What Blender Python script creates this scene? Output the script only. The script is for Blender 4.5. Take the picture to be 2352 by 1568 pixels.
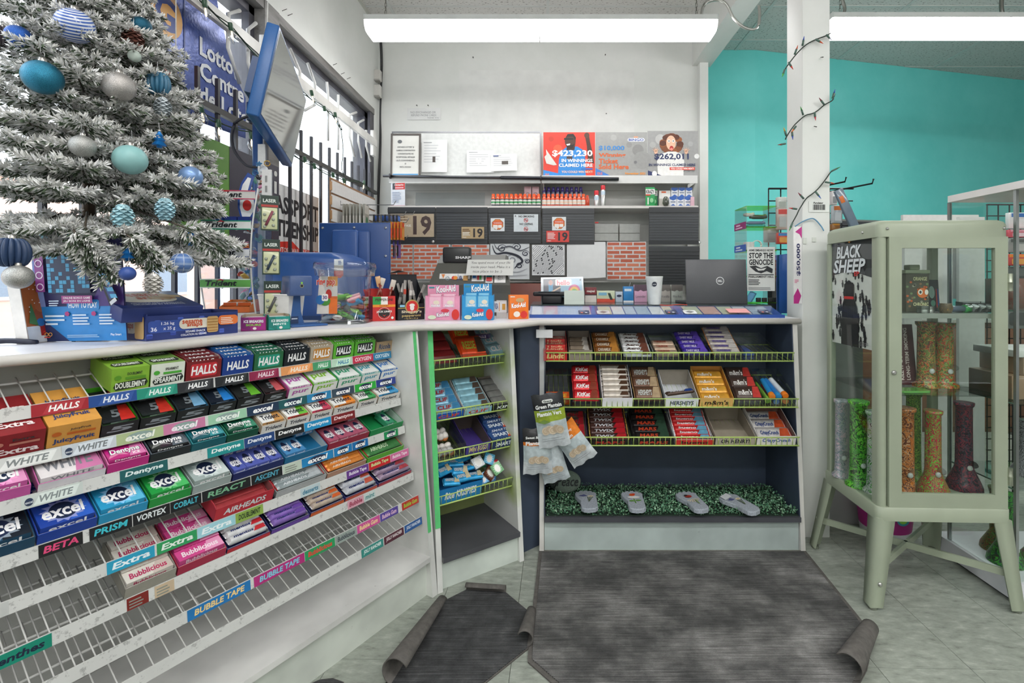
import bpy, bmesh, math, random
import numpy as np
from mathutils import Vector as V, Matrix as M
for o in list(bpy.data.objects): bpy.data.objects.remove(o)
SC=bpy.context.scene; COL=SC.collection
rnd=random.Random(7)
# ---------------------------------------------------------------- camera (level, lens shift as in the photograph)
F,CX,CY,CH=1110.0,1258.0,648.0,1.30
cam=bpy.data.cameras.new('camera'); cam_o=bpy.data.objects.new('camera',cam); COL.objects.link(cam_o)
cam_o.location=(0,0,CH); cam_o.rotation_euler=(math.pi/2,0,0)
cam.sensor_width=36; cam.lens=F/2352*36; cam.shift_x=-(CX-1176)/2352; cam.shift_y=(CY-784)/2352
cam.clip_start=.05; cam.clip_end=200
SC.camera=cam_o
# ---------------------------------------------------------------- daylight and exposure
SC.view_settings.view_transform='Standard'; SC.view_settings.look='None'
SC.view_settings.gamma=1; SC.view_settings.use_curve_mapping=False
SC.view_settings.exposure=0.0
LAMP=13.0; DAY=4.5
w=bpy.data.worlds.new('overcast_sky'); SC.world=w; w.use_nodes=True
bg=w.node_tree.nodes['Background']; bg.inputs[0].default_value=(.93,.96,1,1); bg.inputs[1].default_value=DAY
# ---------------------------------------------------------------- helpers
def lin(h):
    if not isinstance(h,str): return tuple(h)
    h=h.lstrip('#'); h=''.join(c*2 for c in h) if len(h)==3 else h
    r=[]
    for i in (0,2,4):
        c=int(h[i:i+2],16)/255; r.append(c/12.92 if c<=.04045 else ((c+.055)/1.055)**2.4)
    return tuple(r)
def ray(px,py): return V(((px-CX)/F,1,(CY-py)/F))
def atY(px,py,y): return V((0,0,CH))+ray(px,py)*y
def atZ(px,py,z): r=ray(px,py); return V((0,0,CH))+r*((z-CH)/r.z)
def atX(px,py,x): r=ray(px,py); return V((0,0,CH))+r*(x/r.x)
FIN={}
def node_mat(name):
    m=bpy.data.materials.new(name); m.use_nodes=True; nt=m.node_tree
    return m,nt,nt.nodes['Principled BSDF']
def finish(name,rough=.5,metal=0,var=.06,vscale=60,bump=0,bscale=200,spec=.5,coat=0):
    m,nt,b=node_mat(name); N=nt.nodes; L=nt.links
    a=N.new('ShaderNodeAttribute'); a.attribute_name='Col'
    tc=N.new('ShaderNodeTexCoord'); n=N.new('ShaderNodeTexNoise'); n.inputs['Scale'].default_value=vscale; n.inputs['Detail'].default_value=3
    L.new(tc.outputs['Object'],n.inputs['Vector'])
    mr=N.new('ShaderNodeMapRange'); mr.inputs[1].default_value=.3; mr.inputs[2].default_value=.7; mr.inputs[3].default_value=1-var; mr.inputs[4].default_value=1+var
    L.new(n.outputs[0],mr.inputs[0])
    mx=N.new('ShaderNodeVectorMath'); mx.operation='SCALE'
    if name in('worn','strip'):   # scuffs, chips and glue residue with a shape of their own
        n3=N.new('ShaderNodeTexNoise'); n3.inputs['Scale'].default_value=28 if name=='worn' else 55; n3.inputs['Detail'].default_value=8; n3.inputs['Roughness'].default_value=.75; L.new(tc.outputs['Object'],n3.inputs['Vector'])
        m3=N.new('ShaderNodeMapRange'); m3.inputs[1].default_value=.66 if name=='worn' else .56; m3.inputs[2].default_value=.70 if name=='worn' else .62; m3.inputs[3].default_value=1; m3.inputs[4].default_value=.62; L.new(n3.outputs[0],m3.inputs[0])
        mq=N.new('ShaderNodeMath'); mq.operation='MULTIPLY'; L.new(mr.outputs[0],mq.inputs[0]); L.new(m3.outputs[0],mq.inputs[1]); mr=mq
    L.new(a.outputs['Color'],mx.inputs[0]); L.new(mr.outputs[0],mx.inputs['Scale']); L.new(mx.outputs[0],b.inputs['Base Color'])
    b.inputs['Roughness'].default_value=rough; b.inputs['Metallic'].default_value=metal
    b.inputs['Specular IOR Level'].default_value=spec; b.inputs['Coat Weight'].default_value=coat
    if bump:
        n2=N.new('ShaderNodeTexNoise'); n2.inputs['Scale'].default_value=bscale; L.new(tc.outputs['Object'],n2.inputs['Vector'])
        bp=N.new('ShaderNodeBump'); bp.inputs['Strength'].default_value=bump; bp.inputs['Distance'].default_value=.002
        L.new(n2.outputs[0],bp.inputs['Height']); L.new(bp.outputs[0],b.inputs['Normal'])
    FIN[name]=m; return m
finish('card',.42,0,.05,40); finish('gloss',.2,0,.06,30,coat=.3); finish('foil',.28,.25,.15,45,bump=.5,bscale=60)
finish('paint',.4,0,.05,8); finish('paper',.75,0,.03,15); finish('metal',.3,.9,.06,20); finish('plastic',.35,0,.04,120)
finish('cloth',.95,0,.25,300,bump=.6,bscale=500,spec=.2); finish('needle',.9,0,.15,80,spec=.2); finish('glitter',.3,.65,.4,700,bump=.5,bscale=900)
finish('stone',.9,0,.2,150,bump=.6,bscale=200); finish('rubber',.7,0,.1,40); finish('worn',.45,0,.16,5); finish('strip',.5,0,.06,5); finish('leaf',.35,0,.2,40)
def glass(name,tint=(.92,.97,.95),base=.04,k=.7,rough=.02):
    m,nt,b=node_mat(name); N=nt.nodes; L=nt.links; N.remove(b)
    t=N.new('ShaderNodeBsdfTransparent'); t.inputs[0].default_value=(*tint,1)
    g=N.new('ShaderNodeBsdfGlossy'); g.inputs[1].default_value=rough
    lw=N.new('ShaderNodeLayerWeight'); lw.inputs[0].default_value=.5
    pw=N.new('ShaderNodeMath'); pw.operation='POWER'; pw.inputs[1].default_value=4; L.new(lw.outputs['Facing'],pw.inputs[0])
    mu=N.new('ShaderNodeMath'); mu.operation='MULTIPLY_ADD'; mu.inputs[1].default_value=k; mu.inputs[2].default_value=base; L.new(pw.outputs[0],mu.inputs[0])
    mx=N.new('ShaderNodeMixShader'); L.new(mu.outputs[0],mx.inputs[0]); L.new(t.outputs[0],mx.inputs[1]); L.new(g.outputs[0],mx.inputs[2])
    L.new(mx.outputs[0],N['Material Output'].inputs[0]); FIN[name]=m; return m
glass('window_glass',(.95,.98,1)); glass('case_glass',(.955,.985,.97)); glass('clear_plastic',(.93,.95,.96),.10,.9,.06)
glass('lime_plastic',(.68,.95,.3),.06,.6,.08)
def emit(name,col,s):
    m,nt,b=node_mat(name); b.inputs['Base Color'].default_value=(*col,1); b.inputs['Emission Color'].default_value=(*col,1); b.inputs['Emission Strength'].default_value=s; FIN[name]=m
emit('tube_light',(1,.99,.985),LAMP); emit('tube_light_shop',(1,.99,.985),LAMP*1.5); emit('bulb_glow',(1,.78,.5),2.0)
_tc={}
def glyphs(s,bold=0.0,shear=0.0):
    bold=min(bold,.03); k=(s,bold,shear)
    if k not in _tc:
        c=bpy.data.curves.new('t','FONT'); c.body=s; c.size=1; c.resolution_u=2; c.offset=bold; c.shear=shear; c.fill_mode='FRONT'
        o=bpy.data.objects.new('t',c); me=bpy.data.meshes.new_from_object(o)
        vs=np.array([v.co[:2] for v in me.vertices]).reshape(-1,2); fs=[tuple(p.vertices) for p in me.polygons]
        if len(vs):
            mn=vs.min(0); mxx=vs.max(0)
            ar=(mxx[0]-mn[0])/max(1e-6,mxx[1]-mn[1]); vs=(vs-mn)/(mxx-mn)
            # orientation: all faces towards +z
        else: ar=1
        bpy.data.objects.remove(o); bpy.data.curves.remove(c); bpy.data.meshes.remove(me); _tc[k]=(vs,fs,ar)
    return _tc[k]
class MB:
    def __init__(s,col='fff'): s.v=[];s.f=[];s.c=[];s.s=[];s.m=M.Identity(4);s.col=lin(col);s.lay=0;s.cuts=[]
    def at(s,x=0,y=0,z=0,rx=0,ry=0,rz=0,sc=1):
        s.m=M.Translation((x,y,z))@M.Rotation(rz,4,'Z')@M.Rotation(ry,4,'Y')@M.Rotation(rx,4,'X')@M.Scale(sc,4); return s
    def add(s,vs,fs,col=None,smooth=False):
        b=len(s.v); m=s.m; s.v+=[tuple(m@V(v)) for v in vs]; c=lin(col) if col is not None else s.col
        for f in fs: s.f.append(tuple(b+i for i in f)); s.c.append(c); s.s.append(smooth)
        return s
    def box(s,x0,y0,z0,x1,y1,z1,col=None):
        return s.add([(x0,y0,z0),(x1,y0,z0),(x1,y1,z0),(x0,y1,z0),(x0,y0,z1),(x1,y0,z1),(x1,y1,z1),(x0,y1,z1)],
            [(0,3,2,1),(4,5,6,7),(0,1,5,4),(1,2,6,5),(2,3,7,6),(3,0,4,7)],col)
    def rbox(s,x0,y0,z0,x1,y1,z1,r=.005,col=None,seg=2):
        bm=bmesh.new(); bmesh.ops.create_cube(bm,size=1)
        for v in bm.verts: v.co=V(((x0+x1)/2+v.co.x*(x1-x0),(y0+y1)/2+v.co.y*(y1-y0),(z0+z1)/2+v.co.z*(z1-z0)))
        bmesh.ops.bevel(bm,geom=bm.edges[:],offset=r,segments=seg,profile=.5,affect='EDGES')
        bm.verts.index_update(); s.add([v.co[:] for v in bm.verts],[[v.index for v in f.verts] for f in bm.faces],col,True); bm.free(); return s
    def poly(s,pts,col=None): return s.add(pts,[tuple(range(len(pts)))],col)
    def prism(s,pts,z0,z1,col=None,side=None,smooth=False):
        n=len(pts); s.add([(x,y,z0) for x,y in pts]+[(x,y,z1) for x,y in pts],[tuple(range(n-1,-1,-1)),tuple(range(n,2*n))],col)
        b=len(s.v)-2*n; c=lin(side) if side is not None else (lin(col) if col is not None else s.col)
        for i in range(n): s.f.append((b+i,b+(i+1)%n,b+n+(i+1)%n,b+n+i)); s.c.append(c); s.s.append(smooth)
        return s
    def tube(s,pts,r,n=6,col=None,cap=True):
        pts=[V(p) for p in pts]; R=r if isinstance(r,(list,tuple)) else [r]*len(pts); vs=[];fs=[]
        for i,p in enumerate(pts):
            d=(pts[min(i+1,len(pts)-1)]-pts[max(i-1,0)]).normalized(); a=V((0,0,1)) if abs(d.z)<.9 else V((1,0,0))
            x=d.cross(a).normalized(); y=d.cross(x)
            for k in range(n): t=2*math.pi*k/n; vs.append(tuple(p+(x*math.cos(t)+y*math.sin(t))*R[i]))
        for i in range(len(pts)-1):
            for k in range(n): fs.append((i*n+k,i*n+(k+1)%n,(i+1)*n+(k+1)%n,(i+1)*n+k))
        if cap: fs+=[tuple(range(n-1,-1,-1)),tuple(range((len(pts)-1)*n,len(pts)*n))]
        return s.add(vs,fs,col,True)
    def lathe(s,prof,n=20,col=None,cols=None,sq=0,cap=True):
        vs=[];fs=[]
        for r,z in prof:
            for k in range(n):
                t=2*math.pi*k/n; c,d=math.cos(t),math.sin(t); q=1
                if sq: q=1/((abs(c)**sq+abs(d)**sq)**(1/sq))
                vs.append((r*c*q,r*d*q,z))
        for i in range(len(prof)-1):
            ff=[(i*n+k,i*n+(k+1)%n,(i+1)*n+(k+1)%n,(i+1)*n+k) for k in range(n)]
            if cols: s.add(vs[i*n:(i+2)*n],[(a-i*n,b-i*n,c-i*n,d-i*n) for a,b,c,d in ff],cols[i],True)
            else: fs+=ff
        if not cols: s.add(vs,fs,col,True)
        if cap: s.add(vs[:n],[tuple(range(n-1,-1,-1))],cols[0] if cols else col); s.add(vs[-n:],[tuple(range(n))],cols[-1] if cols else col)
        return s
    def ball(s,x,y,z,rx,ry=None,rz=None,n=16,col=None,m=None):
        ry=ry or rx; rz=rz or rx; m=m or n//2; vs=[];fs=[]
        for i in range(m+1):
            p=math.pi*i/m
            for k in range(n): t=2*math.pi*k/n; vs.append((x+rx*math.sin(p)*math.cos(t),y+ry*math.sin(p)*math.sin(t),z-rz*math.cos(p)))
        for i in range(m):
            for k in range(n): fs.append((i*n+k,i*n+(k+1)%n,(i+1)*n+(k+1)%n,(i+1)*n+k))
        return s.add(vs,fs,col,True)
    # ---- flat print on a face: call face(origin,right,up) then rect/circ/shape/text in its own metres, each layer a hair above the last
    def face(s,o,r,u,step=.0002):
        if s.f: s.cuts.append((len(s.v),len(s.f)))
        s.fo=V(o); s.fr=V(r).normalized(); s.fu=V(u).normalized(); s.fn=s.fr.cross(s.fu); s.lay=1; s.stp=step; return s
    def front(s,x0,z0,y=0,step=.0002): return s.face((x0,y,z0),(1,0,0),(0,0,1),min(step,.0004))
    def top(s,x0,y0,z,step=.0002): return s.face((x0,y0,z),(1,0,0),(0,1,0),step)
    def p2(s,x,y,l=None): return tuple(s.fo+s.fr*x+s.fu*y+s.fn*(s.lay if l is None else l)*s.stp)
    def shape(s,pts,col):
        s.add([s.p2(*p) for p in pts],[tuple(range(len(pts)))],col); s.lay+=1; return s
    def rect(s,x0,y0,x1,y1,col): return s.shape([(x0,y0),(x1,y0),(x1,y1),(x0,y1)],col)
    def circ(s,x,y,rx,ry=None,col='fff',n=20,rot=0):
        ry=ry or rx; c,d=math.cos(rot),math.sin(rot); P=[(rx*math.cos(2*math.pi*k/n),ry*math.sin(2*math.pi*k/n)) for k in range(n)]
        return s.shape([(x+a*c-b*d,y+a*d+b*c) for a,b in P],col)
    def rrect(s,x0,y0,x1,y1,r,col):
        P=[]
        for cx,cy,a in ((x1-r,y1-r,0),(x0+r,y1-r,90),(x0+r,y0+r,180),(x1-r,y0+r,270)):
            for k in range(5): t=math.radians(a+k*22.5); P.append((cx+r*math.cos(t),cy+r*math.sin(t)))
        return s.shape(P,col)
    def ring(s,x,y,r,t,col,n=20,ry=1):
        P=[];fs=[]
        for k in range(n): a=2*math.pi*k/n; P+= [s.p2(x+r*math.cos(a),y+r*ry*math.sin(a)),s.p2(x+(r-t)*math.cos(a),y+(r-t)*ry*math.sin(a))]
        for k in range(n): j=(k+1)%n; fs.append((2*k,2*j,2*j+1,2*k+1))
        s.add(P,fs,col); s.lay+=1; return s
    def text(s,t,x,y,w,h,col='fff',bold=.02,shear=0,rot=0,fit=False,outline=None,al=0):
        """text fitted in the box whose lower left is x,y; fit keeps letter proportions inside it (al 0 left .5 centre 1 right)"""
        vs,fs,ar=glyphs(t,bold,shear)
        if not len(vs): return s
        if fit:
            ww=min(w,h*ar); hh=ww/ar; x+=(w-ww)*al; y+=(h-hh)/2; w,h=ww,hh
        if outline: s.text(t,x-h*.05,y-h*.06,w+h*.1,h*1.12,outline,bold+.05,shear,rot)
        c,d=math.cos(rot),math.sin(rot)
        s.add([s.p2(x+(a*w)*c-(b*h)*d,y+(a*w)*d+(b*h)*c) for a,b in vs],fs,col); s.lay+=1; return s
    def lines(s,x,y,w,h,n,col,seed=1,t=.45):
        r=random.Random(seed)
        for i in range(n):
            yy=y+h*(n-1-i)/n; s.rect(x,yy,x+w*r.uniform(.6,1),yy+h/n*t,col); s.lay-=1
        s.lay+=1; return s
    def mesh(s,name):
        me=bpy.data.meshes.new(name); me.from_pydata(s.v,[],s.f)
        n=np.array([len(f) for f in s.f]); c=np.ones((len(s.f),4),np.float32)
        if len(s.c): c[:,:3]=np.array(s.c,np.float32)
        a=me.color_attributes.new('Col','FLOAT_COLOR','CORNER'); a.data.foreach_set('color',np.repeat(c,n,axis=0).ravel())
        me.polygons.foreach_set('use_smooth',np.array(s.s,bool)); me.update(); return me
    def build(s,name,parent=None,fin='card',mat=None,M4=None,**kw):
        if s.cuts and parent and name in('printed_label','print','stickers','markings'):   # prints on different faces are parts of their own
            C=[(0,0)]+s.cuts+[(len(s.v),len(s.f))]; o=None
            for (v0,f0),(v1,f1) in zip(C,C[1:]):
                if f1>f0: q=MB(); q.v=s.v[v0:v1]; q.f=[tuple(i-v0 for i in f) for f in s.f[f0:f1]]; q.c=s.c[f0:f1]; q.s=s.s[f0:f1]; o=link(q.mesh(name),name,parent,fin,mat,M4,**kw)
            return o
        return link(s.mesh(name),name,parent,fin,mat,M4,**kw)
def link(me,name,parent=None,fin='card',mat=None,M4=None,**kw):
    if not me.materials: me.materials.append(mat or FIN[fin])
    o=bpy.data.objects.new(name,me); COL.objects.link(o)
    if parent: o.parent=parent
    if M4 is not None: o.matrix_basis=M4
    return tag(o,**kw)
def tag(o,label=None,cat=None,group=None,kind=None):
    for k,v in (('label',label),('category',cat),('group',group),('kind',kind)):
        if v: o[k]=v
    return o
def thing(name,label,cat,M4=None,group=None):
    o=bpy.data.objects.new(name,None); COL.objects.link(o); o.empty_display_size=.05
    if M4 is not None: o.matrix_basis=M4
    return tag(o,label,cat,group)
def T(x,y,z,rz=0,rx=0,ry=0): return M.Translation((x,y,z))@M.Rotation(rz,4,'Z')@M.Rotation(ry,4,'Y')@M.Rotation(rx,4,'X')
def basis(o,x,y,z):
    m=M.Identity(4)
    for i,a in enumerate((V(x),V(y),V(z))): m[0][i],m[1][i],m[2][i]=a
    m.translation=V(o); return m
def copy(o,parent=None,M4=None,label=None):
    c=o.copy(); COL.objects.link(c)
    if parent: c.parent=parent
    if M4 is not None: c.matrix_basis=M4
    if label: c['label']=label
    for ch in list(o.children): copy(ch,c)
    return c
# ---------------------------------------------------------------- setting materials
def surf(name,base,rough=.6,stops=None,scale=6,detail=6,bump=0,bscale=60,rand=0,stretch=None,tc='Object'):
    m,nt,b=node_mat(name); N=nt.nodes; L=nt.links
    t=N.new('ShaderNodeTexCoord'); src=t.outputs[tc]
    if stretch:
        mp=N.new('ShaderNodeMapping'); mp.inputs['Scale'].default_value=stretch; L.new(src,mp.inputs[0]); src=mp.outputs[0]
    n=N.new('ShaderNodeTexNoise'); n.inputs['Scale'].default_value=scale; n.inputs['Detail'].default_value=detail; n.inputs['Roughness'].default_value=.65; L.new(src,n.inputs['Vector'])
    if rand:
        oi=N.new('ShaderNodeObjectInfo'); ad=N.new('ShaderNodeVectorMath'); L.new(src,ad.inputs[0]); L.new(oi.outputs['Random'],ad.inputs[1])
        sc=N.new('ShaderNodeVectorMath'); sc.operation='SCALE'; sc.inputs['Scale'].default_value=37; L.new(oi.outputs['Location'],sc.inputs[0]); L.new(sc.outputs[0],ad.inputs[1]); L.new(ad.outputs[0],n.inputs['Vector'])
    r=N.new('ShaderNodeValToRGB'); e=r.color_ramp; stops=stops or [(.35,base),(.65,base)]
    e.elements[0].position=stops[0][0]; e.elements[0].color=(*lin(stops[0][1]),1); e.elements[1].position=stops[-1][0]; e.elements[1].color=(*lin(stops[-1][1]),1)
    for p,c in stops[1:-1]: k=e.elements.new(p); k.color=(*lin(c),1)
    L.new(n.outputs[0],r.inputs[0]); L.new(r.outputs[0],b.inputs['Base Color']); b.inputs['Roughness'].default_value=rough
    if bump:
        n2=N.new('ShaderNodeTexNoise'); n2.inputs['Scale'].default_value=bscale; L.new(src,n2.inputs['Vector'])
        bp=N.new('ShaderNodeBump'); bp.inputs['Strength'].default_value=bump; bp.inputs['Distance'].default_value=.003; L.new(n2.outputs[0],bp.inputs['Height']); L.new(bp.outputs[0],b.inputs['Normal'])
    FIN[name]=m; return m
surf('wall_white','#e4e6e2',.55,[(.3,'#dcdfda'),(.7,'#e9eae7')],1.5,5,.12,25)
surf('wall_teal','#3fbdae',.55,[(.3,'#62d2cd'),(.7,'#78dfda')],1.2,5,.1,25)
surf('grey_frame','#7d7a76',.5,[(.35,'#55524e'),(.5,'#7d7a78'),(.7,'#928f8c')],9,8,.2,40,stretch=(1,.15,1))
surf('dark_frame','#46454a',.4,[(.3,'#3b3a3e'),(.7,'#565560')],6)
surf('tile_floor','#a9b3a4',.42,[(.27,'#666b63'),(.4,'#8e948a'),(.56,'#9fa59b'),(.72,'#b8bdb3')],16,10,.08,40,rand=1,stretch=(1,2.4,1))
surf('grout','#4a4d47',.9)
surf('carpet','#3a3a3b',.95,[(.28,'#353535'),(.45,'#575756'),(.58,'#7c7b79'),(.75,'#a9a8a5')],3.6,12,.6,400,stretch=(1,1.3,1))
def add_ribs(m,s,mixlo=.45):
    nt=m.node_tree; N=nt.nodes; L=nt.links; b=N['Principled BSDF']; old=b.inputs['Base Color'].links[0].from_socket
    t=N.new('ShaderNodeTexCoord'); wv=N.new('ShaderNodeTexWave'); wv.bands_direction='Y'; wv.inputs['Scale'].default_value=s; wv.inputs['Distortion'].default_value=1.6; wv.inputs['Detail'].default_value=3; wv.inputs['Detail Scale'].default_value=8
    L.new(t.outputs['Object'],wv.inputs[0]); mr=N.new('ShaderNodeMapRange'); mr.inputs[3].default_value=mixlo; mr.inputs[4].default_value=1.15; L.new(wv.outputs['Fac'],mr.inputs[0])
    mp=N.new('ShaderNodeMapping'); mp.inputs['Scale'].default_value=(5,130,1); L.new(t.outputs['Object'],mp.inputs[0]); ns=N.new('ShaderNodeTexNoise'); ns.inputs['Scale'].default_value=1; ns.inputs['Detail'].default_value=6; ns.inputs['Roughness'].default_value=.7; L.new(mp.outputs[0],ns.inputs['Vector'])
    m2=N.new('ShaderNodeMapRange'); m2.inputs[1].default_value=.32; m2.inputs[2].default_value=.68; m2.inputs[3].default_value=.55; m2.inputs[4].default_value=1.5; L.new(ns.outputs[0],m2.inputs[0]); mm=N.new('ShaderNodeMath'); mm.operation='MULTIPLY'; L.new(mr.outputs[0],mm.inputs[0]); L.new(m2.outputs[0],mm.inputs[1])
    sc=N.new('ShaderNodeVectorMath'); sc.operation='SCALE'; L.new(old,sc.inputs[0]); L.new(mm.outputs[0],sc.inputs['Scale']); L.new(sc.outputs[0],b.inputs['Base Color'])
add_ribs(FIN['carpet'],46,.5)
surf('carpet_b','#333435',.95,[(.3,'#343536'),(.6,'#515253'),(.8,'#717170')],14,10,.6,400); add_ribs(FIN['carpet_b'],46,.5)
surf('mat_rubber','#5b5753',.8,[(.3,'#514e4b'),(.7,'#6b6763')],40)
# ceiling tile: fissured
m,nt,b=node_mat('ceiling_tile'); N=nt.nodes; L=nt.links; t=N.new('ShaderNodeTexCoord'); mp=N.new('ShaderNodeMapping'); mp.inputs['Scale'].default_value=(26,60,30)
n=N.new('ShaderNodeTexNoise'); n.inputs['Scale'].default_value=1.6; n.inputs['Detail'].default_value=2; L.new(t.outputs['Object'],mp.inputs[0]); L.new(mp.outputs[0],n.inputs['Vector'])
r=N.new('ShaderNodeValToRGB'); r.color_ramp.elements[0].position=.33; r.color_ramp.elements[0].color=(*lin('#6f6a66'),1); r.color_ramp.elements[1].position=.39; r.color_ramp.elements[1].color=(*lin('#d3d1cd'),1)
L.new(n.outputs[0],r.inputs[0]); L.new(r.outputs[0],b.inputs['Base Color']); b.inputs['Roughness'].default_value=.9; FIN['ceiling_tile']=m
XW,YB,ZC=-1.65,4.70,3.76
def S(name,mb,fin,parent=None): 
    o=mb.build(name,parent,fin)
    if not parent: o['kind']='structure'
    return o
# floor with single tiles
fl=S('floor',MB().box(-1.8,-2.6,-.06,7.0,6.5,-.004),'grout')
TS=.3095; tm=MB(); g=.0011
tm.add([(g,g,0),(TS-g,g,0),(TS-g,TS-g,0),(g,TS-g,0),(0+.0004,.0004,-.003),(TS-.0004,.0004,-.003),(TS-.0004,TS-.0004,-.003),(.0004,TS-.0004,-.003)],[(0,1,2,3),(0,4,5,1),(1,5,6,2),(2,6,7,3),(3,7,4,0)])
tme=tm.mesh('floor_tile'); R0=M.Translation((1.429,1.934,0))@M.Rotation(math.radians(-1.2),4,'Z')
for i in range(-10,8):
    for j in range(-3,10): link(tme,'floor_tile',fl,'tile_floor',None,R0@M.Translation((i*TS,j*TS,0)))
# back wall, teal wall, left wall with window openings, room behind the camera
S('wall_back',MB().box(XW,YB,0,1.49,YB+.15,ZC),'wall_white')
wr=S('wall_right',MB().prism([(1.40,5.12),(2.20,5.12),(7.0,6.14),(7.0,6.4),(1.40,6.4)],0,ZC),'wall_teal')
mb=MB(); X0,X1=XW-.22,XW
for y0,y1,z0,z1 in ((-2.6,YB+.15,2.94,ZC),(-2.6,YB+.15,0,.95),(-2.6,.5,.95,2.94),(4.58,YB+.15,.95,2.94)): mb.box(X0,y0,z0,X1,y1,z1)
S('wall_left',mb,'wall_white')
S('wall_front',MB().box(-1.9,-2.75,0,7.15,-2.6,ZC),'wall_white'); S('wall_far',MB().box(7.0,-2.6,0,7.15,6.4,ZC),'wall_white')
S('trim_1',MB().box(1.455,4.62,0,1.535,4.86,3.40),'wall_white')
S('trim_2',MB().box(1.405,-2.6,3.40,1.585,4.72,ZC),'wall_white')
S('trim_3',MB().box(1.535,4.72,0,1.55,5.12,ZC),'wall_teal')
col=S('trim_4',MB().rbox(1.296,2.46,0,1.437,2.62,ZC,.004),'wall_white')
# ceiling grid: runners and single tiles
ce=S('ceiling',MB().box(-1.9,-2.6,ZC+.02,7.15,6.5,ZC+.1),'wall_white')
gx=[-1.62,-1.41,0,1.40]+[1.59,1.99,3.2,4.42,5.64,6.86]; gy=[-2.4,-1.79,-1.18,-.57,.04,.65,1.26,1.87,2.48,3.09,3.7,4.31,4.92,5.53,6.14]
for x in gx[1:3]+gx[5:]: MB('c9cbc8').box(x-.012,-2.6,ZC-.004,x+.012,YB if x<1.4 else 6.4,ZC+.01).build('runner',ce,'paint')
for y in gy[1:-1]:
    MB('c9cbc8').box(XW,y-.012,ZC-.003,1.40,y+.012,ZC+.01).build('runner',ce,'paint')
    MB('c9cbc8').box(1.59,y-.012,ZC-.003,7.0,y+.012,ZC+.01).build('runner',ce,'paint')
MB('c4c4bc').box(XW,-2.6,ZC-.012,XW+.03,YB,ZC+.01).build('wall_angle',ce,'paint')
xs=[(XW,-1.41),(-1.41,0),(0,1.40),(1.59,1.99),(1.99,3.2),(3.2,4.42),(4.42,5.64),(5.64,6.86)]
for a,bb in xs:
    for y0,y1 in zip(gy,gy[1:]):
        w_=bb-a; MB().box(-w_/2,-.30,0,w_/2,.30,.012).build('ceiling_tile',ce,'ceiling_tile',None,T((a+bb)/2,(y0+y1)/2,ZC+.002))
# windows: frame, mullion, panes
def window(n,y0,y1):
    mb=MB(); z0,z1=.95,2.94; x0,x1=XW-.14,XW-.03
    mb.box(XW-.16,y0,z1-.10,XW-.05,y1,z1); mb.box(XW-.16,y0,z0,XW-.05,y1,z0+.07); mb.box(XW-.16,y0,z0,XW-.05,y0+.06,z1); mb.box(XW-.16,y1-.09,z0,XW-.05,y1,z1)
    f=S('window_%d'%n,mb,'dark_frame')
    MB().box(XW-.06,y0,z1-.055,XW+.008,y1,z1).build('head_trim',f,'grey_frame')
    MB().box(XW-.062,y0+.06,z0+.07,XW-.056,y1-.09,z1-.10).build('pane',f,'window_glass')
    MB().box(XW-.05,y0,z0-.03,XW+.03,y1,z0).build('sill',f,'grey_frame')
window(1,.5,2.84); window(2,2.86,4.58)
S('trim_5',MB().box(XW-.05,2.80,.95,XW+.012,2.95,2.94),'grey_frame')
MBc=MB().box(XW-.02,4.48,.95,XW+.002,4.58,2.9); S('trim_6',MBc,'dark_frame')
# outside: pavement and a brick building over the road
S('ground_outside',MB('b5b2ad').box(-40,-20,-.3,-1.95,40,-.2),'stone')
bl=thing('brick_building','brick shop building across the road outside the window','building',T(-15,8,-.2))
mb=MB('cfae9f').box(-1,-14,0,0,14,4.4)
mb.build('wall',bl,'stone')
for k in range(8):
    f=MB('e8e6e2').box(0,-13+k*3.3,1,.06,-11+k*3.3,3); f=f.build('window',bl,'paint'); MB('6b7684').box(.05,-12.9+k*3.3,1.1,.08,-11.1+k*3.3,2.9).build('pane',f,'gloss')
MB('d9d2c4').box(-.1,-14,4.4,.15,14,4.8).build('cornice',bl,'stone')
# strip lights
def strip(x0,x1,y,z0,label,seams=(.5,),dy=.11,lm='tube_light'):
    t=thing('strip_light',label,'ceiling light',T(0,0,0),None); zt=z0+.105
    MB('e8ebe9').box(x0+.004,y-dy,zt-.035,x1-.004,y+dy,zt).build('housing',t,'paint')
    xs=[x0]+[x0+(x1-x0)*s for s in seams]+[x1]
    for a,b in zip(xs,xs[1:]):
        mb=MB(); P=[(-dy,.07),(-dy+.004,.03),(-dy+.03,.004),(-dy+.06,0),(dy-.06,0),(dy-.03,.004),(dy-.004,.03),(dy,.07)]
        vs=[(a+.004,y+p,z0+q) for p,q in P]+[(b-.004,y+p,z0+q) for p,q in P]; n=len(P)
        mb.add(vs,[(i,i+1,n+i+1,n+i) for i in range(n-1)]+[tuple(range(n-1,-1,-1)),tuple(range(n,2*n))])
        mb.build('diffuser',t,lm)
    for sx in (x0,x1-.008): MB('dfe3e1').box(sx,y-dy-.002,z0+.068,sx+.008,y+dy+.002,zt+.002).build('end_cap',t,'paint')
    for sx in (x0+.12,x1-.12):
        mb=MB('8a8780'); n=int((ZC-zt)/.028)
        for k in range(n):
            z=zt+.014+k*.028; mb.at(sx,y,z,0,0,(k%2)*math.pi/2); mb.tube([(-.006,0,-.017),(.006,0,-.012),(.006,0,.012),(-.006,0,.017),(-.006,0,-.017)],.0018,4)
        mb.build('chain',t,'metal')
    return t
strip(-1.293,1.198,3.5,3.075,'long white strip light over the clerk area before the white back wall',(.495,))
strip(1.95,4.39,3.42,3.045,'long white strip light right of the column before the teal wall',lm='tube_light_shop')
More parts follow.
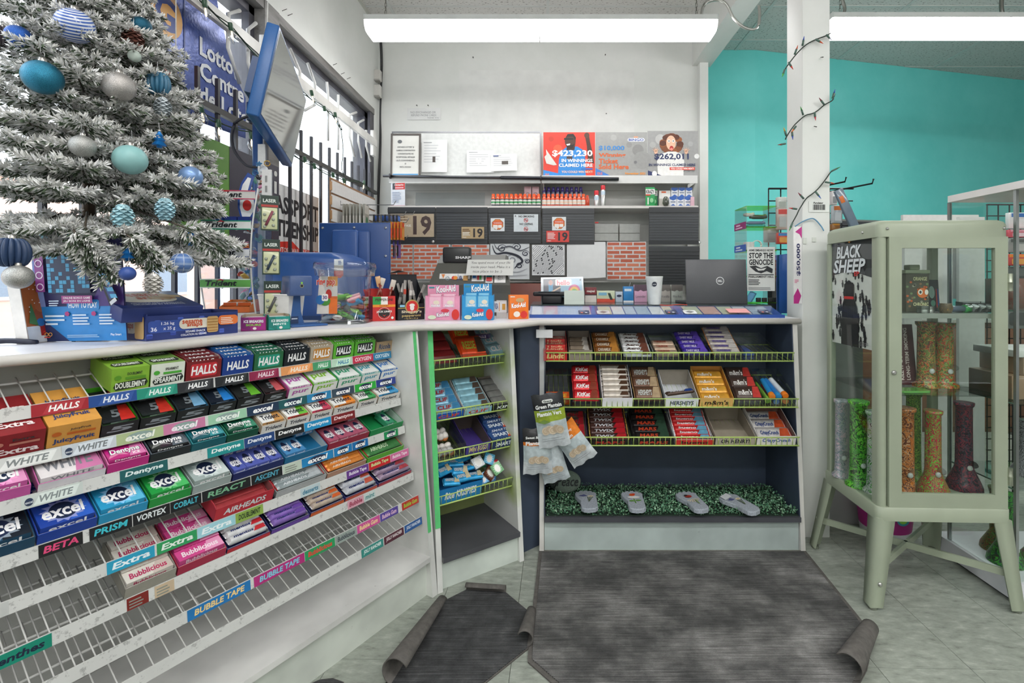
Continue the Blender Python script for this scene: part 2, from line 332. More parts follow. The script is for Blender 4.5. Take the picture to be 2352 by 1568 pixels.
strip(-1.1,1.34,.3,3.075,'unseen strip light added over the floor behind the viewer, left run',lm='tube_light_shop'); strip(1.95,4.39,.3,3.075,'unseen strip light added over the floor behind the viewer, right run',lm='tube_light_shop')  # both runs added out of view to brighten fronts facing the camera
strip(-1.1,1.34,-1.6,3.075,'unseen strip light added nearest the shop front wall, left run',lm='tube_light_shop'); strip(1.95,4.39,-1.6,3.075,'unseen strip light added nearest the shop front wall, right run',lm='tube_light_shop')  # second added pair, also unseen, more fill from behind the camera
def cable(pts,r,col,label,cat='cable',name='cable',fin='rubber',n=6): 
    return MB(col).tube(pts,r,n).build(name,None,fin,label=label,cat=cat)
def smooth(pts,k=6):
    P=[V(p) for p in pts]; out=[]
    for i in range(len(P)-1):
        a,b,c,d=P[max(i-1,0)],P[i],P[i+1],P[min(i+2,len(P)-1)]
        for j in range(k):
            t=j/k; out.append(.5*((2*b)+(c-a)*t+(2*a-5*b+4*c-d)*t*t+(3*b-a-3*c+d)*t**3))
    out.append(P[-1]); return out
Q=lambda y,*pp:[atY(a,b,y) for a,b in pp]
cable(smooth(Q(3.5,(1616,52),(1612,30),(1620,8),(1645,0),(1668,10),(1685,42),(1708,62),(1730,68),(1742,58),(1745,30),(1743,14))),.011,'c9c9c4','grey armoured cable looping from the strip light to the ceiling beam',fin='metal',n=8)
cable(smooth(Q(3.4,(1922,62),(1935,40),(1940,20),(1935,0),(1930,-30))),.011,'a9aaa4','grey armoured cable rising beside the column from the right strip light',fin='metal',n=8)
cable(smooth(Q(3.4,(2318,60),(2306,40),(2300,15),(2303,-30))),.013,'8f8f8a','thick grey conduit dropping to the middle of the right strip light',fin='metal',n=8)
# ---------------------------------------------------------------- the three sloping display counters
class Fix:
    def __init__(s,B,u): s.B=V((*B,0)); s.u=V((*u,0)).normalized(); s.n=V((s.u.y,-s.u.x,0))   # n faces the customer
    def P(s,x,t,z): return s.B+s.u*x-s.n*t+V((0,0,z))
    def hit(s,px,py,x):     # ray with the plane at x along the front: gives set-back and height
        r=ray(px,py); o=V((0,0,CH)); p0=s.B+s.u*x; k=(p0-o).dot(s.u)/r.dot(s.u); p=o+r*k
        return -(p-s.B).dot(s.n),p.z
    def x(s,px,t):
        k=(px-CX)/F; return (k*(s.B.y-s.n.y*t)-(s.B.x-s.n.x*t))/(s.u.x-k*s.u.y)
    def M(s,x,t,z,a=0): # shelf frame: x to the right, y back and up the slope, z off the shelf
        y=-s.n*math.cos(a)+V((0,0,math.sin(a))); zz=s.n*math.sin(a)+V((0,0,math.cos(a)))
        return basis(s.P(x,t,z),s.u,y,zz)
LF=Fix((-.459,2.015),(.5207,.8537)); MF=Fix((-.459,2.015),(.82,.571)); RF=Fix((-.04,2.33),(1,0))
ORD='first second third fourth fifth sixth seventh eighth ninth tenth eleventh twelfth thirteenth'.split()
WH,NAVY='e6e7e3','3f4a5c'
# --- worktop: one continuous laminate top over all three
ct=[atZ(a,b,1.12) for a,b in ((-60,823),(0,817.6),(250,797),(500,773),(730,756),(958,745),(1040,744),(1120,743),(1180,740),(1238,734),(1500,732),(1838,731))]
pts=[(p.x,p.y) for p in ct]+[(1.262,3.08),(-.1,3.08),(-.35,3.0),(-1.05,2.55),(-1.55,2.1),(-1.61,1.1),(-1.5,1.02)]
wt=thing('counter_top','white laminate counter top running over the three candy displays','counter',None)
MB('e9e8ec').prism(pts,1.092,1.12,side='c9c8c4').build('top',wt,'paint')
mb=MB('d3cfc9'); n=12
mb.tube([(a[0],a[1],1.106) for a in pts[:n]],.0138,10)
mb.build('edge_trim',wt,'paint')
def panel(fx,x0,x1,prof,col,name,par,fin='worn'):
    vs=[fx.P(x0,t,z) for t,z in prof]+[fx.P(x1,t,z) for t,z in prof]; n=len(prof)
    return MB(col).add(vs,[tuple(range(n)),tuple(range(2*n-1,n-1,-1))]+[(i,n+i,n+(i+1)%n,(i+1)%n) for i in range(n)]).build(name,par,fin)
def slab(fx,x0,x1,t0,t1,z0,z1,col,name,par,fin='worn'): return panel(fx,x0,x1,[(t0,z0),(t1,z0),(t1,z1),(t0,z1)],col,name,par,fin)
LFT=thing('candy_rack','white sloping candy rack of eight wire shelves under the left counter','display rack')
MFT=thing('candy_rack','narrow white corner candy rack with lime wire shelves, green taped edge','display rack')
RFT=thing('candy_rack','dark navy candy rack with lime wire shelves under the right counter','display rack')
def frontline(zt,a): return [(0,0),(.45,0),(.45,zt),(a,zt)]
# left rack
panel(LF,-.028,0,frontline(1.091,.117),WH,'side_panel',LFT); panel(LF,-1.50,-1.475,frontline(1.091,.3),WH,'side_panel',LFT)
slab(LF,-1.475,-.028,.42,.44,.05,1.091,'a9aaa6','back_panel',LFT)
slab(LF,-1.475,-.028,.012,.42,.145,.165,'dfdfdc','base_board',LFT); slab(LF,-1.475,-.028,.035,.055,0,.145,'d9dfd6','toe_board',LFT)
def tape(fx,x0,x1,prof_a,prof_b,par):
    vs=[]
    for (t,z) in (prof_a,prof_b): vs+= [fx.P(x0,t-.0012,z),fx.P(x1,t-.0012,z)]
    MB('62cf7e').add(vs+[v+fx.n*-.002 for v in vs],[(0,1,3,2),(4,6,7,5),(0,2,6,4),(1,5,7,3),(0,4,5,1),(2,3,7,6)]).build('green_tape',par,'card')
tape(LF,-.028,-.012,(.117,1.09),(.117*.22,.26),LFT)
# corner rack
panel(MF,0.001,.024,frontline(1.091,.117),WH,'side_panel',MFT); RPAN=panel(MF,.402,.425,frontline(1.091,.10),WH,'side_panel',MFT)
tape(MF,.001,.024,(.117,1.09),(.117*.22,.26),MFT)
slab(MF,.024,.402,.36,.38,.05,1.091,'8f9b62','back_panel',MFT)
slab(MF,.024,.402,-.004,.36,.12,.142,'55565a','base_board',MFT); slab(MF,.024,.402,.02,.04,0,.12,'d9e2da','toe_board',MFT)
# navy rack
fl_=[(0,0),(.40,0),(.40,1.091),(.08,1.091)]
panel(RF,-.0,.022,fl_,'d7d5d0','side_panel',RFT); panel(RF,1.262,1.284,fl_,'d7d5d0','side_panel',RFT)
fi=[(.006,.165),(.40,.165),(.40,1.091),(.085,1.091)]
panel(RF,.022,.026,fi,NAVY,'side_lining',RFT); panel(RF,1.258,1.262,fi,NAVY,'side_lining',RFT)
slab(RF,.022,1.262,.37,.39,.05,1.091,NAVY,'back_panel',RFT)
slab(RF,.024,1.260,-.006,.37,.145,.168,'4b4c52','base_board',RFT); slab(RF,.024,1.260,.02,.04,0,.145,'b7c4c1','toe_board',RFT)
MB(NAVY).prism([(-.132,2.312),(-.042,2.39),(-.042,2.42),(-.205,2.42)],0,1.091).build('corner_filler',RFT,'worn')
def tube_between(mb,a,b,r=.002,n=5): mb.tube([a,b],r,n)
# ---- white shelves
SL=math.radians(22)
LROWS=[]
for px,py in ((898,805),(909,863.5),(920.7,913),(929.6,977),(938.5,1028),(950,1084),(961.4,1136),(968.7,1185.5)):
    t,z=LF.hit(px,py,-.034); LROWS.append((t,z))
def lab_text(mb,txt,w,h,tc,**k): mb.text(txt,w*.12,h*.18,w*.76,h*.62,tc,**k)
LAB=[ # (px0,px1,colour,text,text colour[,extra])
 [(71,203,'a3202c','HALLS','fff'),(203,314,'1c4a93','HALLS','e8f0fa'),(314,407,'1f8f78','HALLS','e4f5f0'),(407,490,'26282c','HALLS','fff'),(494,571,'1f2226','HALLS','fff'),(572,640,'8c1f47','HALLS','f3dfe6'),(645,718,'e0975c','HALLS','fbeede'),(718,760,'4a9a6c','HALLS','eef8f0'),(762,808,'bfe0c9','HALLS','2a7fae'),(810,857,'c7304e','OXYGEN','fbe0e6'),(857,898,'2f86b5','OXYGEN','e0f2fb')],
 [(-40,140,'d9dcd9','WHITE','8a9090'),(142,267,'c9d2d8','WHITE','7d8588'),(267,375,'aebf8f','excel','f4f8ec'),(375,471,'cf7fa6','excel','fbf3f8'),(478,566,'9fcfae','excel','f2faf2'),(567,640,'1d3550','excel','fff'),(640,705,'1f5a5e','excel','f2fbfa'),(705,760,'2c86b8','excel','fff'),(762,813,'3b4d5c','excel','fff'),(815,863,'2fae3e','excel','fff'),(864,908,'2c3f8f','excel','fff')],
 [(48,190,'cfd8d3','WHITE','8b9494'),(275,385,'1f5f62','Dentyne','e5f1f0'),(476,560,'1f8f90','Dentyne','f0fbfa'),(561,630,'24467f','Dentyne','eef3fb'),(632,698,'1d1f22','Dentyne','fff'),(699,760,'2292c9','Dentyne','eef8fd'),(761,815,'7c1f24','Dentyne','f5dcdc')],
 [(88,190,'191a1c','BETA','e04a7c'),(205,303,'17181b','PRISM','3fc0cf'),(305,390,'17181b','VORTEX','dfe6e8'),(391,462,'15171a','COBALT','49b6c8'),(464,575,'15181b','REACT','77b08a'),(577,648,'17181b','ASCENT','4fa0b8'),(650,692,'c2cfc0','',''),(693,765,'2185bf','excel','fff'),(767,808,'1f7fbd','excel','fff'),(809,845,'1e6fae','excel','fff'),(882,914,'1f8f55','excel','fff')],
 [(-60,20,'c9ccc9','',''),(245,355,'2aa0c4','Extra','e8f6fa'),(360,452,'2f9b5c','Extra','e8f6ec'),(453,540,'9fd3dd','Extra','eef9fa'),(541,604,'8cab4e','DOUBLEMINT','22331c'),(690,735,'bfd0d4','desserts','3f7f9a'),(796,846,'6b3f8f','Bubble Tape','efe6f6'),(847,896,'c9262c','Bubble Tape','cfe8a0'),(897,938,'d56f9f','Bubble Tape','fbe8f2')],
 [(-60,119,'178a72','menthes','1d2840'),(291,341,'7d2620','',''),(355,400,'c9b497','',''),(798,835,'d9a3b2','Bubble','a03050'),(836,862,'c9d5d3','mint','4f8f8f')],
 [(430,575,'2277b8','BUBBLE TAPE','f3d28a'),(583,699,'b5307c','BUBBLE TAPE','7fd0e6'),(700,769,'2f9b5f','Bubblicious','e8403a'),(770,819,'9aa6a0','Bubblicious','39424a'),(820,872,'d1589a','Bubble Gum','fbe0a0'),(873,914,'5b4a9c','Bubble Gum','f0c8e0'),(923,961,'c03a2f','Bubble Gum','9fd24a')],
 [(830,880,'3c8f86','JOLLY RANCHER','eaf5f3'),(882,927,'5a2f3c','JOLLY RANCHER','f0e6e8'),(929,969,'2f5f9f','JOLLY RANCHER','e8f0fa')]]
for r,(t,z) in enumerate(LROWS):
    x0,x1=-1.46,-.034
    mb=MB('d4d4d1'); zz=z-.024
    for tt,dz in ((.006,0),(.15,.15*math.tan(SL)),(.30,.30*math.tan(SL))):
        if t+tt<.42: mb.tube([LF.P(x0,t+tt,zz+dz),LF.P(x1,t+tt,zz+dz)],.0032,6)
    k=x0+.01
    D=min(.30,.41-t)
    while k<x1:
        mb.tube([LF.P(k,t+.004,zz+.006),LF.P(k,t+D,zz+.006+D*math.tan(SL))],.0018,5); k+=.036
    mb.build('wire_shelf',LFT,'paint')
    pr=panel(LF,x0,x1,[(t-.002,z-.031),(t,z-.031),(t+.004,z),(t+.002,z)],'d6d7d4','price_rail',LFT,'strip')
    for L_ in LAB[r]:
        a,b=LF.x(L_[0],t),LF.x(L_[1],t); a=max(a,x0); b=min(b,x1)
        o=LF.P(a,t-.0025,z-.0305); mb=MB(); mb.face(o,LF.u,V((0,0,1))-LF.n*.12)
        mb.rect(0,0,b-a,.0295,L_[2]); w_=b-a
        if L_[3]:
            if L_[3] in('HALLS','WHITE'):
                mb.shape([(w_*.18,.003),(w_*.86,.003),(w_*.95,.027),(w_*.30,.027)],tuple(min(1,c*1.25+.02) for c in lin(L_[2])))
                mb.text(L_[3],w_*.28,.007,w_*.56,.016,L_[4],.03,.25)
                if L_[3]=='WHITE': mb.circ(w_*.12,.014,w_*.07,.009,'2b3a55'); mb.text('excel',w_*.06,.0105,w_*.12,.006,'dfe6ec')
            elif L_[3]=='excel':
                mb.circ(w_*.5,.014,w_*.30,.0125,'22304f' if L_[2] not in('aebf8f','cf7fa6','9fcfae') else '8fa6a0'); mb.text('excel',w_*.18,.006,w_*.64,.018,L_[4],.04,.2)
            else: mb.text(L_[3],w_*.1,.007,w_*.8,.016,L_[4],.03,.15)
        elif L_[2]!='c9ccc9': mb.lines(w_*.1,.004,w_*.8,.022,3,'8a8f86',3)
        mb.build('shelf_label',pr,'card')
# ---- lime shelves with a raised front rail
def lime_rows(fx,par,pts,x0,x1,xp,gap,D=.30,aa=()):
    R=[]
    for (px,py),a in zip(pts,aa):
        t,z=fx.hit(px,py,xp); R.append((t,z)); mb=MB('c3dc7c')
        for dz in (0,.042): mb.tube([fx.P(x0,t-(.006 if dz else 0),z+dz),fx.P(x1,t-(.006 if dz else 0),z+dz)],.0034,6)
        mb.build('front_rail',par,'paint'); mb=MB('bcd672')
        mb.tube([fx.P(x0,t+D,z+D*math.tan(a)),fx.P(x1,t+D,z+D*math.tan(a))],.003,6)
        k=x0+gap/2
        while k<x1-.004: mb.tube([fx.P(k,t-.006,z+.042),fx.P(k,t,z-.003),fx.P(k,t+D,z+D*math.tan(a))],.0018,5); k+=gap
        mb.build('wire_grid',par,'paint')
    return R
MA=[math.radians(q) for q in (14,18,17,17)]; RA=[math.radians(q) for q in (9,20,17)]
MROWS=lime_rows(MF,MFT,((992,850),(997,968),(1003,1062),(1007,1162)),.03,.396,.03,.0235,.28,MA)
RROWS=lime_rows(RF,RFT,((1820,829),(1830,935),(1832,1023)),.032,1.25,1.243,.0255,.28,RA)
# lime overspray left on the panel round each shelf end when the wires were painted
m,nt,b=node_mat('oversprayed_panel'); N=nt.nodes; L=nt.links; tc=N.new('ShaderNodeTexCoord'); nz=N.new('ShaderNodeTexNoise'); nz.inputs['Scale'].default_value=14; nz.inputs['Detail'].default_value=5; L.new(tc.outputs['Object'],nz.inputs['Vector']); prev=None
for (t_,z_) in MROWS:
    dn=N.new('ShaderNodeVectorMath'); dn.operation='DISTANCE'; L.new(tc.outputs['Object'],dn.inputs[0]); dn.inputs[1].default_value=MF.P(.402,t_+.02,z_-.005)
    ad=N.new('ShaderNodeMath'); ad.operation='MULTIPLY_ADD'; ad.inputs[1].default_value=.09; L.new(nz.outputs[0],ad.inputs[0]); L.new(dn.outputs['Value'],ad.inputs[2])
    mr=N.new('ShaderNodeMapRange'); mr.inputs[1].default_value=.07; mr.inputs[2].default_value=.15; mr.inputs[3].default_value=.8; mr.inputs[4].default_value=0; L.new(ad.outputs[0],mr.inputs[0])
    if prev: q=N.new('ShaderNodeMath'); q.operation='MAXIMUM'; L.new(prev.outputs[0],q.inputs[0]); L.new(mr.outputs[0],q.inputs[1]); prev=q
    else: prev=mr
mx=N.new('ShaderNodeMix'); mx.data_type='RGBA'; L.new(prev.outputs[0],mx.inputs[0]); mx.inputs[6].default_value=(*lin(WH),1); mx.inputs[7].default_value=(*lin('9fb83f'),1); L.new(mx.outputs[2],b.inputs['Base Color']); b.inputs['Roughness'].default_value=.5
RPAN.data.materials[0]=m
# ---------------------------------------------------------------- packed goods
_mc={}
def LB(desc,o,wh): return '%s, %s, %s'%(desc,o,wh)
def cmesh(key,fn,name,fin):
    if key not in _mc: me=fn().mesh(name); me.materials.append(FIN[fin]); _mc[key]=me
    return _mc[key]
def pack_mesh(w,d,h,c,tx='',tc='fff',ac=None,oval=None,name='gum_pack',fin='gloss',side=None,big=.8):
    def f():
        mb=MB(c).box(0,0,0,w,d,h,c)
        if side: mb.front(0,0,0).rect(0,0,w,h,side)
        mb.top(0,0,h)
        if ac: mb.shape([(w*.55,0),(w,0),(w,d),(w*.7,d)],ac)
        if oval and w>.045:
            cb=tuple(min(1,q*1.1+.28) for q in lin(c)); mb.shape([(w*.5+w*(.44 if q%2 else .29)*math.cos(q*math.pi/14),d*.5+d*(.49 if q%2 else .4)*math.sin(q*math.pi/14)) for q in range(28)],cb)
        if oval: mb.circ(w*.5,d*.5,w*.26,d*.36,oval)
        if tx=='Dentyne': mb.shape([(0,d*.1),(w*.3,d*.3),(w*.55,d*.15),(w*.4,d*.45),(w*.1,d*.4)],tuple(min(1,q+.22) for q in lin(c))); mb.text('ICE',w*.66,d*.1,w*.2,d*.2,tc,.02,.1)
        if tx: mb.text(tx,w*(1-big)/2,d*.25,w*big,d*.5,tc,.03,.12,outline='222b3a' if tc in('fff','f4f4f4') and not oval else None)
        mb.front(0,0,0)
        if tx and h>.008: mb.lay=2; mb.text(tx,w*.15,h*.2,w*.7,h*.6,tc,.02)
        return mb
    return cmesh(('p',w,d,h,c,tx,tc,ac,oval,fin,side,big),f,name,fin)
def bar_mesh(w,d,h,c,tx='',tc='fff',ac=None,end=None,name='chocolate_bar',fin='foil'):
    def f():
        mb=MB(c); xs=[0,.02,.06,.5,.94,.98,1]; sc=[.06,.12,1,1,1,.12,.06]; n=8; vs=[];fs=[]
        for x,s_ in zip(xs,sc):
            for k in range(n):
                a=2*math.pi*k/n+math.pi/8; vs.append((x*w,d/2+d/2*1.05*math.cos(a)*(1 if s_>.5 else .95),h/2+h/2*1.05*math.sin(a)*s_))
        for i in range(len(xs)-1):
            cc=(end or c) if i in(0,5) else c
            mb.add(vs[i*n:(i+2)*n],[(k,(k+1)%n,n+(k+1)%n,n+k) for k in range(n)],cc,True)
        mb.top(0,d*.13,h*1.0,.0005)
        dd=d*.74
        if ac: mb.shape([(w*.62,0),(w*.93,0),(w*.93,dd),(w*.72,dd)],ac)
        if tx: mb.text(tx,w*.14,dd*.22,w*.5,dd*.52,tc,.03,.15)
        return mb
    return cmesh(('b',w,d,h,c,tx,tc,ac,end,fin),f,name,fin)
def tray_mb(w,d,h,lip,outer,inner,front=None,ftx='',ftc='fff',plate=None,notch=True):
    t_=.0022; mb=MB(outer)
    mb.box(0,0,0,w,d,t_,outer)
    for x0 in (0,w-t_):
        P=[(x0,0,0),(x0,d,0),(x0,d,h),(x0,d*.12,lip*1.15),(x0,0,lip)]; n=5
        P2=[(x+t_,y,z) for x,y,z in P]; L=x0==0
        mb.add(P+P2,[(0,1,2,3,4)[::-1],(5,6,7,8,9)],inner if not L else outer); 
        mb.add(P+P2,[(i,(i+1)%n,n+(i+1)%n,n+i) for i in range(n)],outer)
        mb.add([(x+(t_*1.2 if L else -t_*.2),y,z) for x,y,z in P],[(0,1,2,3,4)],inner)
    mb.box(0,d-t_,0,w,d,h,inner); mb.box(0,0,0,w,t_,lip,outer); mb.box(t_*1.1,t_*1.1,t_,w-t_*1.1,t_*1.6,lip*.98,inner)
    mb.front(0,0,-.0003)
    if front: mb.rect(0,0,w,lip,front)
    if plate: mb.rrect(w*.12,lip*.14,w*.88,lip*.86,lip*.12,plate)
    if ftx: mb.text(ftx,w*.14,lip*.25,w*.72,lip*.5,ftc,.03,.1)
    return mb
def clear_tray(w,d,h,lip):
    t_=.0018; mb=MB('fff'); mb.box(0,0,0,w,d,t_); mb.box(0,0,t_,w,t_,lip); mb.box(0,d-t_,t_,w,d,h)
    for x in (0,w-t_): mb.prism([(0,0)]*0 or [(0,0),(1,0),(1,1)],0,0) if False else mb.add([(x,0,0),(x,d,0),(x,d,h),(x,0,lip),(x+t_,0,0),(x+t_,d,0),(x+t_,d,h),(x+t_,0,lip)],[(3,2,1,0),(4,5,6,7),(0,4,7,3),(1,2,6,5),(2,3,7,6)])
    return mb
def put(fx,rows,r,px0,px1,it,where,sh=SL,zo=.0,to=.006,ordn=''):
    """one display box on shelf r between two picture columns, with its packs as things of their own"""
    t,z=rows[r]; a,b=fx.x(px0,t),fx.x(px1,t); w=b-a-.002
    M0=fx.M(a+.001,t+to,z+zo,sh); d=it.get('d',.20); h=it.get('h',.05); lip=it.get('lip',h*.6); desc=it['desc']; kind=it.get('kind','tray')
    if kind=='carton':
        c=it['c']; th=thing('carton',LB(desc,ordn,where),'carton',M0); mb=MB(c).box(0,0,0,w,d,h,c)
        if it.get('c2'): mb.front(0,0).rect(0,0,w,h,it['c2'])
        mb.front(0,0,-.0012)
        if it.get('plate'): mb.shape([(w*.05,h*.2),(w*.12,h*.05),(w*.9,h*.12),(w*.97,h*.28),(w*.9,h*.45),(w*.12,h*.38)],it['plate'])
        mb.text(it['tx'],w*.1,h*.12,w*.8,h*.26,it['tc'],.03)
        if it.get('ac'): mb.circ(w*.16,h*.6,w*.09,h*.1,it['ac']); mb.rect(w*.35,h*.5,w*.9,h*.6,it['ac'])
        mb.text(it['tx'],w*.4,h*.68,w*.4,h*.12,it.get('t2','333'),.02); mb.top(0,0,h+.001)
        for y in (.12,.55):
            if it.get('plate'): mb.shape([(w*.08,d*y+d*.1),(w*.15,d*y),(w*.88,d*y),(w*.95,d*y+d*.1),(w*.88,d*y+d*.2),(w*.15,d*y+d*.2)],it['plate'])
            mb.text(it['tx'],w*.15,d*y+d*.04,w*.7,d*.13,it['tc'],.03)
        mb.build('box',th,'card'); return
    if kind=='clear':
        th=clear_tray(w,d,h,lip).build('bin',None,'clear_plastic',M4=M0,label=LB(desc,ordn,where),cat='bin')
    else:
        th=tray_mb(w,d,h,lip,it['c'],it.get('in','cfccc6'),it.get('front'),it.get('tx',''),it.get('tc','fff'),it.get('plate')).build('display_box',None,'card',M4=M0,label=LB(desc,ordn,where),cat='box')
    p=it.get('p')
    if not p: return
    n=p.get('n',3); m=p.get('m',1); g='%s, %s box, %s'%(p['desc'],ordn,where)
    y0=.006; pd=(d*p.get('fill',.95)-y0)/n; pw=(w-.008)/m; ph=p.get('h',.014); z0=p.get('z',max(.004,lip-ph*.6)); tilt=math.radians(p.get('tilt',0)); rz=math.radians(p.get('rz',0))
    for i in range(n):
        for j in range(m):
            if (i,j) in p.get('skip',()): continue
            pw2,pd2=pw-.0015,pd*(.96 if not tilt else 1.25)
            if p.get('bar'): me=bar_mesh(round(pw2,3),round(pd2,3),ph,p['c'],p.get('tx',''),p.get('tc','fff'),p.get('ac'),p.get('end'),p.get('name','chocolate_bar'))
            else: me=pack_mesh(round(pw2,3),round(pd2,3),ph,p['c'],p.get('tx',''),p.get('tc','fff'),p.get('ac'),p.get('oval'),p.get('name','gum_pack'),p.get('fin','gloss'),p.get('side'),p.get('big',.8))
            jx=rnd.uniform(-.001,.001); zz=z0+p.get('rise',0)*i
            o=link(me,p.get('name','chocolate_bar' if p.get('bar') else 'gum_pack'),None,'gloss',None,M0@T(.004+j*pw+jx,y0+i*pd,zz,rz+rnd.uniform(-.01,.01),tilt))
            ro=(['front']+ORD[1:])[i] if n>1 else ''; co=('' if m<2 else ['left','middle','right'][j] if m==3 else ORD[j])
            tag(o,' '.join(x for x in (ro if not co else ro+' row',co,p['desc']+',',ordn,'box,',where) if x),p.get('cat','sweets'),g)
def fill(fx,rows,r,items,where,**k):
    n=len(items)
    for i,(a,b,it) in enumerate(items):
        put(fx,rows,r,a,b,it,where,ordn=(ORD[n-1-i]+' from right') if n-1-i else 'rightmost',**k)
def H(desc,c,pc,tx='HALLS',tc='fff',plate=None,pt='fff',**k):
    return dict(desc=desc,c=c,front=c,tx=tx,tc=tc,plate=plate,h=.062,lip=.058,d=.16,p=dict(desc='lozenge stick',c=pc,tx=tx,tc=pt,n=5,h=.022,z=.043,rise=.002,cat='lozenges',name='lozenge_stick'),**k)
def G5(desc,pc,ac,inn): return dict(desc=desc,c='1c1d1f',front='1e1f21',tx='5',tc='8d949a',h=.05,lip=.034,d=.17,**{'in':inn},p=dict(desc='black gum pack',c=pc,tx='5',tc='8a9398',ac=ac,n=2,h=.012,z=.026,rise=.004,fin='foil',big=.3))
def PUR(desc,c,tc): return dict(desc=desc,c=c,front='eef0ee',tx='pur',tc=tc,h=.052,lip=.034,d=.17,**{'in':c},p=dict(desc='white gum pack',c='eef1ef',tx='pur',tc=tc,n=2,h=.014,z=.026,rise=.004,fin='card'))
def DEN(desc,c,c2): return dict(desc=desc,c=c2,front=c,tx='',h=.04,lip=.026,d=.18,**{'in':'4a4038'},p=dict(desc='gum pack',c=c,tx='Dentyne',tc='fff',ac=c2,n=3,h=.013,z=.022,rise=.005))
def TRI(desc,c,c2): return dict(desc=desc,c='c9b79d',front='e8e6e2',tx='Trident',tc='2b3140',h=.04,lip=.028,d=.18,p=dict(desc='gum pack',c='f2f2ee',tx='Trident',tc='1d2430',ac=c,n=3,h=.013,z=.022,rise=.005,side=c2))
def EXC(desc,c,c2='eaf2f6',n=2,**k): return dict(desc=desc,c=c,front=c2 if k.get('wf') else c,tx='',h=.036,lip=.026,d=.19,**{'in':'bdb9b4'},p=dict(desc='gum box',c=c,tx='excel',tc='fff',ac=k.get('ac'),oval='22304f',n=n,h=.02,z=.018,rise=.004,fin='card'))
def TIN(desc,c,oc,k,inn='c5cfcf',skip=()): return dict(desc=desc,c=oc,front=oc,tx='',h=.045,lip=.024,d=.18,**{'in':inn},p=dict(desc='mint tin',c=c,tx='excel',tc='f2f2f6',oval='2a3152',n=2,m=k,h=.02,z=.012,rise=.012,cat='mints',name='mint_tin',skip=skip))
def MEN(desc,c,c2,tc='1f2f6f',n=7): return dict(desc=desc,c='2a2f6a',front=c2,tx='',tc='fff',h=.035,lip=.014,d=.18,**{'in':'b9b6b4'},p=dict(desc='mint roll',c=c,tx='mentos',tc=tc,ac=c2,end='d8dadd',n=n,h=.024,z=.012,rise=.003,bar=1,cat='sweets',name='mint_roll'))
W_='{} white shelf'
fill(LF,LROWS,0,[(255,344,dict(kind='carton',desc='lime green gum carton',c='86b53a',plate='2a3326',tx='DOUBLEMINT',tc='eef3e8',ac='5f9a2c',h=.064,d=.16)),
 (346,425,dict(kind='carton',desc='white and green gum carton',c='7aa050',c2='e4ebdd',plate='26302a',tx='SPEARMINT',tc='f2f6ef',ac='4fae3c',h=.064,d=.16)),
 (427,509,H('dark red lozenge box','7c2226','6b2024',plate='c9303a')),(511,582,H('royal blue lozenge box','1d3f8c','1f5a9c')),(584,651,H('forest green lozenge box','2c6a45','23634c',plate='2b9a80')),
 (653,711,H('black lozenge box','1c2128','20282e')),(713,765,H('beige lozenge box','b3a795','a79880',plate='c98a3c')),(766,813,H('apple green lozenge box','63b93c','5fae3a',plate='23282a')),
 (815,862,H('apple green lozenge box with full front','5fb53a','58a838',plate='23282a')),(865,903,dict(desc='kraft candy box, empty',c='b59a78',front='b59a78',tx='Ricola',tc='2f4a6a',h=.064,lip=.045,d=.16,**{'in':'a9a49a'}))],W_.format('top'),sh=math.radians(9))
fill(LF,LROWS,1,[(-30,103,dict(kind='carton',desc='dark red cinnamon gum carton',c='8c2026',tx='Extra',tc='f3e6e4',ac='c07a6a',h=.06,d=.17)),
 (106,230,dict(kind='carton',desc='orange fruit gum carton',c='dc9f4a',tx='JuicyFruit',tc='24427c',ac='c9641f',h=.06,d=.17)),
 (231,319,G5('black gum box with red swirl','26292b','d8352c','4fae2a')),(321,404,G5('black gum box with red swirl, green lining','26292b','d83a2e','5fbc2c')),(406,479,G5('black gum box with pale blue swirl','24282c','7fb6dc','3f95c4')),
 (481,542,G5('black gum box with bright blue swirl','1f2734','2f8be0','2f7fb4')),(544,604,G5('black gum box with green swirl','2b2d2c','6fbf3a','444')),(606,657,G5('black gum box with pink swirl','2b2a2c','d8646a','b5303c')),
 (662,716,PUR('pink and white gum box','c765a8','b85fae')),(718,774,PUR('lime and white gum box','6fc32c','8cc63a')),(776,828,PUR('mint and white gum box','4fae7c','3fa57c')),(830,872,PUR('teal and white gum box','8fd0c4','3f9fb4')),(874,912,PUR('blue and white gum box','2f74c4','3f84cf'))],W_.format('second'))
fill(LF,LROWS,2,[(-60,72,EXC('bubblegum pink gum box','d05fa8',ac='e79ac8')),(86,244,dict(desc='white and pink gum box',c='c869a5',front='e9e4e8',tx='',h=.045,lip=.02,d=.19,**{'in':'a39c9a'},p=dict(desc='gum pack',c='ece8ea',tx='WHITE',tc='8d8f96',ac='d57fb0',n=2,h=.016,z=.014,rise=.01,fin='card'))),
 (246,343,DEN('hot pink gum box','c92a86','e27fb6')),(345,438,DEN('black ice gum box','23262b','5b6670')),(440,520,DEN('teal ice gum box','14606c','3f9aa4')),(522,594,DEN('dark green ice gum box','14503c','3f9070')),
 (600,656,TRI('tan gum box','d09a5a','c99a62')),(658,712,TRI('melon gum box','6fbf3a','c84a3c')),(714,764,TRI('berry gum box','c93a54','e2446a')),(766,820,TRI('orange gum box','ef8a2c','f09030')),(822,866,TRI('green gum box','3fae5c','3fae5c')),(868,918,TRI('sky blue gum box','3aa0d8','3aa0d8'))],W_.format('third'))
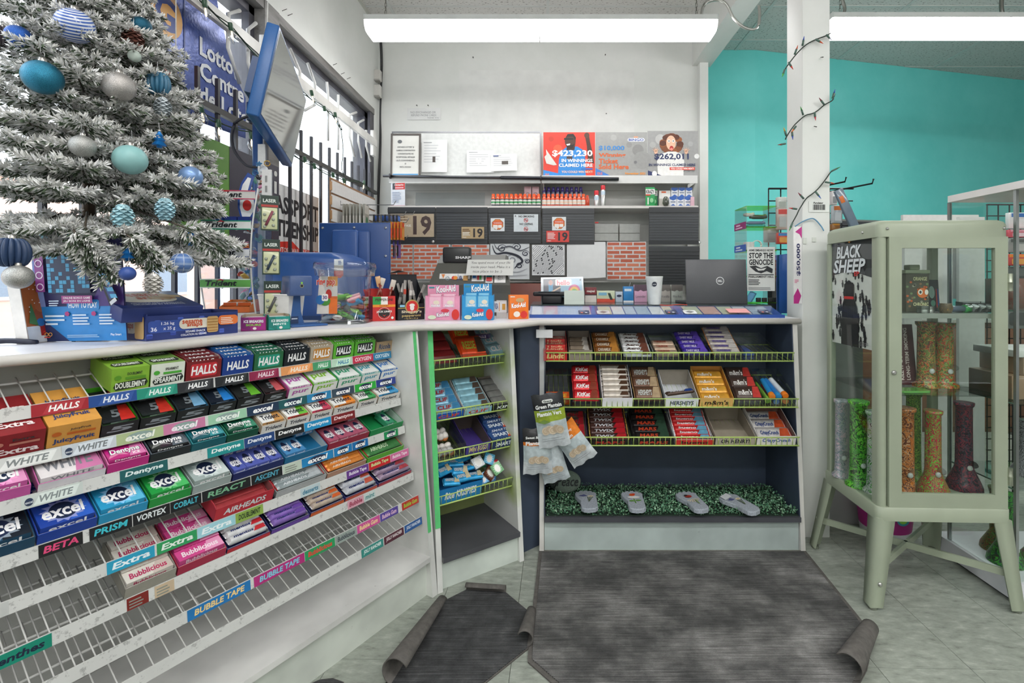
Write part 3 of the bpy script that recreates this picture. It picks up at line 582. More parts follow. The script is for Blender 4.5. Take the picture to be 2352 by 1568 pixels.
fill(LF,LROWS,3,[(-90,82,EXC('dark blue black gum box','1f4a66',ac='16212c')),(84,224,EXC('royal blue gum box','1f45a5',ac='2f62c8')),(226,340,EXC('cyan gum box','2a9fcf',ac='5fc0e4')),(342,440,EXC('green gum box','24a046',ac='4fc06a')),(442,532,EXC('silver grey gum box','a9b8b6',ac='cfdad8')),
 (534,652,TIN('violet tin tray','5a66b8','22306a',4)),(654,752,TIN('blue tin tray, half empty','4f8fc4','1f6f9c',4,skip=((0,2),(1,0),(1,1),(0,3)))),(754,848,TIN('pink tin tray','b85f78','9c2a44',4,skip=((1,0),(1,1),(1,2)))),(850,926,TIN('green tin tray, mostly empty','3f9a74','1f8f50',4,inn='cfdbd6',skip=((0,0),(0,1),(1,0),(1,1),(0,3))))],W_.format('fourth'))
BAG=dict(n=8,bar=1,h=.010,z=.016,rise=.003,tilt=8,name='candy_bar')
fill(LF,LROWS,4,[(492,628,dict(desc='red candy box in torn clear film',c='b5303c',front='c9303c',tx='AIRHEADS',tc='e6f0f2',h=.05,lip=.04,d=.15,**{'in':'8f5a5a'},p=dict(BAG,desc='red taffy bar',c='b9484c',tx='',n=4,fill=.8,z=.012))),
 (634,750,dict(desc='silver taffy box',c='8f9698',front='b9bcbc',tx='',h=.05,lip=.02,d=.18,p=dict(BAG,desc='silver taffy bar',c='9aa5a8',tx='AIRHEADS',tc='eef2f4',end='b5282c',ac='c8cfd2'))),
 (752,842,dict(desc='orange taffy box',c='b09a88',front='b88f78',tx='',h=.05,lip=.018,d=.18,p=dict(BAG,desc='orange taffy bar',c='e08a3c',tx='AIRHEADS',tc='fbeede',end='c9302c',n=9))),
 (844,928,dict(desc='green and red candy box',c='58a53a',front='63b53c',tx='',h=.05,lip=.02,d=.18,p=dict(BAG,desc='green taffy pack',c='3f7f45',tx='AIRHEADS',tc='d5ecc8',end='c9282c',n=4)))],W_.format('fifth'))
BUB=dict(n=3,bar=0,h=.02,z=.02,rise=.004,name='bubblegum_pack')
fill(LF,LROWS,5,[(285,405,dict(desc='silver bubblegum box',c='8d8a80',front='a8a498',tx='',h=.045,lip=.03,d=.17,p=dict(BUB,desc='silver bubblegum pack',c='d8d2c8',tx='Bubblicious',tc='b5305c',ac='c9b8b0',n=4))),
 (407,520,dict(desc='hot pink bubblegum box',c='a82a48',front='b5284c',tx='',h=.045,lip=.026,d=.17,p=dict(BUB,desc='pink bubblegum pack',c='d0488c',tx='Bubblicious',tc='f4dfe8',ac='e79ac0',n=4))),
 (522,622,MEN('red mint roll box','dfe0e2','c9303a')),(624,712,MEN('purple mint roll box','8f6fc0','6f4aa8',n=8)),(714,792,MEN('orange mint roll box','c9b8a8','d8642c',n=8)),(794,868,MEN('silver mint roll box','cfd2da','d05f4c',n=5)),(870,946,MEN('mauve mint roll box','a58fa8','b5404c',n=6))],W_.format('sixth'))
# ---- navy rack goods
W2='{} navy rack shelf'
def BARS(desc,c,front,tx,tc,pc,ptx,ptc,n=5,pdesc='chocolate bar',ac=None,end=None,inn='8a8078',h=.06,lip=.03,d=.2,rise=.008,tilt=18,ph=.018,**k):
    return dict(desc=desc,c=c,front=front,tx=tx,tc=tc,h=h,lip=lip,d=d,**{'in':inn},p=dict(desc=pdesc,c=pc,tx=ptx,tc=ptc,ac=ac,end=end,n=n,bar=1,h=ph,z=.014,rise=rise,tilt=tilt,cat='chocolate'),**k)
CB=lambda desc,p=None,**k: dict(dict(kind='clear',desc=desc,h=.085,lip=.05,d=.22,p=p),**k)
fill(RF,RROWS,0,[(1248,1303,dict(desc='red truffle box with cut front',c='c9302c',front='c42a28',tx='Lindt',tc='e8c98a',h=.10,lip=.05,d=.2,**{'in':'c9c6c2'},p=dict(desc='red truffle pack',c='d8403c',tx='Lindt',tc='f0d9a8',n=3,h=.02,z=.03,rise=.012,cat='chocolate',name='chocolate_pack'))),
 (1306,1361,BARS('brown nut bar box','6f6258','8c8378','',' fff','9c8e7c','','fff',n=4,ac='cfcac2',lip=.055,h=.1,inn='7c7268')),
 (1364,1429,dict(CB('clear bin of gold brown bars'),p=dict(desc='gold brown caramel bar',c='8a5526',tx='CARAMILK',tc='e8dcc8',ac='c98a3c',end='d09a4c',n=4,bar=1,h=.022,z=.018,rise=.012,tilt=20,cat='chocolate'))),
 (1431,1502,dict(CB('clear bin of white striped bars'),p=dict(desc='white and brown bubble bar',c='e6e8e8',tx='Aero',tc='4a2f26',ac='7a4a3a',n=6,bar=1,h=.02,z=.012,rise=.009,tilt=20,cat='chocolate'))),
 (1504,1564,dict(CB('clear bin of tan triangular bars'),p=dict(desc='tan triangular chocolate bar',c='b8a08a',tx='TOBLERONE',tc='a8452c',n=3,bar=1,h=.026,z=.012,rise=.012,tilt=12,fill=.6,cat='chocolate'))),
 (1568,1634,dict(CB('clear bin of violet bars'),p=dict(desc='violet milk chocolate bar',c='4a35a5',tx='DAIRY MILK',tc='e4dcf5',ac='6f55c8',n=5,bar=1,h=.018,z=.02,rise=.011,tilt=20,cat='chocolate'))),
 (1637,1708,dict(CB('clear bin of grey peanut bars'),p=dict(desc='grey peanut bar with orange ends',c='a8a098',tx='WUNDERBAR',tc='4a3a9c',ac='cfcac4',end='e08a2c',n=6,bar=1,h=.022,z=.02,rise=.014,tilt=20,cat='chocolate'))),
 (1710,1786,dict(CB('nearly empty clear bin at the right end'),p=dict(desc='small blue candy pack',c='2f4f9c',tx='',n=3,m=2,h=.014,z=.004,skip=((0,1),(1,1),(2,1),(0,0)),cat='sweets',name='candy_pack')))],W2.format('top'),sh=RA[0])
fill(RF,RROWS,1,[(1252,1311,dict(CB('clear bin with one orange pack'),p=dict(desc='orange peanut butter pack',c='e2602a',tx='REESE',tc='f5c84a',n=3,h=.03,z=.01,skip=((1,0),(2,0)),cat='chocolate',name='chocolate_pack',fin='foil'))),
 (1314,1380,dict(CB('clear bin of bright red wafer bars'),p=dict(desc='bright red wafer bar',c='c9242c',tx='KitKat',tc='fff',ac='8a3a28',n=4,bar=1,h=.026,z=.02,rise=.016,tilt=25,cat='chocolate'))),
 (1383,1453,BARS('tall white box of dark bars','e6e6ea','eeeef2','','fff','cfc6bc','',"fff",n=7,ac='5a3f30',lip=.05,h=.12,inn='5f4a40',rise=.014,tilt=12)),
 (1456,1525,dict(CB('clear bin of brown almond bars'),p=dict(desc='brown almond bar',c='6a4a38',tx="HERSHEY'S",tc='d8dcd8',ac='b8a080',end='c09a6a',n=3,bar=1,h=.026,z=.02,rise=.016,tilt=22,cat='chocolate'))),
 (1528,1604,dict(BARS('white and sky blue candy box, nearly empty','dfe3e8','e8ecef','HERSHEYS','2a3a4c','3a2f2a','SNICKERS','e8eef5',n=3,inn='9c9488',h=.09,lip=.045),p=dict(desc='brown peanut bar lying loose',c='4a382f',tx='SNICKERS',tc='e8ecf5',ac='2f4f9c',n=1,bar=1,h=.02,z=.05,fill=.16,rz=12,cat='chocolate'))),
 (1607,1684,BARS('amber peanut candy box','d8a24a','e2b56a',"m&m's",'3a2418','dda23c',"m&m's",'f5efe6',n=4,pdesc='amber peanut candy bag',inn='b07a3c',h=.11,lip=.05,rise=.014,tilt=20,ph=.02)),
 (1687,1755,dict(CB('clear bin of dark brown candy bags'),p=dict(desc='dark brown candy bag',c='4a3a34',tx="m&m's",tc='f0ece8',ac='c9403a',n=3,bar=1,h=.028,z=.02,rise=.014,tilt=22,cat='sweets',name='candy_bag'))),
 (1758,1828,dict(CB('clear bin of candy tubes')))],W2.format('middle'),sh=RA[1])
fill(RF,RROWS,2,[(1296,1350,BARS('brown nut bar box behind the chip bags','5a3a66','4a3f7a','','fff','6a5a4c','OH','c9303a',n=4,ac='b52a34',pdesc='brown nut bar')),
 (1353,1449,BARS('black box of twin cookie bars','26221f','23201e','MARS','b5302a','4a2f2a','TWIX','d8dadf',n=6,ac='b5222c',end='c8a04a',pdesc='red and gold cookie bar',d=.22)),
 (1456,1548,BARS('black box of black bars','1f1f20','1d1c1c','MARS','c0402c','1f1d1e','MARS','c9482c',n=5,ac='2f4a3a',pdesc='black nougat bar',d=.22)),
 (1551,1640,BARS('red and white hazelnut bar box','d8dade','d0302c','bueno','2a2220','c42a2c','bueno','f2f2f2',n=7,ac='6aa8c8',end='e6e8ea',inn='b9b4c0',pdesc='red hazelnut bar')),
 (1643,1735,dict(desc='empty tan candy box',c='a39a8a',front='b0a898',tx='OH HENRY!',tc='22252c',h=.085,lip=.045,d=.22,**{'in':'8f8678'})),
 (1738,1828,BARS('white and red crunch bar box','d8d4d0','e2dedb','CrispyCrunch','2f5a9c','dcd8d6','CrispyCrunch','23468c',n=3,ac='c9522c',end='c9302c',inn='6a5048',h=.1,lip=.05,pdesc='white crunch bar'))],W2.format('bottom'),sh=RA[2])
# candy tubes with coloured caps
t,z=RROWS[1]; x0=RF.x(1760,t)
for i,(c,cc,dx,dz,ry) in enumerate((('8fc24a','8fc24a',.012,.024,0),('2f8fd0','ef8a2c',.032,.046,-.1),('2f7fc8','2f8fd0',.062,.046,0),('dfe6ea','ef7f22',.094,.05,.05),('cfe0c8','e8842c',.10,.02,0),('c93a44','2f7fc8',.055,.018,0))):
    mb=MB(c); mb.lathe([(.013,.012),(.0132,.11),(.0132,.14)],14,c); mb.lathe([(.0142,-.012),(.0152,-.008),(.0152,.012),(.0142,.014)],14,cc)
    mb.build('candy_tube',None,'gloss',M4=RF.M(x0,t,z,RA[1])@T(dx,.03,dz,ry,-math.pi/2),label=['pale green candy tube under the others','blue candy tube with orange cap, left','blue candy tube with blue cap','white candy tube with large orange cap','pale candy tube with orange cap below','red candy tube with blue cap below'][i]+' in the tube bin',cat='sweets',group='candy tubes in the right bin')
# ---- corner rack goods
W3='{} corner rack shelf'
fill(MF,MROWS,0,[(992,1055,CB('clear bin of dark red bars',dict(desc='dark red candy stick',c='8c2628',tx='',end='b9d0c8',n=3,m=1,bar=1,h=.03,z=.012,rise=.022,tilt=20,cat='sweets'),lip=.06)),
 (1057,1122,CB('clear bin with one orange bag',dict(desc='bright orange peanut butter bag',c='ea4f1c',tx='REESE',tc='c8c84a',ac='4a3528',n=2,bar=1,h=.03,z=.03,rise=.03,tilt=28,cat='sweets',name='candy_bag'),lip=.06)),
 (1124,1190,CB('clear bin of mixed bars and purple sticks',dict(desc='pale blue oat bar',c='8fb8c4',tx='CLIF',tc='f2e8e6',ac='b0332c',n=3,bar=1,h=.03,z=.015,rise=.02,tilt=25,rz=10,cat='sweets'),lip=.06))],W3.format('top'),sh=MA[0])
for i,(dx,dy,dz,rz,ry) in enumerate(((.255,.16,.085,.5,.1),(.29,.14,.075,-1.0,-.3),(.27,.12,.07,.1,0))):
    t,z=MROWS[0]; link(pack_mesh(.085,.02,.02,'4a3f6c','HALLS','e6e2ee',name='lozenge_stick'),'lozenge_stick',None,'gloss',None,MF.M(0,t,z,MA[2])@T(dx,dy,dz,rz,0,ry))
    tag(bpy.context.scene.collection.objects[-1],'purple lozenge stick %s in the corner rack top bin'%['sloping upward at the back','leaning on the right side','lying flat across'][i],'lozenges')
fill(MF,MROWS,1,[(996,1065,BARS('royal blue oat bar box','1f56b0','1f5ab8','CLIF','d8403a','8fc0d8','CLIF','b5302c',n=4,pdesc='pale blue oat bar',ac='4a90c0',inn='9aa8a8',ph=.024,d=.2,rise=.012)),
 (1067,1130,BARS('white and red oat bar box','d3cec8','8fc0d4','CLIF','c9302c','8fc0cf','','fff',n=5,pdesc='small blue and tan oat bar',ac='5f5048',inn='b8bdb8',h=.08,ph=.02,rise=.012)),
 (1132,1196,BARS('black nut bar box','23262a','23262a','KIND','e8eef0','7c7c7a','','fff',n=4,pdesc='silver nut bar',ac='d0602c',inn='6f675e',h=.075))],W3.format('second'),sh=MA[1])
fill(MF,MROWS,2,[(1002,1068,CB('clear bin of candy eggs',lip=.07)),(1070,1126,dict(desc='purple candy egg box, empty',c='4a3a86',front='4a3f92',tx='Mini EGGS',tc='e0c890',h=.09,lip=.05,d=.2,**{'in':'5a5046'})),
 (1128,1197,dict(desc='navy and brown candy box',c='8a6a50',front='2a3a66',tx='SMARTIES',tc='e8eef5',h=.05,lip=.04,d=.18,**{'in':'7c6048'},p=dict(desc='blue candy carton',c='2f4f86',tx='SMARTIES',tc='e8f0f8',ac='c9502c',n=3,m=1,h=.022,z=.03,rise=.016,name='candy_carton',fin='card')))],W3.format('third'),sh=MA[2])
t,z=MROWS[2]; k=0
for i in range(4):
    for j in range(3):
        dz=.022+.03*(i>1)
        mb=MB(); mb.lathe([(.001,-.021),(.012,-.018),(.0165,-.006),(.016,.004)],14,'e08a4a'); mb.lathe([(.016,.004),(.0135,.014),(.007,.021),(.001,.023)],14,'e9e4dc'); mb.lathe([(.0168,-.001),(.0168,.005)],14,'c9c4bc')
        mb.build('candy_egg',None,'gloss',M4=MF.M(0,t,z,MA[2])@T(.05+.027*j+rnd.uniform(-.004,.004),.03+.036*i,dz,rnd.uniform(0,6),rnd.uniform(-.6,.6)),label='white and orange candy egg, %s row, %s from the left, in the corner rack bin'%((['front']+ORD[1:])[i],ORD[j]),cat='sweets',group='candy eggs in the corner rack bin')
fill(MF,MROWS,3,[(1006,1106,dict(desc='blue cereal square box',c='1f6fb0',front='2286c8',tx='Rice KRISPIES',tc='f2f6fa',h=.085,lip=.075,d=.19,**{'in':'6f97b4'})),(1110,1190,CB('clear bin of chocolate squares',lip=.05))],W3.format('bottom'),sh=MA[3])
t,z=MROWS[3]
for i in range(9):
    me=bar_mesh(.075,.05,.022,'2a9ad0','KRISPIES','f2efe8','e8d8b0','5fb8e0',name='cereal_square')
    o=link(me,'cereal_square',None,'foil',None,MF.M(0,t,z,MA[2])@T(.05+.055*(i%3)+rnd.uniform(-.006,.006),.015+.05*(i//3),.07+.006*(i//3)+rnd.uniform(0,.012),rnd.uniform(-.3,.3),rnd.uniform(-.2,.3)))
    tag(o,'blue wrapped cereal square, %s row, %s, in the corner rack blue box'%(['front','middle','back'][i//3],['left','centre','right'][i%3]),'snack','cereal squares in the corner rack')
for i,(c,nm) in enumerate((('2f9ad0','sky blue'),('6a3a28','brown'),('2f8f3a','green'),('d8dde0','silver'),('2f86c8','mid blue'),('c9303a','red'),('1f6f44','dark green'),('4fb0d8','pale blue'),('b98fb0','lilac'),('29406f','navy'))):
    o=link(pack_mesh(.05,.05,.012,c,'',oval='f2f0ea',name='chocolate_square'),'chocolate_square',None,'gloss',None,MF.M(0,t,z,MA[2])@T(.235+.04*(i%3)+rnd.uniform(-.012,.012),.01+.042*(i//3)+rnd.uniform(0,.02),.02+.022*(i%4),rnd.uniform(-.8,.8),rnd.uniform(.2,.9),rnd.uniform(-.4,.4)))
    tag(o,nm+' wrapped chocolate square in the bottom bin of the corner rack','chocolate','chocolate squares in the corner rack bin')
# ---------------------------------------------------------------- window wall: bars, signs, lights
def wz(px,py,x=XW): p=atX(px,py,x); return p
def bar_rail(y0,y1,label,ys):
    t=thing('window_bars',label,'security bars'); X=-1.60
    MB('3a3836').box(X-.012,y0,2.115,X+.012,y1,2.145).build('rail',t,'worn')
    MB('3a3836').box(X-.012,y0,1.02,X+.012,y1,1.05).build('rail',t,'worn')
    for y in ys: MB('36353a').box(X-.008,y-.008,1.0,X+.008,y+.008,2.285).build('bar',t,'worn')
bar_rail(.9,2.80,'black steel window bars on a rail in the left window',[1.124+.1353*k for k in range(13)])
bar_rail(2.95,4.50,'black steel window bars on a rail in the right window',[3.0+.1353*k for k in range(11)])
t=thing('white_rail','white steel channel rail across both windows with cut bent rods','security bars')
MB('e3e1dd').box(-1.612,.9,2.555,-1.588,4.5,2.618).build('rail',t,'worn')
for y,x in ((2.74,-1.60),(4.44,-1.60)): MB('dcdad6').rbox(x-.02,y-.03,2.46,x+.01,y+.05,2.69,.004).build('bracket',t,'worn')
k=0
for y,up,dn,b1,b2 in ((1.93,.3,.24,0,0),(2.42,.12,.26,.09,.09),(2.58,.13,.26,.07,.1),(3.12,.16,.20,-.12,0),(3.32,.17,.16,-.10,-.14),(3.52,.16,.26,-.02,0),(3.69,.14,.28,0,0),(3.90,.13,.25,.14,.1),(4.08,.12,.22,.12,.08),(4.26,.05,.2,0,.1)):
    MB('dadad8').tube([(-1.60,y+b1,2.59+up),(-1.60,y,2.59+up*.45),(-1.60,y,2.59-dn*.45),(-1.60,y+b2,2.59-dn)],.010,8).build('bent_rod',t,'paint')
# lottery film on the glass
def wall_sign(name,label,cat,x,y0,y1,z0,z1,col,th=.004):
    M0=basis((x,y0,z0),(0,1,0),(-1,0,0),(0,0,1)); t=thing(name,label,cat,M0); MB(col).box(0,0,0,y1-y0,th,z1-z0).build('sheet',t,'card'); return t,y1-y0,z1-z0
M0=basis((XW-.045,1.70,2.03),(0,1,0),(-1,0,0),(0,0,1)); sg=thing('window_sign','blue torn lottery sign film on the left window pane','sign',M0@M.Scale(.95,4,(1,0,0)))
MB('3a4f94').prism([(0,0),(1.06,.075),(1.06,.30),(1.0,.36),(.96,.37),(.93,.47),(.90,.50),(.86,.62),(.83,.66),(.79,.80),(0,.80)],0,.003).build('film',sg,'foil',M4=M.Rotation(math.pi/2,4,'X'))
mb=MB(); mb.front(0,0,-.004,.0003)
mb.circ(.30,.52,.13,.13,'e8a85a',28); mb.text('O',.245,.44,.11,.16,'3a4f94',.03); mb.circ(.46,.46,.105,.105,'e8b06a',28); mb.text('G',.40,.385,.12,.15,'3a4f94',.05)
mb.shape([(.18,.40),(.42,.36),(.56,.14),(.42,.22),(.25,.24)],'d8503f'); mb.rect(.574,.03,.58,.8,'2f437f')
mb.text('Lotto',.68,.375,.26,.09,'e4e6ea',.045); mb.text('Centre',.68,.262,.36,.088,'e4e6ea',.045); mb.text('de Loto',.68,.145,.40,.088,'e4e6ea',.045)
mb.build('lettering',sg,'card')
t,w_,h_=wall_sign('sign_board','green and charcoal sign board behind the tree in the left window','sign',-1.575,2.02,2.83,1.40,1.972,'6d9f45',.01)
mb=MB(); mb.front(0,0,-.001,.0008).rect(.37,0,w_,h_,'3f3c48'); mb.rrect(w_-.05,h_-.06,w_-.02,h_-.03,.012,'d8d8d4'); mb.rect(w_-.05,h_-.16,w_-.025,h_-.09,'d8d8d4'); mb.build('panel',t,'card')
t,w_,h_=wall_sign('passport_poster','white passport photo poster with red banner behind the window bars','poster',-1.63,2.80,3.44,1.06,1.90,'e6e5e4')
mb=MB(); mb.front(0,0,-.001,.0008)
mb.text('PASSPORT',.03,.66,.60,.11,'2a2a30',.03); mb.text('CITIZENSHIP',.0,.52,.635,.105,'2a2a30',.03)
mb.shape([(0,.42),(.28,.42),(.28,.44),(.36,.40),(.64,.40),(.64,.455),(.36,.46),(.28,.50),(0,.475)],'d8382c'); mb.text('PHOTOS AVAILABLE HERE',.06,.425,.52,.03,'f6ece8',.02)
mb.text('passport',.02,.32,.22,.07,'26262c',.03)
for x,c in ((.38,'3a3530'),(.50,'cfcac6')):
    mb.rect(x,.17,x+.105,.38,c); mb.shape([(x+.01,.17),(x+.095,.17),(x+.08,.23),(x+.025,.23)],'26222a'); mb.circ(x+.052,.28,.034,.062,'4a3028'); mb.circ(x+.052,.285,.02,.035,'d8ac92')
mb.text('1-800-456-6868',.03,.09,.58,.06,'26262c',.02); mb.text('CALL FOR INFO',.05,.045,.3,.025,'26262c'); mb.rect(0,0,.64,.03,'d8502c')
mb.build('print',t,'card')
# string lights with large clear bulbs
def string_lights(path,bulbs,label,x):
    t=thing('string_lights',label,'string lights'); P=smooth([wz(a,b,x) for a,b in path],5)
    MB('2f4a3a').tube([p+V((0,0,.004*math.sin(i*1.3))) for i,p in enumerate(P)],.0035,5).build('wire',t,'rubber')
    MB('2a3a30').tube([p+V((.004,0,.006+.006*math.sin(i*1.3+2))) for i,p in enumerate(P)],.0028,5).build('wire',t,'rubber')
    for a,b,dx in bulbs:
        p=wz(a,b,x+.01); d=V((0,dx,-1)).normalized(); q=d.to_track_quat('Z','Y').to_matrix().to_4x4(); Mb=M.Translation(p)@q
        s_=MB('3f5f4a').lathe([(.009,-.02),(.011,-.012),(.011,.012),(.009,.016)],10).build('socket',t,'plastic',M4=Mb)
        MB('fff').lathe([(.008,.016),(.016,.028),(.020,.044),(.016,.062),(.006,.076),(.001,.08)],12).build('bulb',s_,'clear_plastic')
        MB('ffd9a8').lathe([(.002,.018),(.005,.03),(.005,.05),(.001,.056)],6).build('filament',s_,'bulb_glow')
string_lights([(440,-30),(470,12),(535,70),(600,138),(640,175),(705,222),(745,250),(765,268),(785,300)],[(470,8,.2),(530,62,.3),(600,142,.1),(716,214,.5),(745,250,.3),(770,264,.3)],'string lights with clear bulbs draped along the white rail',-1.575)
string_lights([(350,168),(390,208),(455,250),(500,283),(580,305),(620,325),(680,362),(720,382),(770,408),(830,420),(850,440)],[(365,185,.3),(462,250,.3),(502,284,.1),(577,312,.1),(700,366,.4),(722,382,.5),(765,402,.5),(790,415,.6),(836,420,-.3)],'string lights with clear bulbs along the black bar rail',-1.575)
cable(smooth([wz(770,264,-1.57),wz(783,300,-1.57),wz(788,345,-1.57),wz(785,385,-1.57),wz(791,405,-1.57)]),.003,'2f3f38','thin dark lead joining the two string lights','cable')
cable([wz(404,-30,-1.55),wz(404,150,-1.55),wz(403,285,-1.55)],.002,'d5d5d2','thin white pull cord hanging in the left window','cord','pull_cord')
cable([atY(615,5,2.0),atY(612,120,2.0)],.0025,'d0d0cd','white cord holding the blue monitor from the wall','cord','cord')
for i,(a,b) in enumerate(((648,22),(661,33),(765,147),(783,168),(797,179))):
    p=wz(a,b); MB('4a443e').tube([p+V((-.01,0,-.012)),p+V((.03,0,.004))],.002,5).build('nail',None,'metal',label='bent nail in the white wall above the windows, %s from the left'%ORD[i],cat='nail',group='nails above the windows')
# cables in the corner and little white junction boxes
for i,(a,b,d) in enumerate(((873,95,0),(876,95,.02))):
    cable(smooth([atY(a,b,4.68),atY(a+2,150,4.68),atY(a-(2 if i else 0),260,4.68),atY(a-1,330,4.68),atY(a-6,480,4.68),atY(a-8,700,4.68)]),.006,'3a3a3c','dark cable running down the back corner, '+['left','right'][i]+' one')
for i,(y,zt,c) in enumerate(((172,.10,'cfccc6'),(208,.11,'dddbd6'))):
    p=atY(865,y,4.6); t=thing('junction_box',['upper','lower']+[] and ['grey upper junction box in the back corner','white lower junction box in the back corner'][i],'junction box',T(p.x,4.62,p.z))
    MB(c).rbox(-.035,-.03,-zt/2,.035,.03,zt/2,.006).build('cover',t,'plastic'); MB('a8a5a0').box(-.03,-.034,-zt/2-.006,.03,.02,-zt/2+.008).build('base_lip',t,'plastic')
# ---- slatwall with hanging packets
X=-1.50
t=thing('slat_panel','white slatwall panel standing before the right window with hooks','display panel')
MB('8f6a48').box(X-.018,3.36,1.12,X-.008,4.22,2.03).build('backing',t,'card')
for k in range(9): MB('dcdad8').box(X-.008,3.362,1.125+k*.1,X,4.22,1.125+k*.1+.086).build('slat',t,'card'); MB('c09468').box(X-.012,3.355,1.14+k*.1,X+.001,3.3615,1.2+k*.1).build('slat_edge',t,'card')
def hook(y,z,L,i): MB('6f7072').tube([(X,y,z+.03),(X,y,z),(X+L*.96,y,z),(X+L,y,z+.03)],.003,6).build('hook',t,'metal')
for i,(y,z,L) in enumerate(((3.5,1.86,.40),(3.62,1.80,.44),(3.55,1.74,.48),(3.58,1.66,.40),(3.46,1.70,.36),(3.6,1.62,.46),(4.0,1.86,.4))): hook(y,z,L,i)
for y in (3.45,4.1): MB('8f6a48').box(X-.03,y,0,X-.018,y+.05,1.3).build('leg',t,'card')
def hang(n,y,z,x0,dx,w_,h_,col,bc,name,label,grp,ac=None,th=.012):
    for i in range(n):
        mb=MB(col); mb.box(-th/2,-w_/2,-h_,th/2,w_/2,0,col); mb.face((th/2,-w_/2,-h_),(0,1,0),(0,0,1)); mb.rect(.004,h_*.72,w_-.004,h_*.97,bc)
        if ac: mb.circ(w_*.5,h_*.38,w_*.3,h_*.26,ac)
        mb.face((-th/2,-w_/2,-h_),(1,0,0),(0,0,1)); mb.rect(0,h_*.1,th,h_*.65,bc)
        mb.build(name,None,'gloss',M4=T(x0+i*dx,y+rnd.uniform(-.006,.006),z,rnd.uniform(-.06,.06)),label='%s %s'%((ORD[i],label) if n>1 else ('',label)) if n>1 else label,cat='packet',group=grp)
hang(7,3.5,1.86,X+.04,.024,.10,.24,'a9a79c','cfcac0','blister_pack','grey blister packet from the left on the slatwall top hook','blister packs on the slatwall','4f7f5a')
hang(7,3.62,1.80,X+.21,.028,.06,.15,'24262c','2f6fd0','pen_card','black and white pen card from the left, hanging on the slatwall','pen cards on the slatwall','e6e6e6')
hang(4,3.55,1.74,X+.36,.024,.06,.13,'d8862c','e2562c','lighter_card','orange lighter card from the left on the end slatwall hook','orange cards on the slatwall','e0a04a')
hang(9,3.58,1.66,X+.10,.022,.09,.13,'3a3532','5a524c','incense_packet','dark packet from the left on the lower slatwall hook','dark packets on the slatwall')
hang(1,3.46,1.70,X+.26,.02,.08,.16,'c83a2c','e8e0d8','red_card','red and white card hanging before dark packets on the slatwall',None,'e8e0d8')
hang(2,3.6,1.62,X+.36,.03,.05,.14,'4a3a8f','26242c','purple_packet','purple packet from the left on the lower slatwall hook','purple packets on the slatwall')
# ---- blue monitor on its pole
def board(O,R,U,th,col,name,label,cat,fin='card',pn='sheet',group=None):
    r=R.normalized(); u=U.normalized(); y=u.cross(r).normalized(); t=thing(name,label,cat,basis(O,r,y,u),group)
    MB(col).box(0,0,0,R.length,th,U.length).build(pn,t,fin); return t,R.length,U.length
TL,BL,TR=atY(636,61,1.85),atY(594,268,1.80),atY(700,215,2.52)
r=(TR-TL); u=(TL-BL)
t=thing('monitor','blue framed grey display monitor hanging tilted by the window mullion','monitor',basis(BL,r.normalized(),u.normalized().cross(r.normalized()).normalized(),u.normalized()))
w_,h_=r.length,u.length
MB('2f62a0').rbox(0,0,0,w_,.045,h_,.006).build('housing',t,'plastic')
mscr,nt,b=node_mat('display_glass'); b.inputs['Base Color'].default_value=(.34,.34,.32,1); b.inputs['Metallic'].default_value=.75; b.inputs['Roughness'].default_value=.06; FIN['display_glass']=mscr
MB('fff').box(.018,-.002,.018,w_-.012,.001,h_-.012).build('screen',t,'display_glass')
MB('2f4f80').box(w_*.12,.045,h_*.3,w_*.3,.09,h_*.7).build('mount_plate',t,'plastic')
p=atY(592,420,2.18)
t=thing('blue_pole','blue steel pole rising from the counter to the monitor','pole',T(p.x,p.y,1.12))
MB('2f5288').tube([(0,0,0),(0,0,.98)],.021,12).build('pole',t,'paint'); MB('2f5288').lathe([(.06,0),(.06,.012),(.03,.02)],16).build('base',t,'paint')
MB('24406f').rbox(-.035,-.03,.90,.045,.05,.985,.006).build('clamp',t,'plastic')
MB('34343c').tube(smooth([(.02,-.03,.93),(-.06,-.06,.88),(-.08,-.05,.78),(-.03,-.04,.70),(.03,-.04,.69)]),.006,6).build('lead',t,'rubber')
# keychain bundle hung on the pole
p=atY(592,400,2.08); t=thing('keychain_display','white clip strip crowded with small charm keychains beside the blue pole','keychains',T(p.x,p.y,1.12))
MB('dcdcda').box(-.012,.02,.05,.018,.026,.78).build('strip',t,'plastic')
cc=['8fb0b8','d8dce0','b5483c','3f7fb0','c9a24a','2a2c34','5fa08f','e07a3c','b0b4ba','6a8f6a','d88fb0','74604a']
r2=random.Random(4)
for i in range(64):
    z=.04+.66*i/64; x=r2.uniform(-.045,.025)-.02*math.sin(z*7); mb=MB(cc[r2.randrange(12)]); k=i%4; mb.at(x,r2.uniform(-.04,.015),z,r2.uniform(-1,1),r2.uniform(-1,1),r2.uniform(0,3))
    if k==0: mb.rbox(-.011,-.005,-.016,.011,.005,.016,.003)
    elif k==1: mb.ball(0,0,0,.012,.007,.014,8)
    elif k==2: mb.prism([(.014*math.cos(a*.628)*(1 if a%2 else .5),.014*math.sin(a*.628)*(1 if a%2 else .5)) for a in range(10)],-.003,.003)
    else: mb.tube([(.011*math.cos(a),0,.011*math.sin(a)) for a in [j*.7 for j in range(10)]],.0025,4)
    mb.build('charm',t,'gloss')
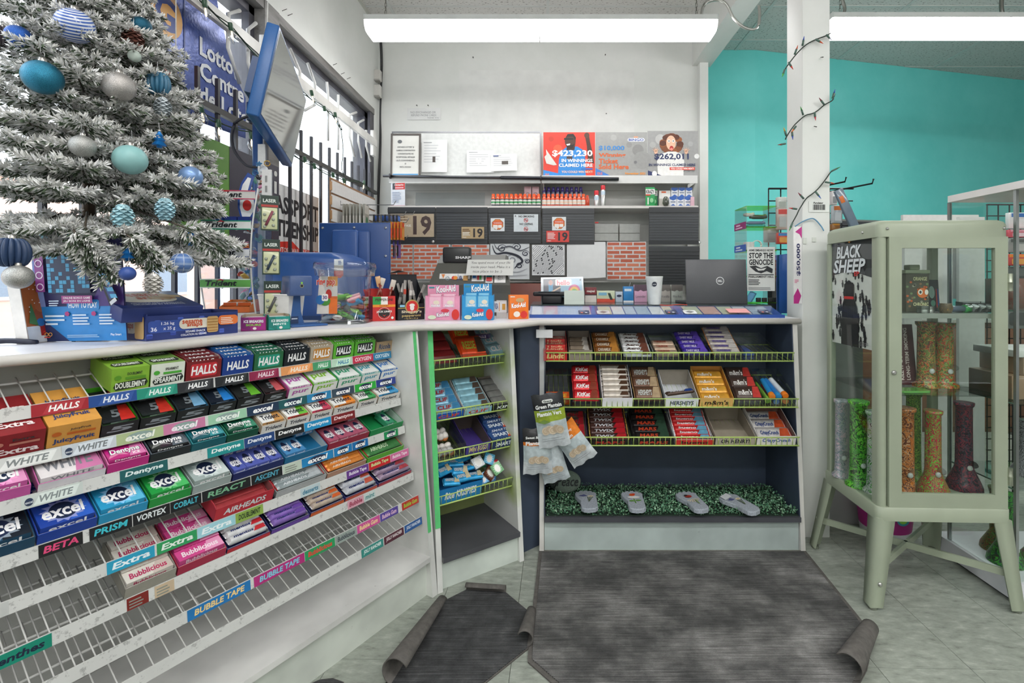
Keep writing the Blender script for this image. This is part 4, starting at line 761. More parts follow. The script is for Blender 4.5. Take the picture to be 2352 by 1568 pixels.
# clear strip of laser cards
p=atY(622,330,1.93); t=thing('clip_strip','clear hanging strip holding laser pointer cards before the passport poster','clip strip',T(p.x,p.y,1.12))
MB('fff').box(-.038,.005,.12,.004,.008,.62).build('plastic_strip',t,'clear_plastic'); MB('e6e6e6').box(-.036,.0,.44,.0,.008,.63).build('card_strip',t,'plastic')
for k in range(4): MB('9a9a9a').box(-.022,-.002,.46+k*.04,-.014,.001,.485+k*.04).build('slot',t,'plastic')
for k,(z,c) in enumerate(((.44,'8f4a5a'),(.265,'3a4a5a'),(.10,'5a5a5a'))):
    M0=T(p.x-.026+.006*k,p.y-.025,1.12+z,.5); l=thing('laser_card',['top','middle','bottom'][k]+' laser pointer card on the clear strip, '+['red','dark blue','grey'][k]+' pointer','toy',M0,'laser cards')
    mb=MB('2f4a3f').box(0,.002,-.055,.062,.004,.085); mb.front(0,-.055,.002); mb.rect(.002,.10,.06,.138,'24382f'); mb.text('LASER',.008,.112,.046,.014,'dfe6df',.03); mb.rect(.002,.094,.06,.103,'b83a34'); mb.build('card',l,'card')
    mb=MB(c).tube([(.018,-.008,-.035),(.042,-.008,.022)],.005,8)
    mb.build('pointer',l,'plastic'); mb=MB('cfd3a8').rbox(.004,-.004,-.05,.058,.002,.036,.003)
    for q in range(6): mb.ball(.014+.03*(q%2),-.006,-.04+.024*(q//2)+.006*(q%2),.006,.005,.006,8,'a9b0a0')
    mb.build('tray',l,'gloss')
# ---- six shaped lottery sign
p=atY(546,512,1.98); t=thing('number_sign','white six shaped sign with blue edge and red dot','sign',T(p.x,p.y,p.z+.03,.35)@M.Scale(.8,4))
def six(k):
    P=[]
    for a in range(0,200,12): t_=math.radians(-60+a*1.0); P.append((.04+(.04+k)*math.cos(t_),.062+(.055+k)*math.sin(t_)))
    return P
mb=MB('2f4f9a'); out=[(.018,-.03),(.05,-.035),(.085,.03),(.082,.085),(.07,.125),(.055,.135),(.075,.205),(.045,.225),(.015,.17),(.0,.11),(.0,.04)]
mb.add([(x,.006,z) for x,z in out]+[(x,.0,z) for x,z in out],[tuple(range(10,-1,-1)),tuple(range(11,22))]+[(i,(i+1)%11,11+(i+1)%11,11+i) for i in range(11)]); mb.build('backing',t,'gloss')
mb=MB(); mb.front(0,0,-.0005,.0008); inn=[(.022,-.015),(.046,-.02),(.075,.035),(.072,.085),(.055,.115),(.04,.11),(.06,.195),(.045,.20),(.022,.16),(.01,.11),(.01,.04)]
mb.shape(inn[::1],'eceef0'); mb.circ(.042,.055,.02,.028,'d8302c'); mb.build('face',t,'gloss')
# ---------------------------------------------------------------- flocked Christmas tree
TX,TY,ZB=-1.48,1.56,1.12
tree=thing('christmas_tree','tall flocked Christmas tree standing on the left end of the counter','christmas tree',T(TX,TY,ZB))
MB('5a4a3a').tube([(0,0,.03),(0,0,1.7)],[.02,.008],8).build('trunk',tree,'worn')
mb=MB('3a4038')
for k in range(4): a=k*math.pi/2+.4; mb.tube([(0,0,.09),(.05*math.cos(a),.05*math.sin(a),.02),(.1*math.cos(a),.1*math.sin(a),.005)],.007,6)
mb.build('stand',tree,'metal')
rg=np.random.default_rng(5); tw=[]; br=MB('4a4338')
def Rz(z): return max(.05,.308*(1.60-z))
def lim(p): 
    return p[0]>-.155
z=.33; lev=0
while z<1.62:
    nb=int(9+8*Rz(z)/.5); off=rg.uniform(0,6)
    for k in range(nb):
        a=off+2*math.pi*k/nb+rg.uniform(-.12,.12); R=Rz(z)*rg.uniform(.86,1.08); 
        if math.cos(a)<-.2: R=min(R,.088/max(.2,-math.cos(a)))
        d=np.array([math.cos(a),math.sin(a),0]); dr=-.24 if z<.45 else -.12 if z<.7 else -.05; n=max(4,int(R/.028)); pts=[]
        for i in range(n+1):
            s_=i/n; pts.append(d*R*s_+np.array([0,0,z+R*(dr*s_-.10*s_+.14*s_*s_)]))
        br.tube([tuple(q) for q in pts[::2]],.003,4)
        for i in range(2,n+1):
            p0=pts[i]; dirv=pts[i]-pts[i-1]; dirv/=np.linalg.norm(dirv)
            side=np.array([-d[1],d[0],0])
            if i==n and pts[n][0]>-.09: tw.append((pts[n-2],dirv*.075+np.array([0,0,.012])))
            L=(.055+.075*(1-i/n))*rg.uniform(.8,1.2)*min(1,R/.25+.35)
            for sg_ in (-1,1):
                v=(dirv*.62+side*sg_*rg.uniform(.6,.9)+np.array([0,0,rg.uniform(-.15,.35)])); v/=np.linalg.norm(v); q=p0+v*L
                if q[0]>-.095: tw.append((p0,v*L))
    z+=.062; lev+=1
for (a0,b0,ya),(a1,b1,yb) in (((195,520,1.26),(255,640,1.30)),((170,530,1.24),(215,600,1.27)),((300,545,1.30),(362,612,1.36)),((60,525,1.28),(30,560,1.26)),((420,520,1.42),(515,572,1.50))):
    A=atY(a0,b0,ya)-V((TX,TY,ZB)); B=atY(a1,b1,yb)-V((TX,TY,ZB)); br.tube([A.lerp(V((0,0,A.z+.12)),.5),A,B],.003,4); A=np.array(A); B=np.array(B); dv_=(B-A)/np.linalg.norm(B-A); sd_=np.cross(dv_,(0,1.,.2)); sd_/=np.linalg.norm(sd_)
    for i in range(6):
        p0=A+(B-A)*i/6
        for sg_ in (-1,1): v=dv_*.8+sd_*sg_*.6+np.array([0,-.2,.1]); tw.append((p0,v/np.linalg.norm(v)*.05))
    tw.append((A+(B-A)*.7,(B-A)*.38))
br.build('branches',tree,'worn',kind='stuff')
def needles(tw,per,ln,wd,cols):
    n=len(tw); A=np.array([t_[0] for t_ in tw]); D=np.array([t_[1] for t_ in tw]); L=np.linalg.norm(D,axis=1); Dn=D/L[:,None]
    A=np.repeat(A,per,0); Dn=np.repeat(Dn,per,0); L=np.repeat(L,per); N=len(A)
    s_=rg.uniform(0,1.0,N); b=A+Dn*(L*s_)[:,None]; rv=rg.normal(size=(N,3)); rv-=Dn*(rv*Dn).sum(1)[:,None]; rv/=np.linalg.norm(rv,axis=1)[:,None]
    dv=rv*.75+Dn*.65; dv[:,2]+=.12; dv/=np.linalg.norm(dv,axis=1)[:,None]; ll=ln*rg.uniform(.7,1.25,N)*(1.15-.35*s_)
    tip=b+dv*ll[:,None]; sd=np.cross(dv,rg.normal(size=(N,3))); sd/=np.linalg.norm(sd,axis=1)[:,None]; sd2=np.cross(dv,sd); w2=wd*rg.uniform(.7,1.3,N)[:,None]
    mid=b+dv*(ll*.55)[:,None]
    v=np.stack([b,mid+sd*w2,tip,mid-sd*w2, mid+sd2*w2, mid-sd2*w2],1).reshape(-1,3)
    i0=np.arange(N)*6; f=np.concatenate([np.stack([i0,i0+1,i0+2,i0+3],1),np.stack([i0,i0+4,i0+2,i0+5],1)])
    cl=np.array([lin(c) for c in cols[0]]); cg=np.array([lin(c) for c in cols[1]])
    fl_=(dv[:,2]*.55+rg.uniform(0,1,N)+.25*s_)>.30; c=np.where(fl_[:,None],cl[rg.integers(0,len(cl),N)],cg[rg.integers(0,len(cg),N)]); c=np.concatenate([c,c])
    return v,f,c
def npmesh(v,f,c,name):
    me=bpy.data.meshes.new(name); k=f.shape[1]; me.vertices.add(len(v)); me.vertices.foreach_set('co',v.astype(np.float32).ravel())
    me.loops.add(f.size); me.loops.foreach_set('vertex_index',f.astype(np.int32).ravel()); me.polygons.add(len(f)); me.polygons.foreach_set('loop_start',np.arange(len(f),dtype=np.int32)*k)
    me.update(calc_edges=True); a=me.color_attributes.new('Col','FLOAT_COLOR','CORNER'); cc=np.ones((len(f)*k,4),np.float32); cc[:,:3]=np.repeat(c,k,0); a.data.foreach_set('color',cc.ravel()); return me
v,f,c=needles(tw,58,.022,.0021,(('fbfbf8','f4f3ef','ffffff','e9e8e3'),('5a6b53','707f67','485844','a9aea3')))
link(npmesh(v,f,c,'needles'),'needles',tree,'needle',kind='stuff')
# ---- ornaments
def tree_pt(px,py,k=.97):
    best=None; 
    for i in range(300):
        y=.85+i*.004; p=atY(px,py,y); r_=math.hypot(p.x-TX,p.y-TY); R=Rz(p.z-ZB)*k
        if r_<=R: return p
        if best is None or r_-R<best[0]: best=(r_-R,p)
    return best[1]
def cone_mesh(mb,rx,rz,c,c2,n=9):
    mb.ball(0,0,0,rx*.75,rx*.75,rz*.92,10,c)
    for i in range(n):
        z_=rz*(.85-1.7*i/(n-1)); r_=rx*math.sqrt(max(.06,1-(z_/rz)**2))
        for k in range(8):
            a=2*math.pi*(k+.5*(i%2))/8; x,y=r_*math.cos(a),r_*math.sin(a); s_=rx*.34
            tx,ty=-math.sin(a)*s_,math.cos(a)*s_
            mb.add([(x*.6+tx*.6,y*.6+ty*.6,z_+s_*.7),(x*.6-tx*.6,y*.6-ty*.6,z_+s_*.7),(x*1.02-tx,y*1.02-ty,z_),(x*1.12,y*1.12,z_-s_*.55),(x*1.02+tx,y*1.02+ty,z_)],[(0,1,2,3,4)],c if k%2 else c2)
ORN=[(172,60,37,'stripe','3f62b0','round blue ornament with silver stripes near the tree top'),(98,178,37,'glit','2f7f9c','large teal blue glitter ornament left of the tree centre'),(273,199,32,'glit','b9b4b0','large silver glitter ornament right of the tree centre'),
 (190,336,25,'glit','b0b0ac','small silver glitter ornament at mid height'),(299,367,33,'matte','8fc0bf','pale teal matte ornament at mid height'),(325,60,20,'glit','1f5a72','dark teal glitter ornament by the pine cone'),
 (42,84,24,'glit','2f5fb0','blue glitter ornament at the upper left edge'),(6,84,22,'rib','4a4448','dark ribbed ornament at the upper left edge'),(363,192,25,'rib','3a6f8c','ribbed teal ornament at the right tip of an upper branch'),
 (438,406,24,'merc','7fa0d0','mercury glass pale blue ornament at the right branch tips'),(282,498,22,'cone','9fc4cc','icy blue pine cone ornament low on the tree, left one'),(379,481,20,'cone','a4c6d0','icy blue pine cone ornament low on the tree, right one'),
 (28,580,33,'rib','2f4466','large navy ribbed ornament at the lower left'),(42,636,27,'glit','b4b4b0','silver glitter ornament hanging beneath the navy ribbed one'),(418,604,23,'plaid','5f7fb8','blue plaid ornament at the lower right branch'),
 (293,628,16,'matte','3a56a0','small navy ornament hanging above the sesame box'),(352,652,19,'cone','b9b6b0','silver pine cone hanging above the sesame box'),(374,246,17,'cone','b5bcc0','silver pine cone hanging at the right upper branches'),
 (366,320,15,'tree','1f7fd0','shiny blue tree ornament at the right side'),(293,580,14,'tree','1f78c8','shiny blue tree ornament low in the middle'),(438,546,14,'tree','2f80cc','shiny blue tree ornament at the lower right'),(305,93,21,'cone','6a4238','brown natural pine cone tucked by silver berries'),(309,129,13,'matte','c3cfc6','pale frosted berry ornament under the brown pine cone')]
for px,py,rp,ty,c,lb in ORN:
    p=tree_pt(px,py,1.03); r_=rp*p.y/F; t=thing('ornament',lb,'ornament',T(p.x,p.y,p.z,rnd.uniform(0,6))); mb=MB(c); fin='gloss'; c1=lin(c)
    if ty=='cone': cone_mesh(mb,r_*.95,r_*1.25,c,tuple(min(1,q*1.5+.05) for q in c1)); top=r_*1.2; fin='foil' if c!='6a4238' else 'worn'
    elif ty=='tree':
        pr=[(.001,-r_*1.3),(r_*.35,-r_*1.28),(r_*.35,-r_*.95),(r_*.95,-r_*.9),(r_*.45,-r_*.2),(r_*.75,-r_*.15),(r_*.3,.5*r_),(r_*.5,.55*r_),(.001,r_*1.3)]; mb.lathe(pr,12); top=r_*1.25; fin='foil'
    else:
        n=28; pr=[(max(.0008,r_*math.sin(math.pi*i/14)),-r_*math.cos(math.pi*i/14)) for i in range(15)]; top=r_*.97
        if ty=='stripe': pr=[(max(.0008,r_*math.sin(math.pi*i/32)),-r_*math.cos(math.pi*i/32)) for i in range(33)]; mb.at(0,0,0,.5,.2); mb.lathe(pr,n,None,[('d8dce4' if i%2 else c) for i in range(32)])
        elif ty=='rib':
            for k in range(14): mb.at(0,0,0,0,0,2*math.pi*k/14); mb.ball(r_*.42,0,0,r_*.58,r_*.2,r_,10,None,10)
            mb.at(); fin='card'
        elif ty=='plaid':
            mb.lathe(pr,n,None,[('8fa6cc' if i%3==0 else c) for i in range(14)])
            for k in range(8): a=2*math.pi*k/8; mb.tube([(r_*1.005*math.sin(j*.3+.3)*math.cos(a),r_*1.005*math.sin(j*.3+.3)*math.sin(a),r_*math.cos(j*.3+.3)) for j in range(9)],r_*.035,4,'c9d2e2')
        else: mb.lathe(pr,n); fin={'glit':'glitter','merc':'foil'}.get(ty,'gloss' if ty!='matte' else 'card')
    mb.build('body',t,fin); MB('b8b4ae').lathe([(r_*.22,top),(r_*.22,top+r_*.2),(r_*.16,top+r_*.24)],10).build('cap',t,'metal')
    MB('a8a8a8').tube(smooth([(0,0,top+r_*.2),(r_*.1,0,top+r_*.45),(0,0,top+r_*.62),(-r_*.1,0,top+r_*.5),(-.004,0,top+r_*.9+.01)],4),.0009,4).build('hook',t,'metal')
# ---------------------------------------------------------------- things on the counter
ZT=1.12
def base(px,py,rz=0,z=ZT): p=atZ(px,py,z); return T(p.x,p.y,z+.0005,rz)
def line(pxL,pyL,pxR,pyR,z=ZT):
    a,b=atZ(pxL,pyL,z),atZ(pxR,pyR,z); return T(a.x,a.y,z+.0005,math.atan2(b.y-a.y,b.x-a.x)),(b-a).length
def hz(px,py,py0,z=ZT): p=atZ(px,py0,z); return (py0-py)*p.y/F      # height of picture row py over a base row
def scribble(mb,x,y,w,h,n,col,seed=1): mb.lines(x,y,w,h,n,col,seed)
# crossword lottery board
O=atY(88,785,1.46); O.z=ZT+.001; R=atY(292,785,1.46)-O; R.z=0; U=atY(64,522,1.44)-O
t,w,h=board(O,R,U,.004,'2a2a5c','lottery_board','tall blue and purple crossword lottery board standing under the tree','poster')
mb=MB(); mb.front(0,0,-.0002,.0005)
mb.shape([(0,0),(w,0),(w,.105),(0,.105)],'2a86cc'); mb.shape([(0,.085),(0,0),(w*.36,0)],'25315f')
mb.shape([(0,.105),(w*.12,.105),(w*.05,.30),(0,.33)],'7f93cc'); mb.shape([(w*.62,.105),(w,.105),(w,.24),(w*.8,.20)],'4a2f7c')
mb.rrect(w*.36,.095,w*.72,.125,.006,'2a86cc'); mb.text('HOW TO PLAY',w*.38,.10,w*.32,.018,'eef4fa',.05)
for i,x in enumerate((.05,.36,.66)): mb.circ(w*x,.083,.008,.008,'b02f78',5); mb.lines(w*(x+.06),.05,w*.22,.036,3+(i>0),'dcebf5',i+2)
mb.lines(w*.35,.012,w*.4,.010,2,'a9d0ea',5); mb.text('Play Smart',w*.84,.014,w*.12,.009,'eef4fa')
for k in range(3): mb.ring(w*.08+.012*k,.022,.006,.002,'e8a04a')
mb.shape([(w*.06,.035),(w*.10,.028),(w*.12,.032)],'d8402c'); mb.rect(w*.06,.012,w*.17,.015,'d8402c')
mb.shape([(w*.05,.15),(w*.15,.15),(w*.15,.27),(w*.05,.27)],'8f3f8a')
for k in range(3): mb.ring(w*.10,.165+.035*k,.011,.003,'e8d8ea')
mb.rect(w*.19,.145,w*.66,.275,'1a2c4f')
r3=random.Random(3)
for i in range(11):
    for j in range(10):
        if (i*j+i)%3!=1 and r3.random()<.66: mb.rect(w*.195+w*.042*i,.148+.0125*j,w*.195+w*.042*i+w*.038,.148+.0125*j+.0108,'49a3cc'); mb.lay-=1
mb.lay+=1
for j in range(2):
    for i in range(8): mb.circ(w*.12+w*.09*i,.285+.014*j,.0075,.0075,('d86aa8' if (i+j)%2 else 'f0e6ea'),5); mb.lay-=1
mb.lay+=1; mb.text('CROSSWORD',w*.02,.330,w*.74,.02,'dfe8f0',.05); mb.text('$50,000',w*.14,.305,w*.5,.022,'8fd0e0',.05)
mb.rect(w*.34,.115,w*.68,.138,'a03a80'); mb.text('ONLINE BONUS GAME',w*.36,.128,w*.3,.007,'f0dfea'); mb.text('JEU BONI EN LIGNE',w*.36,.118,w*.3,.007,'f0dfea')
mb.lines(w*.2,.108,w*.14,.02,3,'c9d8e8',9)
mb.shape([(w*.70,.25),(w*.79,.255),(w*.98,.125),(w*.88,.105)],'1c1c26'); mb.shape([(w*.715,.245),(w*.785,.248),(w*.955,.135),(w*.885,.125)],'2f4a8a')
for k in range(5): mb.shape([(w*(.75+.035*k),.222-.02*k),(w*(.82+.035*k),.222-.02*k),(w*(.835+.035*k),.21-.02*k),(w*(.765+.035*k),.21-.02*k)],'5fb4e0')
mb.shape([(w*.885,.118),(w*.95,.132),(w*.97,.122),(w*.90,.108)],'e4e6ea')
mb.build('printed_face',t,'card')
MB('2a2a5c').box(w*.4,.0,.0,w*.6,.06,.003).box(w*.4,.057,.0,w*.6,.06,.2).build('easel_back',t,'card')
# advent calendar box
O=atZ(66,790,ZT); R=atZ(108,785,ZT)-O; R.z=0; U=V((-.03,-.01,.185))
t,w,h=board(O,R*1.6,U,.035,'e9e3dc','advent_box','orange snowy reindeer picture box half hidden behind the crossword board','box')
mb=MB(); mb.front(0,0,-.0002,.0005).rect(.002,.002,w-.002,h-.002,'b5642c'); mb.rect(.002,.002,w-.002,.05,'e4e8ec'); mb.circ(w*.55,.075,.022,.03,'a3522c'); mb.circ(w*.6,.11,.018,.02,'b8683a'); mb.rect(w*.45,.02,w*.7,.06,'b02f2c'); mb.circ(w*.5,.06,.012,.012,'2f6fb0')
mb.shape([(w*.1,.06),(w*.4,.05),(w*.25,.12)],'4a7a45')
for k in range(14): mb.circ(rnd.uniform(.01,w-.01),rnd.uniform(.09,h-.01),.0018,.0018,'f4f0ea',6); mb.lay-=1
mb.build('printed_face',t,'card')
MB('2f3040').tube(smooth([(-1.62,1.36,ZT+.004),(-1.56,1.39,ZT+.012),(-1.49,1.41,ZT+.004)],5),.008,8).build('sunglasses_arm',None,'plastic',label='dark curved arm lying on the counter at the far left edge',cat='arm')
# sesame snack boxes
NV='2b3a78'
def sesame_front(mb,x0,z0,w,h):
    mb.front(x0,z0,-.0002,.0004)
    for k in range(26):
        x=w*(k%13)/13; mb.rrect(x,h*(.05+.8*((k*7)%10)/10),x+w*.06,h*(.05+.8*((k*7)%10)/10)+h*.12,h*.05,'4f66c0' if k%3 else '3a4da5'); mb.lay-=1
    mb.lay+=1; mb.rrect(w*.0+.004,h*.28,w*.45,h*.78,h*.12,'3a55a5'); mb.text('36',w*.04,h*.34,w*.06,h*.18,'eef'); mb.text('x 35 g',w*.16,h*.34,w*.12,h*.18,'eef'); mb.text('1.26 kg',w*.14,h*.56,w*.13,h*.16,'eef')
    mb.rrect(w*.32,h*.36,w*.66,h*.80,h*.2,'e4dccb'); mb.text('sesame',w*.35,h*.58,w*.22,h*.16,'c8522c',.03); mb.text('snaps',w*.40,h*.40,w*.17,h*.18,'c8522c',.03)
    mb.rrect(w*.62,h*.12,w*.75,h*.85,h*.1,'c9a46a')
    for k in range(5): mb.rect(w*.625,h*(.18+.13*k),w*.745,h*(.22+.13*k),'a8783f'); mb.lay-=1
    mb.lay+=1; mb.rrect(w*.75,h*.42,w*.99,h*.86,h*.16,'e4783a'); mb.lines(w*.78,h*.48,w*.18,h*.32,4,'f6e2d0',3); mb.text('SESAME SNACK',w*.38,h*.2,w*.22,h*.09,'e8eaf2'); mb.text('COLLATION AU SESAME',w*.33,h*.06,w*.28,h*.09,'e8eaf2')
M0,w=line(336,784,546,764)
t=thing('snack_box','long open navy sesame snack box at the front of the counter','box',M0); H0=.082
mb=MB(NV).box(0,0,0,w,.15,.003).box(0,0,.003,.003,.15,H0).box(w-.003,0,.003,w,.15,H0).box(.003,.147,.003,w-.003,.15,H0).box(.003,0,.003,w-.003,.003,H0*.93)
mb.build('tray',t,'card'); mb=MB(); sesame_front(mb,0,.002,w,H0*.9); mb.face((-.0005,.15,0),(0,-1,0),(0,0,1),.0004).rrect(.02,.02,.09,.06,.01,'e4dccb'); mb.text('snaps',.03,.03,.05,.02,'c8522c',.03); mb.rrect(.09,.005,.14,.075,.008,'c9a46a'); mb.build('printed_label',t,'card')
M1=M0@T(-.055,.02,.058,-.02,.24); t=thing('snack_box','closed navy sesame snack box lying on the open one','box',M1)
MB(NV).rbox(0,0,0,w*.80,.20,.045,.002).build('box',t,'card'); mb=MB(); mb.top(0,0,.0454); W2_=w*.8
mb.rrect(.02,.06,W2_*.86,.18,.05,'e6ddcc'); mb.text('sesame',.05,.13,.12,.035,'c8522c',.03); mb.text('snaps',.08,.085,.10,.035,'c8522c',.03)
for k in range(3): mb.shape([(W2_*.50+.02*k,.10+.012*k),(W2_*.75+.02*k,.085+.012*k),(W2_*.78+.02*k,.11+.012*k),(W2_*.53+.02*k,.13+.012*k)],['c9a878','b58f5c','d8b98a'][k])
mb.text('DELICIOUS AND NUTRITIOUS',.04,.04,.14,.009,'dde0ee'); mb.text('DELICIEUSE ET NUTRITIVE',.04,.025,.14,.009,'dde0ee'); mb.build('printed_label',t,'card')
# two mint boxes
for (a,b,c,d,col,nm,tx2,lb) in ((553,761,611,759,'9c1f7c','ICE BREAKERS','SOURS','magenta mint box with torn open top on the counter edge'),(617,759,667,756,'1f8f84','ICE BREAKERS','MINTS','teal green mint box with open top beside the magenta one')):
    M0,w=line(a,b,c,d); t=tray_mb(w,.085,.058,.05,col,'b5a48c').build('mint_box',None,'card',M4=M0,label=lb,cat='box')
    mb=MB(); mb.front(0,0,-.0006,.0004)
    mb.shape([(0,.012),(w*.4,.0),(w*.3,.05),(0,.05)],'7a1a6a' if col[0]=='9' else '17766c'); mb.text(nm,w*.12,.030,w*.78,.010,'eef4f4',.04); mb.text(tx2,w*.2,.018,w*.6,.008,'8fd04a' if col[0]=='9' else 'e0f4f0',.04); mb.circ(w*.55,.009,.006,.005,'e8dcd8'); mb.build('printed_label',t,'card')
    MB('d8e4e0' if col[0]!='9' else 'd8c8d0').rbox(.006,.01,.003,w-.006,.07,.05,.006).build('inner_pack',t,'plastic')
# white cup of the box
p=atY(632,724,1.93); t=thing('white_carton','plain white tapered open carton before the blue pole','carton',T(p.x,p.y+.05,ZT))
mb=MB('e6e5e1'); a,b=.052,.062
for s_,z0,z1 in ((1,0,.13),):
    mb.add([(-a,-a,0),(a,-a,0),(a,a,0),(-a,a,0),(-b,-b,.13),(b,-b,.13),(b,b,.13),(-b,b,.13)],[(0,1,5,4),(1,2,6,5),(2,3,7,6),(3,0,4,7),(0,3,2,1)]); mb.add([(-a,-a,.004),(a,-a,.004),(a,a,.004),(-a,a,.004),(-b+.002,-b+.002,.129),(b-.002,-b+.002,.129),(b-.002,b-.002,.129),(-b+.002,b-.002,.129)],[(4,5,1,0),(5,6,2,1),(6,7,3,2),(7,4,0,3),(0,1,2,3)],'d0cfca')
mb.build('shell',t,'card'); MB('f0efeb').box(-.064,-.064,.128,.064,-.060,.133).build('rim',t,'card')
# mint tray with small orange packs
GS=T(atY(464,700,1.90).x,1.90,ZT+.0005,.12); M0=GS@T(.03,.045,.056)
t=tray_mb(.115,.09,.05,.024,'e0702c','e8843c','e0702c').build('mint_tray',None,'card',M4=M0@T(0,.02,.0),label='orange open tray of little mint packs behind the sesame boxes',cat='box')
for i in range(4):
    o=link(pack_mesh(.048,.036,.014,'ece8e2','',oval='4a8f5f',name='mint_pack',fin='plastic',side='d8642c'),'mint_pack',None,'gloss',None,M0@T(.006+.054*(i%2),.03+.004*i,.008+.018*(i//2),.05*i)); tag(o,['lower left','lower right','upper left','upper right'][i]+' mint pack in the orange tray','mints','mint packs in the orange tray')
# gum stand with curved clear sides
O=T(atY(464,700,1.90).x,1.90,ZT+.0005,.12); t=thing('gum_stand','clear curved gum stand with four striped headers right of the tree','display stand',O@T(0,.06,0))
MB('d8d8d4').box(.003,-.05,0,.187,.10,.055).build('base',t,'plastic')
prof=[(.10*math.sin(math.pi*k/16)*1.0,.47*k/16) for k in range(17)]
for x in (0,.187):
    vs=[(x,-.02-.06*math.sin(math.pi*k/16),.56*k/16) for k in range(17)]+[(x,.10,.56*k/16) for k in range(17)]
    vs2=[(a+.003,b,c) for a,b,c in vs]
    mb=MB('fff'); mb.add(vs+vs2,[(k,k+1,18+k,17+k) for k in range(16)]+[(34+k,51+k,52+k,35+k) for k in range(16)]); mb.build('side_panel',t,'clear_plastic')
    MB('d8d8d6').tube([(x+.0015,b,c) for a,b,c in vs[:17]],.003,6).build('side_rim',t,'plastic')
for k,(z,c,c2) in enumerate(((.53,'d8d6d2','c9486a'),(.405,'e8ecea','1f9a78'),(.295,'eceef2','2a3f86'),(.175,'6fb85a','e8f2e4'))):
    y=-.025-.06*math.sin(math.pi*z/.56); h_=MB(c).box(.002,y-.003,z-.018,.186,y,z+.018).build('header',t,'card'); mb=MB(); mb.front(.002,z-.018,y-.0035)
    mb.rect(0,0,.184,.004,c2); mb.rect(0,.032,.184,.036,c2); mb.text('Trident',.02,.008,.115,.022,'23262c',.03,.2); mb.shape([(.06,.030),(.075,.036),(.09,.030)],'d8303a'); mb.build('lettering',h_,'card')
    mb=MB('b9bbbd')
    for xx in (.03,.08,.13): mb.tube([(xx,y,z-.02),(xx,.09,z+.02)],.0018,5)
    mb.build('wire_shelf',t,'metal')
for k in range(3):
    o=link(pack_mesh(.045,.07,.02,'2f3f86','',ac='d8dce8',name='gum_pack'),'gum_pack',None,'gloss',None,O@T(.012+.05*k,.04,.425)); tag(o,ORD[k]+' navy gum pack from the left on the gum stand top shelf','gum','gum packs on the gum stand')
# blue lottery terminal, hood and rear panel
def smooth_hood(mb,w,d,h,r,col):
    P=[(-d/2,0),(-d/2*.98,h*.6)]+[(-d/2+r-r*math.cos(a),h-r+r*math.sin(a)) for a in [i*math.pi/12 for i in range(1,7)]]+[(d/2-r+r*math.sin(a),h-r+r*math.cos(a)) for a in [i*math.pi/12 for i in range(0,7)]]+[(d/2,0)]
    n=len(P); S_=[(-.5,.86),(-.47,.95),(-.42,1),(.30,1),(.38,.96),(.45,.88),(.5,.74)]; vs=[]
    for s_,k in S_:
        for y,z in P: vs.append((s_*w+(0 if abs(s_)>9 else -(z/h)*0*w),y*(1-.0*k),z*k))
    mb.add(vs,[(i*n+j,i*n+j+1,(i+1)*n+j+1,(i+1)*n+j) for i in range(len(S_)-1) for j in range(n-1)]+[tuple(range(n-1,-1,-1)),tuple(range((len(S_)-1)*n,len(S_)*n))],col,True)
BLU='2f5596'
p=atZ(775,722,ZT); tm_=thing('lottery_terminal','large rounded blue lottery terminal behind the candy jar','lottery terminal',T(p.x,2.46,ZT,-.05))
w=255*2.4/F; mb=MB(BLU); 
P=[(-w*.52,0),(-w*.44,.20),(-w*.40,.28),(-w*.34,.315),(-w*.25,.328),(w*.24,.325),(w*.33,.305),(w*.37,.27),(w*.43,.12),(w*.46,0)]
n=len(P); vs=[(x,-.14 if z<.01 else -.14+.0*z,z) for x,z in P]; ys=[(-.15,.93),(-.13,.985),(-.10,1),(.12,1),(.16,.97),(.18,.9)]; vs=[]
for y,k in ys: vs+=[(x*(.97+.03*k),y,z*k) for x,z in P]
mb.add(vs,[(i*n+j,i*n+j+1,(i+1)*n+j+1,(i+1)*n+j) for i in range(5) for j in range(n-1)]+[tuple(range(n-1,-1,-1)),tuple(range(5*n,6*n))],BLU,True)
mb.build('hood',tm_,'plastic')
mb=MB('e8e8e8'); mb.front(w*.30,.215,-.1505).rect(0,.045,.045,.075,'e8ecee'); mb.rect(0,.02,.045,.045,'b8b0a8'); mb.shape([(0,.02),(0,-.002),(.012,-.014),(.033,-.014),(.045,-.002),(.045,.02)],'d0302c'); mb.lines(.02,.05,.02,.02,3,'3a5a9a',3); mb.build('sticker',tm_,'card')
MB('24406f').box(-w*.50,-.155,0,w*.45,-.15,.02).build('base_strip',tm_,'plastic')
p=atY(812,720,2.75); pn=thing('terminal_shield','flat blue riveted panel standing behind the lottery terminal','panel',T(p.x,2.76,ZT))
hw=82*2.76/F; mb=MB('2d4f8c').rbox(-hw,0,0,hw,.02,.52,.008); mb.build('plate',pn,'plastic')
MB('2f5392').rbox(-hw*.58,-.022,.05,hw*.46,0,.475,.012).build('raised_box',pn,'plastic'); MB('335899').rbox(-hw*.54,-.05,.05,hw*.18,-.02,.475,.012).build('inner_box',pn,'plastic')
for x,z in ((-.88,.49),(0,.492),(.88,.49),(-.88,.33),(.88,.33)): MB('d8d8da').lathe([(.008,0),(.008,.003),(.004,.006)],10).build('rivet',pn,'metal',M4=T(x*hw,0,z,0,math.pi/2))
